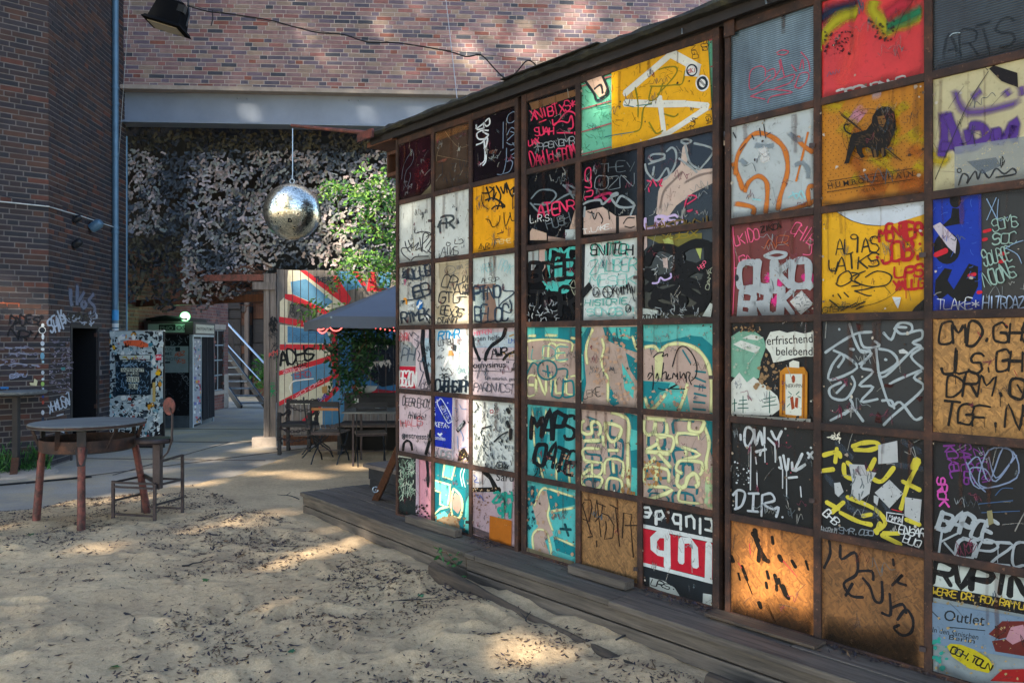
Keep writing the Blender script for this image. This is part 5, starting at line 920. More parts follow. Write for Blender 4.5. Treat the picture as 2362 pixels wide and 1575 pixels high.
# ------------------------------------------------------------------ deck
DA = SC.pt(-1.44, 0, .15); DB = SC.pt(1.25, 0, .29)
D1 = Surf(DA[:2], (DB-DA)[:2]); D1.n = Vector((-abs(D1.n.x), -abs(D1.n.y))); D2 = Surf(SC.pt(1.25, 0, .30)[:2], SC.u)
deck = thing('wooden_deck', 'weathered wooden deck running along the foot of the panel screen', 'deck')
random.seed(21); L1 = (DB-DA).length
wv = .14
for k in range(5):
    o0_ = -k*wv; q1 = L1-.005
    obj('board', D1.box(MB(), 0-random.uniform(0, .02), q1, .205, .24+random.uniform(-.003, .003), o0_-wv+.009, o0_+.012*(k == 0)), M['deck_wood'], deck, bevel=.004)
for k in range(4):
    segs = [1.25+L1*0, 3.2+.35*k, 6.4] if k else [1.25, 1.36, 2.56, 6.4]
    segs = [0.0 if i == 0 else s_-1.25 for i, s_ in enumerate(segs)]
    for a, b in zip(segs, segs[1:]):
        obj('board', D2.box(MB(), a+.004, b-.004, .205, .24+random.uniform(-.004, .003), -(k+1)*wv+.009, -k*wv+(.02*(a > 1) if k == 0 else 0)), M['deck_wood'], deck, bevel=.004)
for S_, L_ in ((D1, L1), (D2, 5.1)):
    for j, z in enumerate((.115, .03, -.06)):
        obj('fascia_board', S_.box(MB(), 0 if S_ is D1 else .01, L_-.01, z+.008, z+.083, -.045-.003*j, -.014-.003*j), M['deck_wood'], deck, bevel=.004)
DE = Surf(D1.pt(0, 0)[:2], (-D1.n.x, -D1.n.y))
mb = MB(); mb.bar(D1.pt(.02, .16, -.04), D1.pt(.02, .16, -.72), .03, .08); obj('fascia_board', mb, M['deck_wood'], deck)
mb = MB(); mb.bar(D1.pt(.02, .06, -.04), D1.pt(.02, .06, -.72), .03, .11); obj('fascia_board', mb, M['deck_wood'], deck)
mb = MB(); SC.box(mb, -.02, 6.4, .02, .2, -2.2, -.42); obj('underframe', mb, M['dark_wood'], deck)
# raised step behind
st2 = thing('stage_step', 'grey plank topped step standing on the deck behind the screen edge', 'step')
for k in range(4):
    obj('board', SC.box(MB(), -1.26, 6.3, .44, .475, -.43-.16*(k+1)+.008, -.43-.16*k+(.03 if k == 0 else 0)), M['step_wood'], st2, bevel=.003)
obj('riser_board', SC.box(MB(), -1.2, 6.3, .33, .435, -.47, -.43), M['dark_wood'], st2); obj('riser_board', SC.box(MB(), -1.19, 6.3, .243, .325, -.475, -.437), M['dark_wood'], st2)
obj('side_board', SC.box(MB(), -1.22, -1.19, .243, .435, -1.05, -.48), M['dark_wood'], st2)
# diagonal brace
br = thing('timber_brace', 'dark diagonal timber brace with an eye bolt propping the left edge of the screen', 'brace')
pa = SC.pt(-.68, .245, -.2); pb = SC.pt(-.04, .93, -.11)
obj('beam', MB().bar(pa, pb, .06, .115, up=(0, 1, 0)), M['brown_wood'], br, bevel=.006)
eb = pa+(pb-pa)*.16+Vector((-.04, -.06, 0)); mb = MB(); mb.tube([eb+Vector((.024*math.cos(i*.5236), 0, .024*math.sin(i*.5236))) for i in range(13)], .006, 6); mb.tube([eb, eb+Vector((.05, .07, 0))], .006, 6); obj('eye_bolt', mb, M['galv'], br)
# timber blocks and sill pieces on the deck
for (a, b, h, o0, o1, lab, m_) in ((.27, .92, .055, .06, .125, 'dark timber batten lying on the deck under the turquoise and pink panels', 'deck_wood'), (2.06, 2.52, .05, .05, .13, 'brown timber block lying on the deck under the PASTA panel', 'deck_wood'), (3.06, 3.66, .016, .03, .14, 'pale splintered board lying on the deck under the sunlit chipboard panel', 'log_wood')):
    o = obj('timber_block', SC.box(MB(), a, b, .245, .245+h, o0, o1), M[m_], None, bevel=.005); tag(o, lab, 'timber', 'timber offcuts lying on the deck')
# kick beams in the sand
def kick(s0, s1, o0, o1, z0, z1, w, lab, seed):
    rg_ = random.Random(seed); pts_ = []; N_ = 26; mb = MB(); n_ = 8
    for i in range(N_+1):
        t = i/N_; q = s0+(s1-s0)*t; o_ = o0+(o1-o0)*t+.015*math.sin(t*5+seed); zt = z0+(z1-z0)*t+.012*math.sin(t*7+seed)+rg_.uniform(-.002, .002)
        ww = w*(1+.15*math.sin(t*9)); sec = [(0, -.22), (0, 0-.02), (.012, 0), (ww*.5, .006), (ww-.012, -.002), (ww, -.02), (ww+.004, -.22), (ww*.5, -.24)]
        for do, dz in sec: mb.v.append(tuple(SC.pt(q, zt+dz, o_+do)))
    for i in range(N_):
        for k in range(n_): a = i*n_+k; b = i*n_+(k+1) % n_; mb.f.append((a, b, b+n_, a+n_))
    mb.f.append(tuple(range(n_))); mb.f.append(tuple(N_*n_+k for k in range(n_))[::-1])
    o = obj('kick_beam', mb, M['log_wood'], None, smooth=35); return tag(o, lab, 'timber beam', 'weathered beams edging the sand in front of the deck')
kick(1.04, 3.02, .37, .50, .14, .03, .06, 'longer weathered beam sunk in the sand, middle of the deck front', 1)
kick(3.3, 6.2, .42, .40, .12, .12, .07, 'weathered beam sunk in the sand at the right end of the deck front', 4)

# ------------------------------------------------------------------ litter, leaves and twigs
def build_litter():
    n = 230000; X = rng.uniform(-6.5, 3.6, n); Y = rng.uniform(1.3, 11.5, n)
    d = (X-(-.9166))*(-.755)+(Y-6.49)*(-.656)                      # distance in front of the screen
    vis = np.abs(X) < Y*.68+.3
    cl = vnoise(X+40, Y+40, 21, 2.2)*.55+vnoise(X+40, Y+40, 22, 6.5)*.45
    pr = np.clip((cl-.38)*3.2, .08, 1)
    near = np.exp(-np.clip(d-.35, 0, 9)/.6); pr = np.clip(pr*.75+near*np.clip(cl*2.6-.75, 0, 1), 0, 1); pr *= np.where(Y > 8.5, .35, 1)
    keep = vis & (rng.random(n) < pr) & (d > .40) & (Y < edge_y(X)+.4)
    X, Y = X[keep], Y[keep]; Z = sand_h(X, Y)+.004; m = len(X)
    # on deck
    q = rng.uniform(1.0, 5.5, 1600); o_ = rng.uniform(.012, .16, 1600)**1.0; o_ = .02+(o_-.012)*rng.random(1600)
    k2 = vnoise(q+5, o_*3, 23, 3.1) > .42; q, o_ = q[k2], o_[k2]
    dx = SC.p0.x+SC.u.x*q+SC.n.x*o_; dy = SC.p0.y+SC.u.y*q+SC.n.y*o_
    C3 = np.concatenate([np.stack([X, Y, Z], 1), np.stack([dx, dy, np.full(len(dx), .248)], 1)])
    n_ = len(C3); fr = frames_random(n_, (0, 0, 1), .28); cz = rng.uniform(.004, .010, n_)+rng.random(n_)**5*.016
    shp = np.array([(-1, 0, .1), (-.2, -.35, -.05), (.9, -.1, .25), (1, .1, .25), (.1, .4, .0), (-.7, .3, .15)])
    pal = np.array([lin(h) for h in ('#2e2a2c', '#3a3032', '#4a3c36', '#55443a', '#262630', '#6a543c', '#3c3440')]); cc = pal[rng.integers(0, len(pal), n_)]
    leafmesh('leaf_litter', C3, fr, cz, shp, cc, M['litter'], None, 'stuff')
    return n_
n_lit = build_litter()
def ivy_leaf(s, bend=.25):
    pts_ = [(0, -.9), (.35, -.55), (.85, -.35), (.6, .05), (.95, .5), (.4, .45), (0, 1.0), (-.4, .45), (-.95, .5), (-.6, .05), (-.85, -.35), (-.35, -.55)]
    V = [(0, 0, 0)]+[(x*s, y*s, -bend*s*(abs(x)**1.5)+.12*s*y) for x, y in pts_]; return V, [(0, i+1, (i+1) % 12+1) for i in range(12)]
nt = NT('green_leaf'); oi = nt.n('ShaderNodeObjectInfo'); nt.base(nt.mix(.5, oi.outputs['Color'], nt.ramp(nt.noise(nt.pos(), 60, 3), [(.3, (.6,.6,.6)), (.7, (1.2,1.2,1.2))]), 'MULTIPLY')); nt.rough(.5); M['leaf1'] = nt.m
random.seed(33)
for px, py, s, c, lab in ((795, 1228, .055, '#2f6a2c', 'large green leaf standing at the foot of the deck fascia'), (975, 1390, .04, '#3e8a5e', 'pale green leaf lying on the sand below the deck'), (264, 1550, .035, '#2f7a50', 'green leaf at the bottom edge of the sand, left'), (672, 1522, .024, '#245a3a', 'dark green leaf on the sand at the bottom, near the middle'),
    (70, 1256, .035, '#3c5c30', 'torn green leaf in the sand under the high table'), (474, 1363, .028, '#3e6a34', 'small olive leaf in the middle of the sand'), (670, 1182, .026, '#3a6a34', 'small green leaf just left of the deck corner'), (1068, 1351, .035, '#5a9a58', 'light green leaf right below the deck litter'), (1495, 1503, .025, '#7aa050', 'yellow-green leaf on the sand near the lower right')):
    V, F = ivy_leaf(s); p = ground(px, py); me = bpy.data.meshes.new('fallen_leaf'); me.from_pydata(V, [], F); me.update()
    o = link('fallen_leaf', me, M['leaf1'], color=lin(c)); tag(o, lab, 'leaf', 'green leaves fallen on the sand')
    o.location = (p.x, p.y, float(sand_h(p.x, p.y))+.012); o.rotation_euler = (random.uniform(-.4, .4), random.uniform(-.4, .4), random.uniform(0, 6))
    if px == 795: o.rotation_euler = (R(75), 0, R(-25)); o.location.z = .06
for px, py, l, a, lab in ((690, 1165, .28, 2.9, 'thin twig in front of the deck corner'), (420, 1325, .22, .9, 'forked twig on open sand'), (880, 1405, .35, .1, 'long twig lying parallel to the deck'), (1640, 1500, .3, -.5, 'bent root-like twig beside the short beam'), (1225, 1465, .16, 1.9, 'short twig standing in the sand below the chipboard panel'), (1420, 1500, .22, .4, 'twig among the dark litter below the turned sign panel')):
    p = ground(px, py); z = float(sand_h(p.x, p.y))+.01; mb = MB(); pp = [Vector((p.x, p.y, z))]
    for k in range(5): pp.append(pp[-1]+Vector((math.cos(a+random.uniform(-.4, .4))*l/5, math.sin(a+random.uniform(-.4, .4))*l/5, random.uniform(-.004, .012))))
    mb.tube(pp, [.006, .006, .005, .004, .003, .002], 5); mb.tube([pp[3], pp[3]+Vector((.03, .05, .02))], .003, 4)
    tag(obj('twig', mb, M['dark_wood']), lab, 'twig', 'twigs lying on the sand')

# small weeds at the deck
def leaf_cloud(cents, size, normal, spread, pal, shape=None):
    n_ = len(cents); fr = frames_random(n_, normal, spread); sz_ = rng.uniform(size*.6, size*1.25, n_)
    pal = np.array([lin(h) for h in pal]); cc = pal[rng.integers(0, len(pal), n_)]*rng.uniform(.75, 1.2, (n_, 1)); return fr, sz_, cc
LEAF5 = np.array([(0, -1, 0), (.42, -.1, .12), (.0, 1.0, -.15), (-.42, -.1, .12), (0, -.6, 0)])
LEAF4 = np.array([(0, -1, 0), (.45, 0, .14), (0, 1, -.12), (-.45, 0, .14)])
wd = thing('weed', 'little green creeper sprouting over the deck edge below the orange patch', 'weed')
cs = np.array([tuple(SC.pt(1.1+random.uniform(-.1, .16), .235-random.random()*.08, .34+random.uniform(-.02, .03))) for _ in range(16)])
fr, s_, cc = leaf_cloud(cs, .028, (-.5, -.6, .5), .6, ['#2f6a38', '#3f7e3c', '#2a5a3c']); leafmesh('leaves', cs, fr, s_, LEAF4, cc, M['leaf'], wd)
obj('stem', MB().tube([tuple(SC.pt(1.02, .2, .33)), tuple(SC.pt(1.12, .22, .35)), tuple(SC.pt(1.25, .16, .36))], .003, 5), M['brown_wood'], wd)
# grass at the foot of the left wall
gr = thing('grass_tuft', 'overgrown green grass at the foot of the dark brick wall behind the small round table', 'grass')
cs = []; 
for _ in range(2600):
    q = random.uniform(.0, 1.9); o_ = random.uniform(.02, .42)*random.random()**.6; p = WA.pt(q, 0, o_); cs.append((p.x, p.y, random.uniform(.0, .34)*random.random()*(1.2-.5*o_/.4)))
cs = np.array(cs); fr, s_, cc = leaf_cloud(cs, .05, (0, -1, .2), .7, ['#2c5a2a', '#3c7a30', '#27502c', '#4f8a34', '#1f4428'])
blade = np.array([(-.10, -.8, 0), (.10, -.8, 0), (.16, .3, .05), (0, 1.4, .3)])
for i in range(len(cs)):
    z = fr[i][:, 2]; up = np.array([random.gauss(0, .35), random.gauss(0, .3), 1]); up -= z*up.dot(z); up /= np.linalg.norm(up); fr[i] = np.stack([np.cross(up, z), up, z], -1)
leafmesh('blades', cs, fr, s_, blade, cc, M['leaf'], gr, 'stuff')

# ------------------------------------------------------------------ high table
ht = thing('high_table', 'round bar table with a weathered top and splayed red-painted log legs', 'table')
hc = Vector((-3.78, 7.12, 0)); RT = .47
mb = MB(); mb.lathe([(0.001, .935), (RT-.004, .935), (RT, .93), (RT, .905), (RT-.01, .90), (.001, .90)], hc, 48); obj('tabletop', mb, M['table_wood'], ht, smooth=40)
mb = MB(); mb.lathe([(RT+.003, .928), (RT+.005, .928), (RT+.005, .908), (RT+.003, .908), (RT+.003, .928)], hc, 48); obj('edge_band', mb, M['rust'], ht, smooth=40)
mb = MB(); rr = .385; mb.lathe([(rr, .70), (rr, .80), (rr-.012, .80), (rr-.012, .70), (rr, .70)], hc, 40); obj('apron_ring', mb, M['rust'], ht, smooth=40)
feet = [(-4.24, 7.1), (-3.637, 6.74), (-3.418, 7.51)]
for fx, fy in feet:
    f = Vector((fx, fy, -.03)); dvec = Vector((fx-hc.x, fy-hc.y, 0)).normalized(); top_ = hc+dvec*(rr+.01)+Vector((0, 0, .76))
    lg = obj('leg', MB().tube([f, f+(top_-f)*.3, f+(top_-f)*.7, top_], [.034, .033, .031, .031], 14), M['rust_red'], ht, smooth=50)
    obj('bracket', MB().bar(top_+Vector((0, 0, -.06)), hc+dvec*(rr+.012)+Vector((0, 0, .90)), .07, .012, up=dvec), M['rust_dark'], lg)
    side = Vector((-dvec.y, dvec.x, 0)); obj('gusset', MB().add([tuple(top_+side*a_+dvec*b_+Vector((0, 0, c_))) for a_, b_, c_ in ((-.05, .0, -.02), (.05, .0, -.02), (.03, .035, -.16), (-.03, .035, -.16))], [(0, 1, 2, 3)]), M['rust_dark'], lg)
for i in range(6):
    a = i*math.pi/3+.35; c_, s_2 = math.cos(a), math.sin(a); a2 = a+.12
    obj('strut', MB().bar(hc+Vector((rr*c_, rr*s_2, .73)), hc+Vector((RT*.93*math.cos(a2), RT*.93*math.sin(a2), .90)), .035, .008), M['rust'], ht)
obj('shelf', MB().lathe([(.001, .705), (rr-.02, .705), (rr-.02, .69), (.001, .69)], hc, 40), M['rust_dark'], ht)
# ------------------------------------------------------------------ stool on a chair frame
sl = thing('bar_stool', 'dark metal stool with round seat and disc backrest welded on an old chair frame', 'stool')
fL, fF, fR, fB = Vector((-3.588, 7.18, 0)), Vector((-3.169, 7.08, 0)), Vector((-3.064, 7.42, 0)), Vector((-3.47, 7.50, 0))
up_ = lambda v, z: Vector((v.x, v.y, z))
for v, z in ((fL, .40), (fF, .385), (fR, .60), (fB, .40)): obj('leg', MB().bar(up_(v, -.02), up_(v, z), .024, .024), M['iron'], sl)
for a, b, z in ((fL, fF, .385), (fF, fR, .37), (fR, fB, .37), (fB, fL, .385), (fL, fF, .345), (fL, fB, .22), (fF, fR, .2), (fL, fF, .1), (fB, fR, .1)): obj('rail', MB().bar(up_(a, z), up_(b, z), .014, .018), M['iron'], sl)
pc = fF+Vector((.0, .06, 0)); obj('rail', MB().bar(up_(fR, .595), up_(pc, .57), .018, .018), M['iron'], sl); obj('rail', MB().bar(up_(fB, .4), up_(pc, .38), .02, .03), M['iron'], sl)
obj('post', MB().bar(up_(pc, .335), up_(pc, .745), .066, .066), M['iron'], sl, bevel=.003)
sc_ = pc+Vector((-.045, .02, 0)); obj('seat', MB().lathe([(.001, .785), (.155, .785), (.162, .777), (.162, .755), (.15, .742), (.001, .742)], sc_, 36), M['iron'], sl, smooth=40)
bp = [pc+Vector((.035, 0, .60)), pc+Vector((.09, 0, .66)), pc+Vector((.125, 0, .76)), pc+Vector((.13, .0, .9)), pc+Vector((.13, 0, 1.0)), pc+Vector((.11, .0, 1.055))]
mb = MB()
for a, b in zip(bp, bp[1:]): mb.bar(a, b, .028, .009, up=(1, 0, .1))
obj('back_bar', mb, M['iron'], sl); Mr = Matrix.Rotation(R(-30), 3, 'Z') @ Matrix.Rotation(R(90), 3, 'X')
obj('backrest', MB().lathe([(.001, 0), (.078, 0), (.08, .003), (.08, .007), (.078, .01), (.001, .01)], pc+Vector((.098, .02, 1.07)), 32, Mr), M['rust_red'], sl, smooth=40)
# ------------------------------------------------------------------ small table at the left wall
lt = thing('pedestal_table', 'small round table on a dark post beside the brick wall at the left edge', 'table')
lc = Vector((-6.18, 9.95, 0)); obj('tabletop', MB().lathe([(.001, 1.035), (.335, 1.035), (.34, 1.03), (.335, 1.005), (.28, .985), (.001, .985)], lc, 40), M['table_wood'], lt, smooth=40)
obj('post', MB().bar(lc+Vector((0, 0, .03)), lc+Vector((0, 0, .99)), .065, .065), M['rust_dark'], lt); obj('foot', MB().bar(lc+Vector((.02, -.05, .2)), lc+Vector((.14, -.28, .03)), .08, .03), M['brown_wood'], lt)
obj('base_plate', MB().lathe([(.001, .045), (.42, .04), (.45, .025), (.46, 0), (.001, 0)], lc, 36), M['concrete'], lt, smooth=40)

# ------------------------------------------------------------------ door leaf plastered in stickers
DR = Surf(at(234, 900, 12.35)[:2], (1, 0.0)); dw = .97
door = thing('sticker_door', 'open metal door leaf plastered all over with torn posters and stickers', 'door')
leaf = obj('door_leaf', DR.box(MB(), 0, dw, .01, 1.81, -.04, 0), M['plastic_black'], door, bevel=.004)
obj('edge_trim', DR.box(MB(), 0, dw, 1.81, 1.822, -.045, .004), M['galv'], door); obj('handle', DR.box(MB(), dw-.17, dw-.13, .72, 1.02, .004, .02), simple('brass', lin('#b4a060'), .4, .4, .1), door)
obj('kick_plate', DR.box(MB(), .03, dw-.03, .03, .2, .0, .006), M['iron'], door)
dc = Canvas(DR, [(0, dw, .02, 1.805)], .001, .00006); Z = Pen(dc, 230, 740, 5.057); rg = random.Random(8)
Z.f('#9fb0b4', '22,122 738,122 738,1180 600,1300 22,1240'); Z.rnd('#18222a', 110, 30, 130, 730, 1350, 60, 16, 40)
for i in range(420):
    x, y = rg.uniform(28, 730), rg.uniform(125, 1400); w2, h2 = rg.uniform(12, 52), rg.uniform(10, 46); a = rg.gauss(0, .35)
    if 190 < x < 600 and 480 < y < 860: continue
    col = rg.choice(['#b4c2c4']*5+['#cdd4d2']*3+['#2a343c', '#1c242c', '#3c4a54', '#141a20', '#20303c', '#8a9ca4', '#10161c', '#24303a', '#6f98a4']*2+['#b88424', '#8a4038', '#3a7a8c']); 
    if y > 1150: w2 *= .7
    m_ = rg.randint(4, 7); P = []
    for k in range(m_): t = 6.283*(k+.5)/m_+a; P.append((x+math.cos(t)*w2*.8*rg.uniform(.7, 1.15), y+math.sin(t)*h2*rg.uniform(.7, 1.15)))
    Z.f(col, ' '.join('%.1f,%.1f' % p for p in P))
Z.rnd('#18222a', 130, 40, 130, 730, 1400, 40, 6, 41); Z.rnd('#d0d8d8', 120, 40, 900, 700, 1400, 40, 7, 42); Z.rnd('#d0d8d8', 40, 40, 130, 700, 470, 36, 6, 43)
Z.f('#10202c', '185,480 600,470 600,862 190,868'); Z.rnd('#5f8098', 70, 195, 600, 590, 850, 60, 7, 44); Z.rnd('#6f8ca0', 40, 190, 480, 600, 530, 50, 7, 45)
for tx, x0, x1, y, h_ in (('INTERNET', 250, 520, 590, 40), ('MEPLEX', 310, 460, 625, 22), ('SEX FOR', 315, 465, 710, 62), ('BERLIN', 340, 450, 790, 60)): Z.f('#b9bfae', '%d,%d %d,%d %d,%d %d,%d' % (x0, y-h_, x1, y-h_, x1, y+4, x0, y+4)); Z.t('#15202a', tx, x0, y, x1, y-2, h_*.8, 6, jit=.05)
Z.f('#c85a38', '275,240 330,225 480,225 570,270 570,305 480,310 400,290 300,290'); Z.rnd('#20140f', 14, 300, 235, 560, 300, 40, 6, 46, ang=1.57); Z.f('#10181e', '180,400 600,392 600,455 180,462'); Z.f('#b0bcb8', '230,405 590,398 590,448 240,452'); Z.rnd('#a09828', 16, 280, 410, 480, 440, 30, 8, 47); Z.rnd('#7a2030', 14, 260, 430, 560, 455, 30, 7, 48)
Z.f('#c42440', '655,395 722,390 724,455 658,458'); Z.t('#e0c8cc', 'ABOUT', 665, 430, 720, 428, 18, 4); Z.f('#d8a818', '650,600 690,582 718,600 700,636 655,628'); Z.f('#c89c20', '150,290 180,285 185,330 160,335'); Z.f('#c8c0c8', '20,122 98,120 98,164 22,164'); Z.g('#a04058', 6, '30,145 90,143'); Z.g('#3c60b0', 8, '265,172 310,170'); Z.f('#3f9aa4', '55,880 130,850 140,890 70,920'); Z.f('#10181e', '610,690 660,640 650,760 600,790'); Z.f('#4a5058', '60,645 130,640 132,730 70,735')
dc.finish(leaf, 'posters')

# ------------------------------------------------------------------ photo booth
BF = Surf(at(443.6, 900, 15.19)[:2], (-1.0, -.088)); BF.n = Vector((BF.u.y, -BF.u.x)); BF.n = BF.n if BF.n.y < 0 else -BF.n
bs = Surf(BF.p0, (-.088, 1.0))
pbth = thing('photo_booth', 'black photo booth with lit sign panels, sticker strip and dark curtain', 'photo booth')
obj('body', BF.box(MB(), .0, .85, .02, 1.8, -1.4, -.01), M['plastic_black'], pbth)
obj('header', BF.box(MB(), -.03, .88, 1.78, 2.03, -1.44, .03), simple('booth_header', lin('#2a2024'), .6, 0, .2), pbth, bevel=.01)
obj('plinth', BF.box(MB(), .0, .85, .0, .24, -1.4, .004), simple('booth_base', lin('#4c565c'), .6, 0, .2), pbth)
for q, z0, z1 in ((.0, .0, 1.8),): obj('corner_post', BF.box(MB(), -.012, .05, .0, 1.79, -.05, .012), M['galv'], pbth)
sg = obj('sign_panel', BF.box(MB(), .13, .8, 1.82, 1.98, .03, .045), simple('sign_green', lin('#7f958c'), .4, 0, .1), pbth, label='front sign panel reading PHOTOS')
sg2 = obj('sign_panel', bs.box(MB(), .08, 1.30, 1.81, 1.98, .03, .045), simple('sign_white', lin('#b8bcb4'), .4, 0, .1), pbth, label='side sign panel reading PHOTOAUTOMAT')
po = obj('poster', BF.box(MB(), .07, .72, 1.06, 1.56, .004, .012), simple('poster_grey', lin('#7c8e90'), .6, 0, .1), pbth, label='poster reading YOU ME PHOTO')
c2 = Canvas(BF, None, .047, .0001); Y_ = Pen(c2, 230, 740, 5.057); Y_.f('#1a201e', '700,45 893,40 893,112 700,115'); Y_.W('#10151a', 'OS', 905, 108, 1008, 104, 50); Y_.W('#10151a', 'T', 870, 109, 900, 108, 50); Y_.W('#5c6c66', 'PHO', 715, 110, 865, 108, 46); c2.finish(sg, 'lettering')
c2 = Canvas(BF, None, .014, .0001); Y_ = Pen(c2, 230, 740, 5.057)
for tx, x0, x1, y in (('YOU', 755, 862, 345), ('ME', 765, 850, 400), ('PHOTO', 760, 935, 462)): Y_.W('#3c4a50', tx, x0, y, x1, y-2, 36)
Y_.f('#1c2428', '885,305 940,305 940,355 885,355;750,475 825,472 825,492 750,495'); Y_.t('#a85a40', 'ABZ', 880, 415, 995, 400, 44, 9); Y_.t('#a85a40', 'YFS', 890, 500, 1000, 495, 44, 8); c2.finish(po, 'lettering')
c2 = Canvas(BF, None, .006, .0001); Y_ = Pen(c2, 230, 740, 5.057); Y_.t('#6a747a', 'DWDZ', 905, 590, 1040, 760, 46, 5); Y_.rnd('#39434a', 60, 755, 560, 1050, 1130, 60, 4, 50); Y_.rnd('#5a666c', 16, 750, 180, 1050, 275, 60, 6, 51); c2.finish(pbth)
c2 = Canvas(bs, None, .047, .0001); Y_ = Pen(c2, 230, 740, 5.057); Y_.W('#20262c', 'PHOTOAUTOMAT', 1102, 108, 1306, 118, 34); c2.finish(sg2, 'lettering')
obj('door_trim', bs.box(MB(), .02, 1.38, 1.74, 1.78, .0, .02), M['galv'], pbth); obj('door_trim', bs.box(MB(), 1.34, 1.38, .0, 1.74, .0, .018), M['galv'], pbth); obj('door_trim', bs.box(MB(), .52, .55, .03, 1.74, .0, .016), M['galv'], pbth)
sp = obj('sticker_strip', bs.box(MB(), .06, .52, .06, 1.70, .0, .006), simple('strip', lin('#8f96a4'), .6, 0, .15), pbth)
c2 = Canvas(bs, None, .008, .0001); Y_ = Pen(c2, 230, 740, 5.057); rg = random.Random(4)
for i in range(90):
    x, y = rg.uniform(1092, 1180), rg.uniform(205, 1180); w2 = rg.uniform(6, 20); col = rg.choice(['#a8a8b8', '#c04858', '#5c64a0', '#1c2430', '#d0d0d0', '#8a3c50', '#3c7a8c', '#c09030', '#2c3440', '#c8ccd4'])
    Y_.f(col, ' '.join('%.1f,%.1f' % (x+w2*math.cos(k*1.57+.7)*rg.uniform(.7, 1.2), y+w2*1.3*math.sin(k*1.57+.7)*rg.uniform(.7, 1.2)) for k in range(4)))
c2.finish(sp, 'stickers')
mb = MB(); n_ = 60                                   # pleated curtain
for i in range(n_+1):
    q = .56+.78*i/n_; o_ = .012+.022*math.sin(i*.95)+.01*math.sin(i*.37); mb.v += [tuple(bs.pt(q, .10, o_+.02)), tuple(bs.pt(q, 1.74, o_+.005))]
mb.f = [(2*i, 2*i+2, 2*i+3, 2*i+1) for i in range(n_)]; obj('curtain', mb, M['curtain'], pbth, smooth=60)
mb = MB(); BF.box(mb, .1, .8, 2.03, 2.1, -1.3, -.1); mb.tube([BF.pt(.85, 2.06, .0), BF.pt(.5, 2.12, .0), BF.pt(.1, 2.08, -.02)], .03, 8); obj('roof_pad', mb, M['plastic_black'], pbth, bevel=.02)
# green globe lamp
lp = thing('globe_lamp', 'round lamp glowing bright green-white on top of the photo booth', 'lamp'); pl = at(427, 730, 15.25)
nt = NT('lamp_glow'); em = nt.n('ShaderNodeEmission'); lw = nt.n('ShaderNodeLayerWeight'); lw.inputs[0].default_value = .35
cr = nt.ramp(lw.outputs['Facing'], [(.0, (.9, 1, .85)), (.4, (.5, 1, .55)), (.65, (.05, .7, .2))]); nt.l(cr, em.inputs[0]); em.inputs[1].default_value = .6; nt.l(em.outputs[0], nt.out.inputs['Surface'])
mb = MB(); mb.lathe([(.001, -.095)]+[(.095*math.sin(t*math.pi/12), -.095*math.cos(t*math.pi/12)) for t in range(1, 12)]+[(.001, .095)], pl, 24); obj('globe', mb, nt.m, lp, smooth=80)
obj('socket', MB().tube([pl-Vector((0, 0, .15)), pl-Vector((0, 0, .09))], .04, 12), M['plastic_black'], lp)
gl_ = bpy.data.lights.new('lamp_light', 'POINT'); gl_.energy = 2.5; gl_.color = (.35, 1, .5); gl_.shadow_soft_size = .1; go = bpy.data.objects.new('lamp_light', gl_); COL.objects.link(go); go.location = pl+Vector((0, -.14, .02)); go.parent = lp

# ------------------------------------------------------------------ steel stairs, yard fence and greenery beyond
ss = thing('steel_stairs', 'steel staircase with two pale handrails behind the passage', 'stairs')
def stp(k, side): return Vector(((-6.81 if side < 0 else -6.16)-.205*k, 19.85+.22*k, .10+.17*k))
for k in range(9):
    a, b = stp(k, -1), stp(k, 1); mb = MB(); y2 = Vector((-.205, .24, 0)); mb.add([tuple(v+Vector((0, 0, z))) for z in (0, .03) for v in (a, b, b+y2, a+y2)], [(0, 1, 2, 3), (7, 6, 5, 4), (0, 4, 5, 1), (1, 5, 6, 2), (2, 6, 7, 3), (3, 7, 4, 0)]); obj('tread', mb, M['galv'], ss)
for side in (-1, 1):
    a = stp(-.6, side); b = stp(9, side); obj('stringer', MB().bar(a, b, .04, .17), M['black_metal'], ss); obj('stringer_edge', MB().bar(a+Vector((0, 0, .09)), b+Vector((0, 0, .09)), .045, .012), M['zinc'], ss)
for (x0, y0, x1, y1, d0, d1, r_) in ((520, 741, 618.5, 847, 21.6, 19.7, .026), (520, 790, 600.7, 877.7, 21.6, 19.7, .016)): obj('handrail', MB().tube([at(x0, y0, d0), at(x1, y1, d1)], r_, 10), M['galv'], ss)
for k in (0, 3.2, 6.4): p = stp(k, 1)+Vector((.03, 0, 0)); obj('baluster', MB().tube([p, p+Vector((0, 0, 1.0))], .015, 6), M['iron'], ss)
yf = thing('yard_fence', 'dark patchwork fence of old boards behind the steel stairs', 'fence'); random.seed(17)
YF = Surf((-9.5, 24.0), (1, 0)); obj('backing', YF.box(MB(), 0, 7.0, 0, 2.9, -.12, -.07), M['dark_wood'], yf); x = 0
while x < 7.0:
    w2 = random.uniform(.25, .6); z = 0
    while z < 2.7: h2 = random.uniform(.25, .8); obj('board', YF.box(MB(), x, x+w2-.03, z, min(z+h2-.03, 3), -.06, random.uniform(-.03, .03)), M[random.choice(['dark_wood', 'dark_wood', 'dark_wood', 'brown_wood'])], yf); z += h2
    x += w2
for x in (.6, 1.5, 2.15, 2.9, 3.5, 4.3, 5.2): obj('post', YF.box(MB(), x, x+.12, 0, random.uniform(2.9, 3.6), .04, .14), M['grey_wood'], yf)
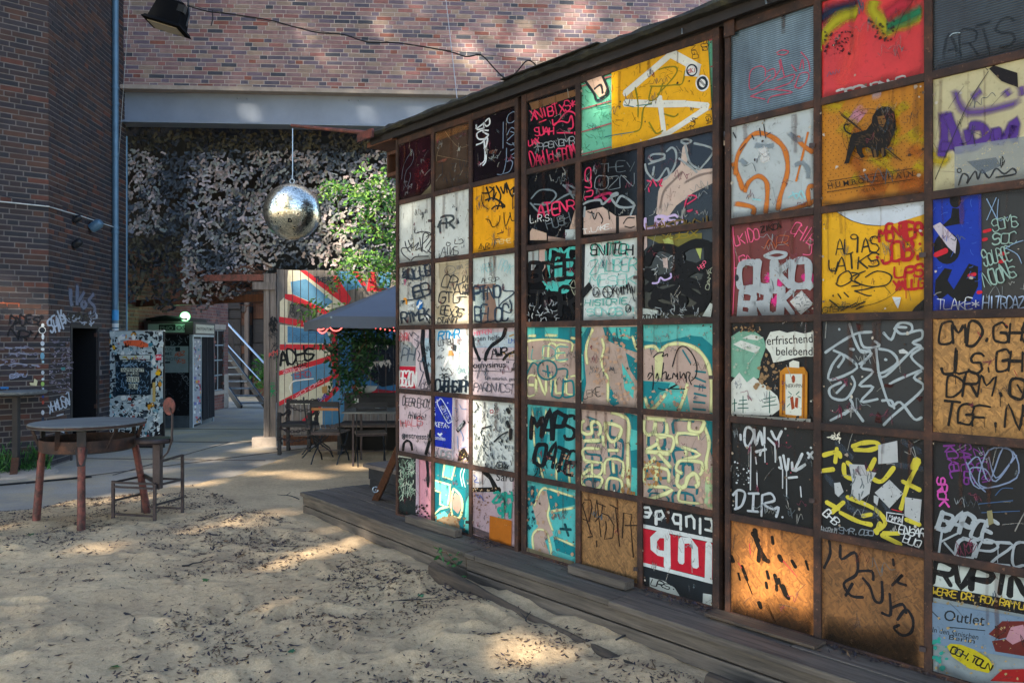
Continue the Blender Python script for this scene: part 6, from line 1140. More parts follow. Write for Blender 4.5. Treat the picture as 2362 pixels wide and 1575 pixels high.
def tree_cloud(name, label, cat, centre, rad, n, size, pal, trunk, group=None, fn=None):
    t = thing(name, label, cat, group); c = np.array(centre); P = rng.normal(size=(n, 3)); P /= np.linalg.norm(P, axis=1, keepdims=True); P = P*rng.random((n, 1))**.4*np.array(rad)+c
    ns = np.array([noise.noise(Vector(p)*1.4) for p in P]); P = P[ns > -.12]
    if fn: P = P[[fn(p) for p in P]]
    fr, s_, cc = leaf_cloud(P, size, (-.2, -.5, .7), .9, pal); leafmesh('crown', P, fr, s_, LEAF4, cc, M['leaf'], t, 'stuff')
    if trunk: obj('trunk', MB().tube(trunk, [.16, .12, .08][:len(trunk)] if len(trunk) <= 3 else .08, 8), M['brown_wood'], t, smooth=60)
    return t
PALG = ['#4f8a34', '#6aa03c', '#3a6a2c', '#88b048', '#2f5a2c']
tree_cloud('broadleaf_tree', 'bright leafy tree showing above the yard fence behind the stairs', 'tree', (-7.4, 25.6, 4.0), (3.2, 1.3, 2.0), 5000, .13, ['#8ab048', '#a8c860', '#5f8c38', '#3f6a30'], [(-7.4, 25.8, 0), (-7.3, 25.7, 2), (-7.5, 25.6, 4)])
tree_cloud('bush', 'small leafy shrub growing beside the lower end of the steel stairs', 'shrub', (-6.45, 21.6, .75), (.65, .4, .6), 420, .1, PALG, [(-6.4, 21.6, 0), (-6.5, 21.6, .7)])
# trellis roof with vine over the passage beyond
tr_ = thing('pergola', 'dark pergola beams with hanging vines over the stairs passage', 'pergola')
obj('beam', MB().bar((-8.5, 16.0, 2.36), (-3.9, 12.9, 2.36), .1, .12), M['brown_wood'], tr_); obj('beam', MB().bar((-8.2, 18.6, 2.7), (-3.4, 15.6, 2.7), .1, .12), M['dark_wood'], tr_); obj('beam', MB().bar((-4.9, 12.75, 2.66), (-3.75, 12.6, 2.66), .08, .1), M['rust_red'], tr_)
for x, y in ((-6.3, 15.2), (-5.6, 14.6), (-5.0, 14.1)): obj('rafter', MB().bar((x, y, 2.5), (x+1.2, y+2.8, 2.8), .07, .08), M['dark_wood'], tr_)

# ------------------------------------------------------------------ mural fence
mf = thing('mural_fence', 'tall plank fence painted with red and blue rays around a dark snarling face', 'fence')
PW = .1225; NPK = 36; ZT, ZBm = 2.79, .12; random.seed(44)
rays = []
Xp = Pen(Canvas(FN, None), 600, 580, 2.85)
def fp(d): return [Xp.m(p) for p in num(d)]
SHP = [('#d0c8ac', '185,125 260,115 500,300 560,350 400,400 330,330 160,300 130,330 130,430 180,440 180,180'), ('#5a8aa8', '200,200 300,180 480,330 400,390 330,330 210,280'), ('#c8c4ac', '130,480 490,520 500,1010 125,1000'), ('#4d82a6', '180,490 440,530 470,605 180,600'),
       ('#4d82a6', '200,810 490,700 480,760 250,870'), ('#5584a4', '210,800 500,760 470,840 215,940'), ('#4d82a6', '500,130 620,130 690,230 560,260'), ('#4a7c9e', '780,125 860,125 850,250 770,230'), ('#2f5f86', '470,480 905,480 905,990 480,1060'), ('#7a2c34', '600,880 905,920 905,960 640,1010'), ('#4d82a6', '400,990 560,880 600,900 540,1120 390,1180'), ('#d4ccb4', '330,1060 410,1020 410,1160 330,1150'),
       ('#c8303a', '258,125 285,115 590,330 560,355'), ('#c8303a', '160,280 215,283 470,400 450,425 160,310'), ('#c8303a', '470,165 500,160 600,310 580,345 540,330'), ('#c8303a', '600,130 640,128 700,225 670,228'), ('#c8303a', '722,128 752,128 768,240 850,245 840,262 700,262'), ('#c8303a', '125,428 480,485 480,535 125,465'), ('#c8303a', '130,610 480,610 480,645 130,648'), ('#c8303a', '125,785 470,680 480,715 125,815'), ('#c8303a', '125,985 490,800 500,830 125,1015'), ('#c8303a', '260,1125 500,880 520,905 290,1135'), ('#a82832', '440,450 500,440 520,900 470,760 470,560'), ('#a02830', '600,870 700,900 800,930 905,910 905,945 780,965 660,940'),
       ('#101822', '700,600 780,560 870,580 905,620 905,870 860,880 800,890 720,840 680,740'), ('#1c2430', '620,560 700,620 720,800 640,820 590,700'), ('#b0a89c', '712,735 770,720 850,712 862,740 850,775 780,795 715,790'), ('#101822', '735,768 750,740 765,765 780,738 795,765 812,735 828,762 845,730 850,778 780,797 722,792'), ('#c0b8ac', '745,620 765,615 760,650'), ('#c0b8ac', '825,600 845,600 840,640')]
SHP = [(c, fp(d)) for c, d in SHP]
def clipx(P, x, keep_gt):
    out = []
    for i in range(len(P)):
        a, b = P[i], P[(i+1) % len(P)]; ia = (a[0] > x) == keep_gt; ib = (b[0] > x) == keep_gt
        if ia: out.append(a)
        if ia != ib: t = (x-a[0])/(b[0]-a[0]); out.append((x, a[1]+t*(b[1]-a[1])))
    return out
def clipz(P, z, gt):
    return [(b, a) for a, b in clipx([(q[1], q[0]) for q in P], z, gt)]
tagsF = Canvas(FN, None, .016, .0001); T_ = Pen(tagsF, 600, 580, 2.85)
T_.t('#14181c', 'ADHS', 130, 745, 350, 700, 88, 13, jit=.2); T_.t('#14181c', 'DEG', 225, 765, 305, 745, 30, 4); T_.t('#20262c', 'CED', 200, 345, 200, 425, 24, 4); T_.t('#2a3038', 'TKEK', 355, 200, 470, 200, 32, 6); T_.t('#a03c44', 'BRO', 230, 835, 335, 825, 42, 4, jit=.2); T_.g('#d4d4cc', 7, '350,835 260,845 215,855 195,890 205,930'); T_.g('#d4d4cc', 7, '225,975 235,1005'); T_.g('#24282e', 5, '235,430 245,390 270,385 280,420;240,345 320,360 330,380'); T_.rnd('#3c5c7c', 26, 160, 510, 430, 600, 40, 3, 60); T_.rnd('#2c3440', 30, 640, 600, 900, 860, 60, 8, 61, .8); T_.t('#503c90', 'SENKE', 370, 1010, 450, 945, 22, 4); T_.t('#d8a0a8', 'KOHOKO', 240, 960, 420, 850, 18, 3); T_.t('#d8a0a8', 'ZEBOAR', 150, 800, 300, 770, 16, 3); T_.f('#a07c48', '405,890 440,880 440,930 408,930'); T_.g('#23282e', 12, '690,620 700,740 740,830 820,880;905,700 880,860', .8)
for k in range(NPK):
    q0, q1 = k*PW, (k+1)*PW-.006; off = random.uniform(-.006, .006)
    pk = obj('plank', FN.box(MB(), q0, q1, ZBm, ZT+random.uniform(-.006, .006), -.03, .004+off), M['fence_wood'], mf, bevel=.002)
    cvk = Canvas(FN, None, .0052+off, .00012)
    for c, P in SHP:
        Q = clipx(clipx(P, q0+.002, True), q1-.002, False)
        if len(Q) >= 3: Q = clipz(clipz(Q, ZBm+.02, True), ZT-.01, False)
        if len(Q) >= 3: cvk.poly(Q, lin(c))
    if cvk.L: cvk.finish(pk, 'mural_paint')
tagsF.finish(mf)
obj('rail', FN.box(MB(), -.0, NPK*PW, 2.3, 2.4, -.1, -.03), M['grey_wood'], mf); obj('skirt_board', FN.box(MB(), .1, NPK*PW, -.02, .17, -.005, .03), M['brown_wood'], mf); obj('rail', FN.box(MB(), .25, .95, .155, .17, .03, .12), M['grey_wood'], mf)
pst = thing('timber_post', 'thick graffiti-marked timber post at the left end of the mural fence', 'post')
for k in range(2): obj('timber', FN.box(MB(), -.195+.095*k, -.105+.095*k, 0.02, 2.72, -.1, .06-.012*k), M['grey_wood'], pst, bevel=.006)
c2 = Canvas(FN, None, .063, .0001); Q_ = Pen(c2, 600, 580, 2.85); Q_.rnd('#14181c', 26, 62, 420, 100, 520, 40, 8, 62, ang=1.5); Q_.rnd('#20262c', 30, 60, 520, 118, 700, 26, 4, 63); Q_.t('#c0504c', 'KM', 60, 690, 115, 680, 30, 5); Q_.t('#1c7a4c', 'IMK', 95, 845, 100, 945, -26, 5); c2.finish(pst)
obj('concrete_foot', FN.box(MB(), -.37, .0, -.02, .15, -.12, .09), M['concrete'], pst, bevel=.01)
obj('cap_block', FN.box(MB(), -.36, -.02, 2.46, 2.58, -.18, .1), M['grey_wood'], pst)

# ------------------------------------------------------------------ climbing shrub
def strands(name, label, boxes, n, size, pal, group=None):
    t = thing(name, label, 'climbing plant', group); C3 = []; NR = []; mb = MB(); rg_ = random.Random(len(label))
    for (x0, y0, x1, y1, d0, d1, cnt) in boxes:
        for _ in range(cnt):
            px, py = rg_.uniform(x0, x1), rg_.uniform(y0, y1); u, v = (px-(x0+x1)/2)/(x1-x0)*2, (py-(y0+y1)/2)/(y1-y0)*2
            if u*u*.9+v*v*.9 > 1+.5*noise.noise(Vector((px*.03, py*.03, 2))): continue
            p = at(px, py, rg_.uniform(d0, d1)); ax = Vector((rg_.gauss(0, .6), rg_.gauss(-.2, .3), rg_.gauss(-.5, .4))).normalized()
            for k in range(7):                         # a compound leaf
                s_2 = (-1)**k; C3.append(tuple(p+ax*(k//2)*.075+Vector((s_2*.045*(k < 6), 0, -.02))))
            if rg_.random() < .15: mb.tube([p, p+ax*.3], .004, 4, False)
    C3 = np.array(C3); fr, s_3, cc = leaf_cloud(C3, size, (-.3, -.6, .65), .55, pal); leafmesh('foliage', C3, fr, s_3, LEAF5, cc, M['leaf'], t, 'stuff'); obj('stems', mb, M['brown_wood'], t, kind='stuff'); return t
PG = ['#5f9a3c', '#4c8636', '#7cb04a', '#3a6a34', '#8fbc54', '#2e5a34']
strands('climbing_shrub', 'sunlit green climbing shrub in front of the camouflage net, above the parasol', [(740, 388, 925, 470, 12.2, 12.8, 90), (830, 430, 960, 540, 11.9, 12.8, 60), (850, 540, 960, 640, 11.8, 12.5, 50), (755, 565, 860, 630, 12.0, 12.6, 40), (890, 400, 960, 640, 11.6, 12.6, 40), (740, 470, 880, 540, 12.4, 12.8, 14)], 0, .05, PG)
strands('climbing_shrub', 'green vine hanging in front of the ray mural on the plank fence', [(760, 600, 830, 690, 11.9, 12.5, 14), (840, 590, 930, 670, 11.6, 12.4, 26), (700, 680, 780, 735, 12.0, 12.4, 22)], 0, .045, PG)
strands('climbing_shrub', 'dark shaded vine hanging under the parasol before the painted face', [(750, 745, 870, 860, 11.4, 12.3, 130), (770, 820, 850, 905, 11.4, 12.0, 50), (850, 740, 930, 790, 11.6, 12.2, 40)], 0, .05, ['#2c5a34', '#234a30', '#3a6a3a', '#1f3f2c'])  # darker greens put the shade under the parasol into the leaf colours

# ------------------------------------------------------------------ parasol with light strings
pr = thing('parasol', 'large grey parasol with red fairy lights round its rim', 'parasol')
NL = Vector((-1.93, 8.5, 1.92)); e1 = Vector((-1.07, 3.0, 0)); e2 = Vector((3.0, 1.07, 0)); FLp, FRp, NRp = NL+e1, NL+e1+e2, NL+e2; pk_ = NL+(e1+e2)/2; pk_.z = 2.62
mb = MB(); N8 = 8; corners = [NL, NRp, FRp, FLp]
for i in range(4):
    a, b = corners[i], corners[(i+1) % 4]; o_ = len(mb.v)
    for j in range(N8+1):
        t = j/N8
        for k in range(N8+1):
            s_ = k/N8; e = a+(b-a)*s_; p = e+(pk_-e)*t; sag = .05*math.sin(math.pi*s_)*(1-t)*(1 if t > 0 else 1); p.z -= sag*(0 if t == 0 else 1); mb.v.append(tuple(p))
    for j in range(N8):
        for k in range(N8): q = o_+j*(N8+1)+k; mb.f.append((q, q+1, q+N8+2, q+N8+1))
    o_ = len(mb.v)
    for k in range(N8+1): s_ = k/N8; e = a+(b-a)*s_; mb.v += [tuple(e), tuple(e-Vector((0, 0, .12+.012*math.sin(k*2))))]
    for k in range(N8): mb.f.append((o_+2*k, o_+2*k+2, o_+2*k+3, o_+2*k+1))
obj('canopy', mb, M['fabric_grey'], pr); 
for c in corners: obj('rib', MB().bar(c-Vector((0, 0, .015)), pk_-Vector((0, 0, .04)), .02, .02), M['galv'], pr)
obj('pole', MB().tube([(pk_.x, pk_.y, 0), (pk_.x, pk_.y, 2.6)], .03, 12), M['iron'], pr, smooth=50)
nt = NT('red_bulb'); em = nt.n('ShaderNodeEmission'); em.inputs[0].default_value = (1, .12, .1, 1); em.inputs[1].default_value = 1.3; nt.l(em.outputs[0], nt.out.inputs['Surface']); M['bulb'] = nt.m
ls = thing('light_string', 'red fairy light string draped under the parasol rim', 'fairy lights'); mb = MB(); wv_ = MB(); bl = MB().lathe([(.001, -.009), (.009, 0), (.001, .009)], (0, 0, 0), 6); bme = bpy.data.meshes.new('bulb'); bme.from_pydata(bl.v, [], bl.f); bme.materials.append(M['bulb'])
for z0, z1, ya in ((-.02, -.13, .04), (-.03, -.17, .1)):
    for a, b, n_ in ((NL, NRp, 62), (NL, FLp, 40)):
        last = None
        for i in range(n_+1):
            t = i/n_; p = a+(b-a)*t+Vector((0, ya, z0+(z1-z0)*math.sin(math.pi*min(t*1.6, 1)))); 
            if t < .55 or a is not NL:
                o = bpy.data.objects.new('bulb', bme); COL.objects.link(o); o.parent = ls; o.location = p
            if last is not None: wv_.tube([last, p], .0025, 3, False)
            last = p
obj('wire', wv_, M['plastic_black'], ls)
mb = MB(); pc_ = NL+Vector((.0, .25, -.06)); mb.tube([pc_+Vector((.075*math.cos(i*.3-.3), 0, .075*math.sin(i*.3-.3)-.02)) for i in range(-10, 2)], .006, 6); obj('light_tube', mb, M['bulb'], ls)

# ------------------------------------------------------------------ tables, benches, chairs under the parasol
def folding_chair(label, loc, rz, slat='dark_wood', group='folding garden chairs under the parasol'):
    t = thing('folding_chair', label, 'chair', group); w = .19
    for s in (-1, 1):
        obj('back_leg', MB().tube([(s*w, -.20, .86), (s*w, -.15, .45), (s*w, -.08, .32), (s*w, .16, .13), (s*w, .22, 0)], .010, 6), M['black_metal'], t)
        obj('front_leg', MB().tube([(s*(w-.015), .2, .45), (s*(w-.015), .12, .33), (s*(w-.015), -.14, .14), (s*(w-.015), -.26, 0)], .010, 6), M['black_metal'], t)
    obj('top_slat', MB().box((0, -.195, .83), (.39, .018, .07)), M['dark_wood'], t, bevel=.003); obj('back_slat', MB().box((0, -.188, .765), (.37, .014, .035)), M[slat], t, label='orange painted back slat' if slat == 'orange' else None)
    for k in range(6): obj('seat_slat', MB().box((0, -.14+.068*k, .452), (.4, .056, .018)), M['grey_wood'], t, bevel=.003)
    obj('seat_rail', MB().box((0, -.165, .44), (.4, .015, .03)), M['iron'], t); obj('crossbar', MB().bar((-w, .05, .2), (w, .05, .2), .012, .012), M['iron'], t)
    t.location = loc; t.rotation_euler = (0, 0, rz); return t
M['orange'] = simple('orange', lin('#9a6228'), .6, 0, .2)
folding_chair('folding chair with an orange slat in its back, nearest the mural fence table', (-2.42, 10.62, 0), R(-8), 'orange')
folding_chair('folding chair standing closest to the screen edge, back turned to the yard', (-1.86, 10.5, 0), R(14))
folding_chair('dark folding chair turned sideways beside the chain-wrapped armchair', (-2.72, 11.2, 0), R(-75))
tb = thing('garden_table', 'grey plank topped garden table with thin metal legs under the parasol', 'table')
for k in range(6): obj('slat', MB().box((-1.3, 10.22+.125*k, .74), (1.75, .115, .022)), M['table_wood'], tb, bevel=.002)
for x, y in ((-2.05, 10.3), (-.6, 10.3), (-2.05, 10.85), (-.6, 10.85), (-1.55, 10.85)): obj('leg', MB().bar((x, y, 0), (x, y, .73), .025, .025), M['iron'], tb)
obj('rail', MB().bar((-2.05, 10.85, .5), (-.6, 10.85, .5), .02, .03), M['iron'], tb)
gb = thing('garden_bench', 'low plank bench behind the garden table', 'bench')
for k in range(3): obj('seat_slat', MB().box((-1.9, 11.35+.11*k, .45), (1.3, .1, .025)), M['grey_wood'], gb)
for x in (-2.45, -1.4): obj('leg', MB().box((x, 11.45, .22), (.05, .3, .44)), M['dark_wood'], gb)
db = thing('dark_settle', 'black high-backed settle against the mural fence', 'bench')
obj('backrest', MB().box((-1.35, 12.15, .72), (2.4, .06, .3)), M['dark_wood'], db, bevel=.01); obj('seat', MB().box((-1.35, 11.95, .42), (2.4, .4, .05)), M['dark_wood'], db); obj('front', MB().box((-1.35, 11.8, .2), (2.3, .04, .38)), M['plastic_black'], db)
st3 = obj('sticker', MB().box((-2.36, 12.117, .75), (.06, .003, .075)), M['white_paint'], db)
bw_ = thing('bowl', 'pale patterned bowl on the top edge of the dark settle', 'bowl'); obj('shell', MB().lathe([(.06, 0), (.13, .04), (.165, .1), (.155, .1), (.12, .045), (.001, .01)], (-2.2, 12.1, .875), 24), M['white_paint'], bw_, smooth=50)
tag(obj('glass_tumbler', MB().lathe([(.03, 0), (.037, .085), (.034, .085), (.028, .006), (.001, .006)], (-1.77, 10.5, .752), 16), simple('clear', lin('#8a9496'), .1, .2, .1), None, smooth=50), 'clear tumbler standing on the garden table', 'glass')
tag(obj('napkin', MB().box((-1.98, 10.4, .758), (.09, .06, .012)), simple('napkin', lin('#8fa4c4'), .7), None), 'crumpled blue-white wrapper on the garden table', 'wrapper')
# chain wrapped armchair
ca = thing('chain_armchair', 'armchair wrapped in heavy chains at the foot of the ray mural', 'armchair'); cx0, cx1, cy0, cy1 = -3.38, -2.95, 11.6, 12.05
for x, y, z in ((cx0, cy0, .62), (cx1, cy0, .62), (cx0, cy1, .78), (cx1, cy1, .78)): obj('leg', MB().bar((x, y, -.02), (x, y, z), .045, .045), M['dark_wood'], ca)
obj('seat', MB().box(((cx0+cx1)/2, (cy0+cy1)/2, .43), (.47, .47, .05)), M['dark_wood'], ca, bevel=.01); obj('back_rail', MB().bar((cx0, cy1, .74), (cx1, cy1, .74), .04, .05), M['dark_wood'], ca)
lk = MB(); lk.tube([(.028*math.cos(i*math.pi/5), .016*math.sin(i*math.pi/5), 0) for i in range(11)], .007, 5); lkm = bpy.data.meshes.new('chain_link'); lkm.from_pydata(lk.v, [], lk.f); lkm.materials.append(M['iron'])
def chain(a, b, sag, wrap=0):
    a, b = Vector(a), Vector(b); n_ = max(int((b-a).length*(1+sag)/.042), 3); prev = None
    for i in range(n_+1):
        t = i/n_; p = a+(b-a)*t+Vector((0, 0, -sag*math.sin(math.pi*t)))
        if wrap: p += Vector((math.cos(t*wrap)*.036, math.sin(t*wrap)*.036, 0))
        if prev is not None:
            d = (p-prev); o = bpy.data.objects.new('chain_link', lkm); COL.objects.link(o); o.parent = ca; o.location = (p+prev)/2; o.rotation_euler = (d.to_track_quat('X', 'Z') @ Matrix.Rotation(i % 2*1.4, 3, 'X').to_quaternion()).to_euler()
        prev = p
chain((cx0, cy0-.03, .26), (cx1, cy0-.03, .26), .05); chain((cx0, cy0-.03, .40), (cx1, cy0-.03, .39), .05); chain((cx0, cy1, .78), (cx1, cy1, .78), .03); chain((cx0, cy1-.02, .68), (cx1, cy1-.02, .66), .06)
for x, y, z in ((cx0, cy0, .6), (cx1, cy0, .6), (cx0, cy1, .78), (cx1, cy1, .78)): chain((x, y, .02), (x, y, z), 0, 26)
chain((cx0, cy0, .6), (cx0, cy1, .62), .04); chain((cx1, cy0, .6), (cx1, cy1, .62), .04)

# ------------------------------------------------------------------ disco ball, its pole, floodlight, cables
BC = at(674, 489, 7.03); RB = .247
ball = thing('disco_ball', 'large mirrored disco ball hanging from a rusty pole by a thin cord', 'disco ball')
obj('core', MB().lathe([(.001, -RB+.004)]+[((RB-.004)*math.sin(t*math.pi/24), -(RB-.004)*math.cos(t*math.pi/24)) for t in range(1, 24)]+[(.001, RB-.004)], BC, 48), M['plastic_black'], ball, smooth=80)
nt = NT('mirror'); nt.base(nt.ramp(rnd(nt), [(0, (.5, .54, .48)), (1, (.9, .92, .82))])); nt.rough(.24); nt.b.inputs['Metallic'].default_value = 1
mb = MB(); rg = random.Random(2); nrow = 66
for i in range(nrow):
    th0 = math.pi*(i+.5)/nrow; n_ = max(int(2*math.pi*math.sin(th0)*nrow/math.pi), 4); hh = math.pi/nrow*.46
    if i == nrow//2: 
        if True: pass
    for k in range(n_):
        ph = 2*math.pi*(k+.5*(i % 2))/n_
        if rg.random() < .012: continue
        n0 = Vector((math.sin(th0)*math.cos(ph), math.sin(th0)*math.sin(ph), math.cos(th0)))
        hit_ = (n0-Vector((.15, -.86, -.42)).normalized()).length
        if .03 < hit_ < .075: continue
        nn_ = (n0+Vector((rg.gauss(0, .03), rg.gauss(0, .03), rg.gauss(0, .03)))).normalized()
        t1 = Vector((-math.sin(ph), math.cos(ph), 0)); t1 = (t1-nn_*t1.dot(nn_)).normalized(); t2 = nn_.cross(t1); c = BC+n0*RB; wq_ = RB*math.pi/n_*math.sin(th0)*.92; hq = RB*hh*(.55 if i == nrow//2 else 1)
        mb.add([c-t1*wq_-t2*hq, c+t1*wq_-t2*hq, c+t1*wq_+t2*hq, c-t1*wq_+t2*hq], [(0, 1, 2, 3)])
obj('mirror_tiles', mb, nt.m, ball, kind='stuff')
obj('hook', MB().tube([BC+Vector((.02*math.cos(i*.5236), 0, RB+.022+.02*math.sin(i*.5236))) for i in range(13)], .004, 6), M['galv'], ball)
tipp = at(675, 291, 7.03); endp = SC.pt(-.36, 3.40, .09); endp2 = SC.pt(.4, 3.44, -.2)
cd = obj('cord', MB().tube([BC+Vector((0, 0, RB+.04)), BC+Vector((.004, 0, RB+.1)), tipp+Vector((0, 0, -.02))], .004, 6), M['galv'], ball)
tag(obj('rusty_pole', MB().tube([tipp+Vector((-.01, 0, .005)), endp], [.014, .018], 10), M['rust_red'], None, smooth=50), 'thin rusty pole reaching out from the screen roof and carrying the disco ball', 'pole')
# floodlight
M['lamp_black'] = simple('lamp_black', lin('#0b0d10'), .8, 0, .1, 5, 0); M['lamp_black'].node_tree.nodes['Principled BSDF'].inputs['Specular IOR Level'].default_value = .05
fl = thing('floodlight', 'black box floodlight hanging from a cable at the top left', 'floodlight'); fc = at(395, 30, 5.6)
Mf = (Matrix.Rotation(R(17), 3, 'Y') @ Matrix.Rotation(R(-3), 3, 'X')); 
def fbox(c, s): return MB().box(fc+Mf @ Vector(c), s, Mf)
def frust(z0, z1, w0, d0, w1, d1):
    V = [fc+Mf @ Vector((sx*w/2, sy*d/2, z)) for z, w, d in ((z0, w0, d0), (z1, w1, d1)) for sx, sy in ((-1, -1), (1, -1), (1, 1), (-1, 1))]; return MB().add(V, [(3, 2, 1, 0), (4, 5, 6, 7), (0, 1, 5, 4), (1, 2, 6, 5), (2, 3, 7, 6), (3, 0, 4, 7)])
obj('housing', frust(-.085, .075, .225, .16, .18, .12), M['lamp_black'], fl, bevel=.004); obj('rim', frust(-.11, -.085, .285, .21, .25, .18), M['lamp_black'], fl, bevel=.003)
obj('lens', fbox((0, 0, -.117), (.21, .14, .006)), simple('lens', lin('#8a8678'), .15, 0, .1), fl); 
for i in range(7): obj('cooling_fin', fbox((-.06+.02*i, 0, .075), (.004, .08, .03)), M['black_metal'], fl)
obj('yoke', MB().tube([fc+Mf @ Vector(v) for v in ((-.13, 0, -.06), (-.125, .0, .02), (-.08, 0, .13), (.08, 0, .13), (.125, 0, .02), (.13, 0, -.06))], .007, 6), M['black_metal'], fl); obj('junction_box', fbox((.09, -.05, .03), (.05, .04, .05)), M['black_metal'], fl)
obj('hanger', MB().tube([fc+Mf @ Vector((0, 0, .13)), fc+Vector((.0, 0, .6))], .006, 6), M['black_metal'], fl)
def cable(name, pts_, r_, label, d_of=None):
    P = []; Q = catmull([(p[0], p[1]) for p in pts_], 6); D_ = np.interp([q[0] for q in Q], [p[0] for p in pts_], [p[2] for p in pts_]) if pts_[-1][0] > pts_[0][0] else np.linspace(pts_[0][2], pts_[-1][2], len(Q))
    mb = MB().tube([at(q[0], q[1], d) for q, d in zip(Q, D_)], r_, 6); return tag(obj(name, mb, M['plastic_black'], None, smooth=60), label, 'cable')
cable('power_cable', [(432, 14, 5.6), (480, 27, 5.6), (530, 33, 5.6), (620, 47, 5.6), (680, 63, 5.6), (735, 76, 5.5), (790, 80, 5.5), (850, 98, 5.4), (920, 100, 5.4), (1030, 118, 5.3), (1075, 131, 5.3), (1110, 128, 5.3), (1140, 158, 5.3), (1165, 180, 5.3), (1190, 168, 5.25), (1215, 141, 5.25), (1235, 150, 5.25), (1249, 178, 5.22)], .0045, 'black power cable sagging from the floodlight to the screen roof')
cable('power_cable', [(1250, 178, 5.22), (1258, 150, 5.22), (1272, 145, 5.2), (1290, 158, 5.2), (1310, 167, 5.15), (1325, 160, 5.1), (1326, 153, 5.1)], .0045, 'end of the black cable looping along the roof edge')
cable('wire', [(432, 12, 5.6), (700, 66, 5.55), (1000, 112, 5.4), (1215, 138, 5.25), (1330, 156, 5.1)], .0015, 'thin straight carrier wire above the sagging cable')
cable('wire', [(1318, 148, 5.1), (1320, 134, 5.1), (1330, 129, 5.1), (1342, 134, 5.08), (1350, 148, 5.05)], .0018, 'wire loop standing on the roof edge')
tg = obj('cable_tie', MB().tube([at(490, 24, 5.58), at(491, 45, 5.58), at(487, 60, 5.58)], .004, 5), M['plastic_black']); tag(tg, 'short strap dangling from the sagging power cable', 'strap')
for x0, y0, d0, x1, y1, d1, lab in ((1022, -60, 9, 1057, 252, 5.9, 'pale guy wire rising from the screen roof to above the brick wall'), (303, -60, 12.0, 270, 420, 12.7, 'thin pale wire beside the zinc downpipe')):
    tag(obj('guy_wire', MB().tube([at(x0, y0, d0), at(x1, y1, d1)], .0035, 5), M['galv']), lab, 'wire')
# fittings on the left building
wl = thing('wall_cable', 'white cable strung across the dark brick building', 'cable')
P = [WA.pt(1.4, CAMH+(CY-465)/FPX*9.9, .05), WA.pt(.7, CAMH+(CY-468)/FPX*10.1, .05), WA.pt(.0, CAMH+(CY-478)/FPX*10.4, .06), WB.pt(.9, CAMH+(CY-500)/FPX*11.3, .06), WB.pt(2.1, CAMH+(CY-524)/FPX*12.4, .05)]
obj('cable', MB().tube(P, .008, 6), M['white_paint'], wl); obj('cable', MB().tube([P[0]+Vector((0, 0, .03)), P[1]+Vector((0, 0, .1)), P[2]+Vector((0, 0, .0)), P[2]+Vector((.02, .3, .05)), P[3]+Vector((0, 0, .03))], .005, 6), M['black_metal'], wl)
for (px, py, d, lab, sc3) in ((178, 505, 11.1, 'upper small spotlight clamped on the wall cable', .8), (222, 520, 11.62, 'black wall spotlight nearest the downpipe', 1.3), (178, 562, 11.1, 'lower wall spotlight pointing down', 1.0)):
    t = thing('wall_spotlight', lab, 'spotlight', 'spotlights on the left building'); p = at(px, py, d); s_ = .07*sc3
    obj('housing', MB().lathe([(s_*.5, -s_), (s_*.75, -s_*.9), (s_*.8, s_*.6), (s_*.5, s_), (.001, s_)], p, 14, Matrix.Rotation(R(55), 3, 'Y')), M['zinc'] if sc3 > 1 else M['black_metal'], t, smooth=40)
    obj('bracket', MB().bar(p, p+Vector((-.16, .0, .06)), .02, .02), M['iron'], t); obj('lens', MB().lathe([(s_*.5, 0), (.001, .004)], p+Matrix.Rotation(R(55), 3, 'Y') @ Vector((0, 0, -s_-.004)), 12, Matrix.Rotation(R(55), 3, 'Y')), M['galv'], t)
# graffiti on the left building
c2 = Canvas(WB, None, .0195, .0001); U = Pen(c2, 0, 560, 8.386, 1.0)
U.g('#6f7688', 66, '1335,860 1340,1100 1370,1240;1470,780 1465,1100 1465,1220;1610,930 1540,1060 1480,1150;1590,1120 1640,1190 1590,1260 1550,1180 1600,1120;1800,980 1730,1060 1700,1130 1800,1240 1790,1380 1720,1400 1700,1320', .8, soft=True)
U.g('#b4bcc8', 32, '965,1560 965,1440 1030,1400;1060,1420 1060,1560;1080,1320 1110,1400 1130,1460;1150,1300 1150,1400;1190,1380 1230,1440 1240,1560;1130,1470 1200,1480', .9); U.rnd('#9aa4b4', 22, 1320, 1420, 1880, 1550, 120, 20, 70); U.rnd('#14161c', 16, 1340, 1380, 1700, 1500, 140, 24, 71)
V_ = Pen(c2, 0, 400, 2.614, 1.0); V_.t('#b8c0cc', 'SHIP', 295, 960, 395, 930, 70, 9, jit=.2); V_.t('#b8c0cc', 'XHAUSA', 285, 1440, 412, 1400, 60, 7, jit=.2); V_.g('#b8c0cc', 7, '385,1330 400,1320 408,1380;330,1460 370,1450;340,1500 370,1490 345,1540 375,1560'); V_.rnd('#7a7488', 90, 285, 1000, 412, 1330, 22, 4, 72, ang=0); V_.rnd('#b0a4b0', 30, 285, 1060, 412, 1300, 16, 4, 73); V_.f('#3a8a88', '355,1170 380,1168 380,1185 358,1186')
c2.finish(wb)
c2 = Canvas(WA, None, .0195, .0001); V_ = Pen(c2, 0, 400, 2.614, 1.0)
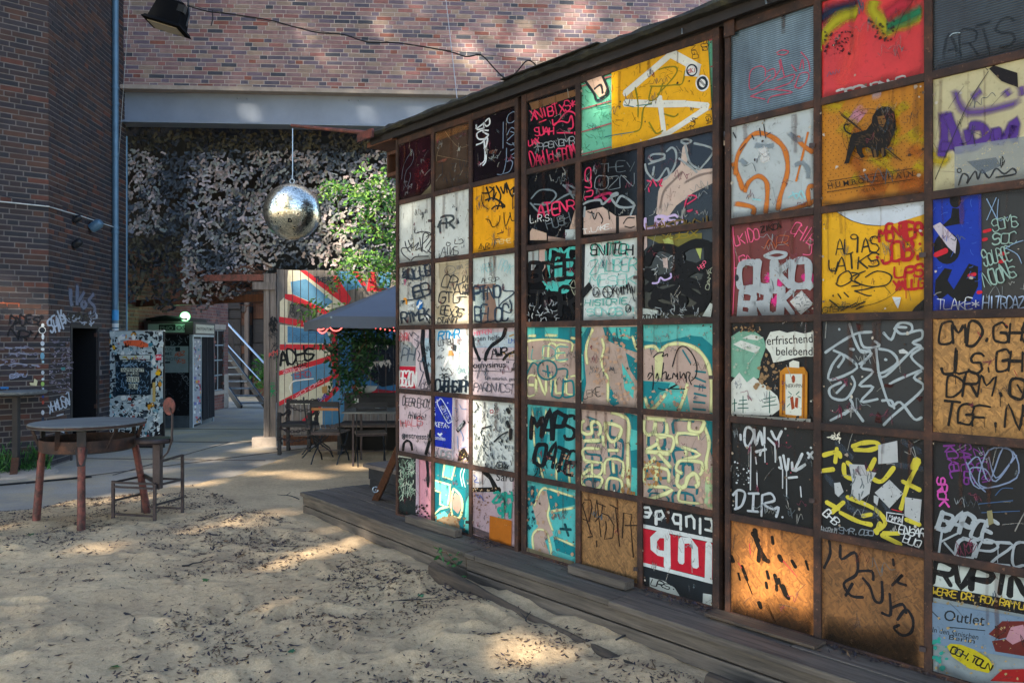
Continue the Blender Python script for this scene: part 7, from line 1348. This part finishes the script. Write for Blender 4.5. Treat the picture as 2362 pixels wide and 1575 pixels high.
V_.t('#15171c', 'DADESZ', 55, 915, 260, 900, 55, 9, jit=.3, soft=True); V_.t('#15171c', 'NRY', 40, 1000, 240, 1010, 50, 8, jit=.3, soft=True); V_.t('#8a93ac', 'ESPU', 60, 1232, 160, 1225, 22, 5); V_.g('#8e94a8', 8, '30,1050 70,1055;90,1050 150,1052;55,1085 100,1090;110,1083 170,1090;0,1155 20,1150;60,1150 100,1145 160,1155;190,1155 230,1160', .8); V_.rnd('#7a7a90', 40, 0, 1040, 230, 1170, 26, 4, 74, ang=0)
V_.f('#c0bc98', '175,1260 200,1262 205,1235 225,1250 218,1280 180,1275'); V_.f('#2c66a0', '0,1285 50,1285 50,1298 0,1298')
for y_, w2, h2, c in ((915, 16, 14, '#b8c4cc'), (945, 26, 22, '#1c222a'), (985, 14, 22, '#b8c4cc'), (1025, 20, 18, '#b0bcc8'), (1060, 18, 12, '#c8d0d4'), (1100, 22, 26, '#6a98b0'), (1135, 12, 10, '#9ab8c8'), (1200, 16, 16, '#a8b4c0'), (1240, 14, 10, '#b8c4cc'), (1268, 18, 16, '#8ab060'), (1300, 10, 12, '#9aa8b8'), (1345, 12, 10, '#30488c'), (1380, 12, 14, '#a04a40'), (1440, 16, 18, '#b0b8c4'), (1480, 14, 18, '#28384c')): V_.disc(c, 256-(w2-14)*.4, y_, w2*.6, h2*.8)
V_.circ('#c8d0d4', 252, 945, 20, 3)
for py_, rr_ in ((430, 0),): pass
c2.finish(wa)
# missing brick
mb = MB(); 
q_, z_ = WA.hit(20, 702); o = obj('broken_brick', WA.box(MB(), abs(q_)-.12, abs(q_)+.12, z_-.03, z_+.03, .003, .012), simple('raw_brick', lin('#a8583a'), .9), wa, label='raw orange broken brick face')

# ------------------------------------------------------------------ unseen trees added behind the viewer, crowns gapped to place the sun flecks
SV = np.array(SUN); U1 = np.cross(SV, [0, 0, 1]); U1 /= np.linalg.norm(U1); V1 = np.cross(U1, SV)
def pab(p): p = np.array(p); return np.array([p @ U1, p @ V1])
SPOTS = []      # (world point, radius) of sun flecks seen in the yard
def spot(p, r, r2=None): a, b = pab(p); SPOTS.append((a, b, r, r2 or r))
for px, py, r in ((1062, 640, .07), (1060, 690, .11), (1062, 750, .15), (1060, 810, .16), (1075, 870, .10), (1085, 930, .10), (1100, 1000, .13), (1090, 1070, .14), (1050, 1130, .15), (1000, 1100, .09), (1010, 1180, .1), (1228, 770, .07), (1390, 235, .14), (1300, 480, .05), (1560, 450, .04), (1745, 1290, .10), (1810, 1370, .10), (1700, 1400, .07), (1850, 1400, .07), (2000, 1330, .09), (1980, 1380, .06), (1480, 700, .03), (950, 470, .06), (2100, 640, .02)):
    q, z = SC.hit(px, py); spot(SC.pt(q, z), r)
for px, py, r, r2 in ((720, 1295, .13, .08), (660, 1315, .12, .07), (790, 1272, .14, .06), (560, 1215, .3, .06), (640, 1190, .3, .06), (480, 1235, .2, .05), (1235, 1515, .15, .1), (1180, 1500, .08, .05), (262, 1275, .2, .05), (20, 1225, .12, .07), (300, 1150, .5, .07), (450, 1120, .5, .07), (200, 1165, .4, .06), (560, 1095, .6, .08), (700, 1100, .5, .12), (850, 1085, .5, .12), (480, 1060, .5, .06), (600, 1040, .4, .08), (380, 1085, .4, .05), (120, 1100, .3, .05), (620, 1070, .3, .06), (930, 1110, .3, .1), (700, 1400, .1, .03), (400, 1450, .05, .03), (780, 1230, .12, .04), (860, 1250, .1, .05)):
    spot(ground(px, py), r, r2)
for px, py, r in ((760, 430, .5), (830, 450, .6), (900, 470, .5), (860, 540, .55), (790, 520, .35), (730, 560, .3), (880, 610, .5), (700, 600, .3), (640, 490, .10), (610, 510, .08), (760, 600, .3), (905, 400, .3), (560, 580, .1), (420, 560, .1)): spot(at(px, py, 12.9), r)
for px, py, r in ((860, 650, .3), (910, 650, .3), (680, 650, .14), (720, 690, .10), (640, 1040, .12), (605, 1015, .15), (650, 970, .06)): spot(at(px, py, 12.6), r)
rg = random.Random(77)
for px, py, r in ((1310, 40, .32), (1330, 10, .3), (1400, 90, .22), (1440, 45, .2), (1530, 20, .3), (1580, 60, .3), (1600, 120, .3), (1560, 150, .2), (1450, 150, .25), (1330, 170, .2), (1210, 55, .15), (1130, 60, .18), (1080, 110, .25), (1010, 130, .15), (880, 70, .15), (1640, 60, .4), (1690, 40, .4), (1090, 150, .15), (960, 258, .10), (940, 238, .06), (590, 278, .12), (850, 275, .08), (950, 170, .15), (1250, 120, .2), (1180, 100, .15), (700, 40, .15), (520, 20, .15)): spot(at(px, py, 13.2), r*.72)
for i in range(26): spot(at(rg.uniform(700, 1600), rg.uniform(0, 190), 13.2), rg.uniform(.03, .10))
for px, py, r in ((20, 690, .22), (55, 715, .2), (90, 720, .2), (5, 660, .16)): q, z = WA.hit(px, py); spot(WA.pt(q, z), r)
spot(BC+Vector((-.05, -.2, .1)), .2)
SP = np.array(SPOTS)
cor = []
for x, y, z in [(-9, 9, 0), (-9, 9, 8), (-6.2, 12.8, 0), (-6.2, 12.8, 8), (3, 1, 0), (-3, 1, 0), (2, 2.5, 0), (4.5, 14.5, 8.5), (2.5, 2.5, 3.6), (-6.5, 21, 0), (-9, 24, 3)]: cor.append(pab((x, y, z)))
cor = np.array(cor); a0, b0 = cor.min(0)-.8; a1, b1 = cor.max(0)+.8
n_ = int((a1-a0)*(b1-b0)*300); aa = rng.uniform(a0, a1, n_); bb_ = rng.uniform(b0, b1, n_)
keep = np.ones(n_, bool)
for a, b, r, r2 in SP:
    w_ = 1+.45*(vnoise(aa*1+90, bb_+90, 31, 2.2)-.5); keep &= ~((((aa-a)/((r+.05)*w_))**2+((bb_-b)/((r2+.05)*w_))**2) < 1)
keep &= ~((vnoise(aa+90, bb_+90, 32, 1.9) > .985))
aa, bb_ = aa[keep], bb_[keep]; yt = rng.uniform(-10.5, -4.5, len(aa))
base_ = aa[:, None]*U1[None]+bb_[:, None]*V1[None]; t_ = (yt-base_[:, 1])/SV[1]; P3 = base_+t_[:, None]*SV[None]
ok = P3[:, 2] > 1.2; P3 = P3[ok]
fr = frames_random(len(P3), tuple(SV), .55); s_ = rng.uniform(.11, .18, len(P3)); pal = np.array([lin(h) for h in ('#3c6a30', '#4f7c38', '#2f5a2c', '#5f8c40')]); cc = pal[rng.integers(0, 4, len(P3))]
LFB = np.array([(0, -1, 0), (.75, 0, .1), (0, 1, 0), (-.75, 0, .1)])
cxs = [-26, -19, -12, -5, 3]; own = np.argmin(np.abs(P3[:, 0][:, None]-np.array(cxs)[None]), 1)
for i, x in enumerate(cxs):
    m_ = own == i
    if m_.sum() < 50: continue
    t = thing('broadleaf_tree', 'tall leafy tree behind the viewer throwing dappled shade, tree %s' % ('far left', 'left', 'centre left', 'nearest', 'right')[i], 'tree', 'shade trees around the yard')
    leafmesh('crown', P3[m_], fr[m_], s_[m_], LFB, cc[m_], M['leaf'], t, 'stuff')
    top_z = float(P3[m_][:, 2].mean()); obj('trunk', MB().tube([(x, -8, -.1), (x+.2, -8.2, top_z*.5), (x, -8, top_z)], [.4, .3, .15], 10), M['brown_wood'], t, smooth=60)
print('spots', len(SPOTS), 'leaves', len(P3), 'litter', n_lit)
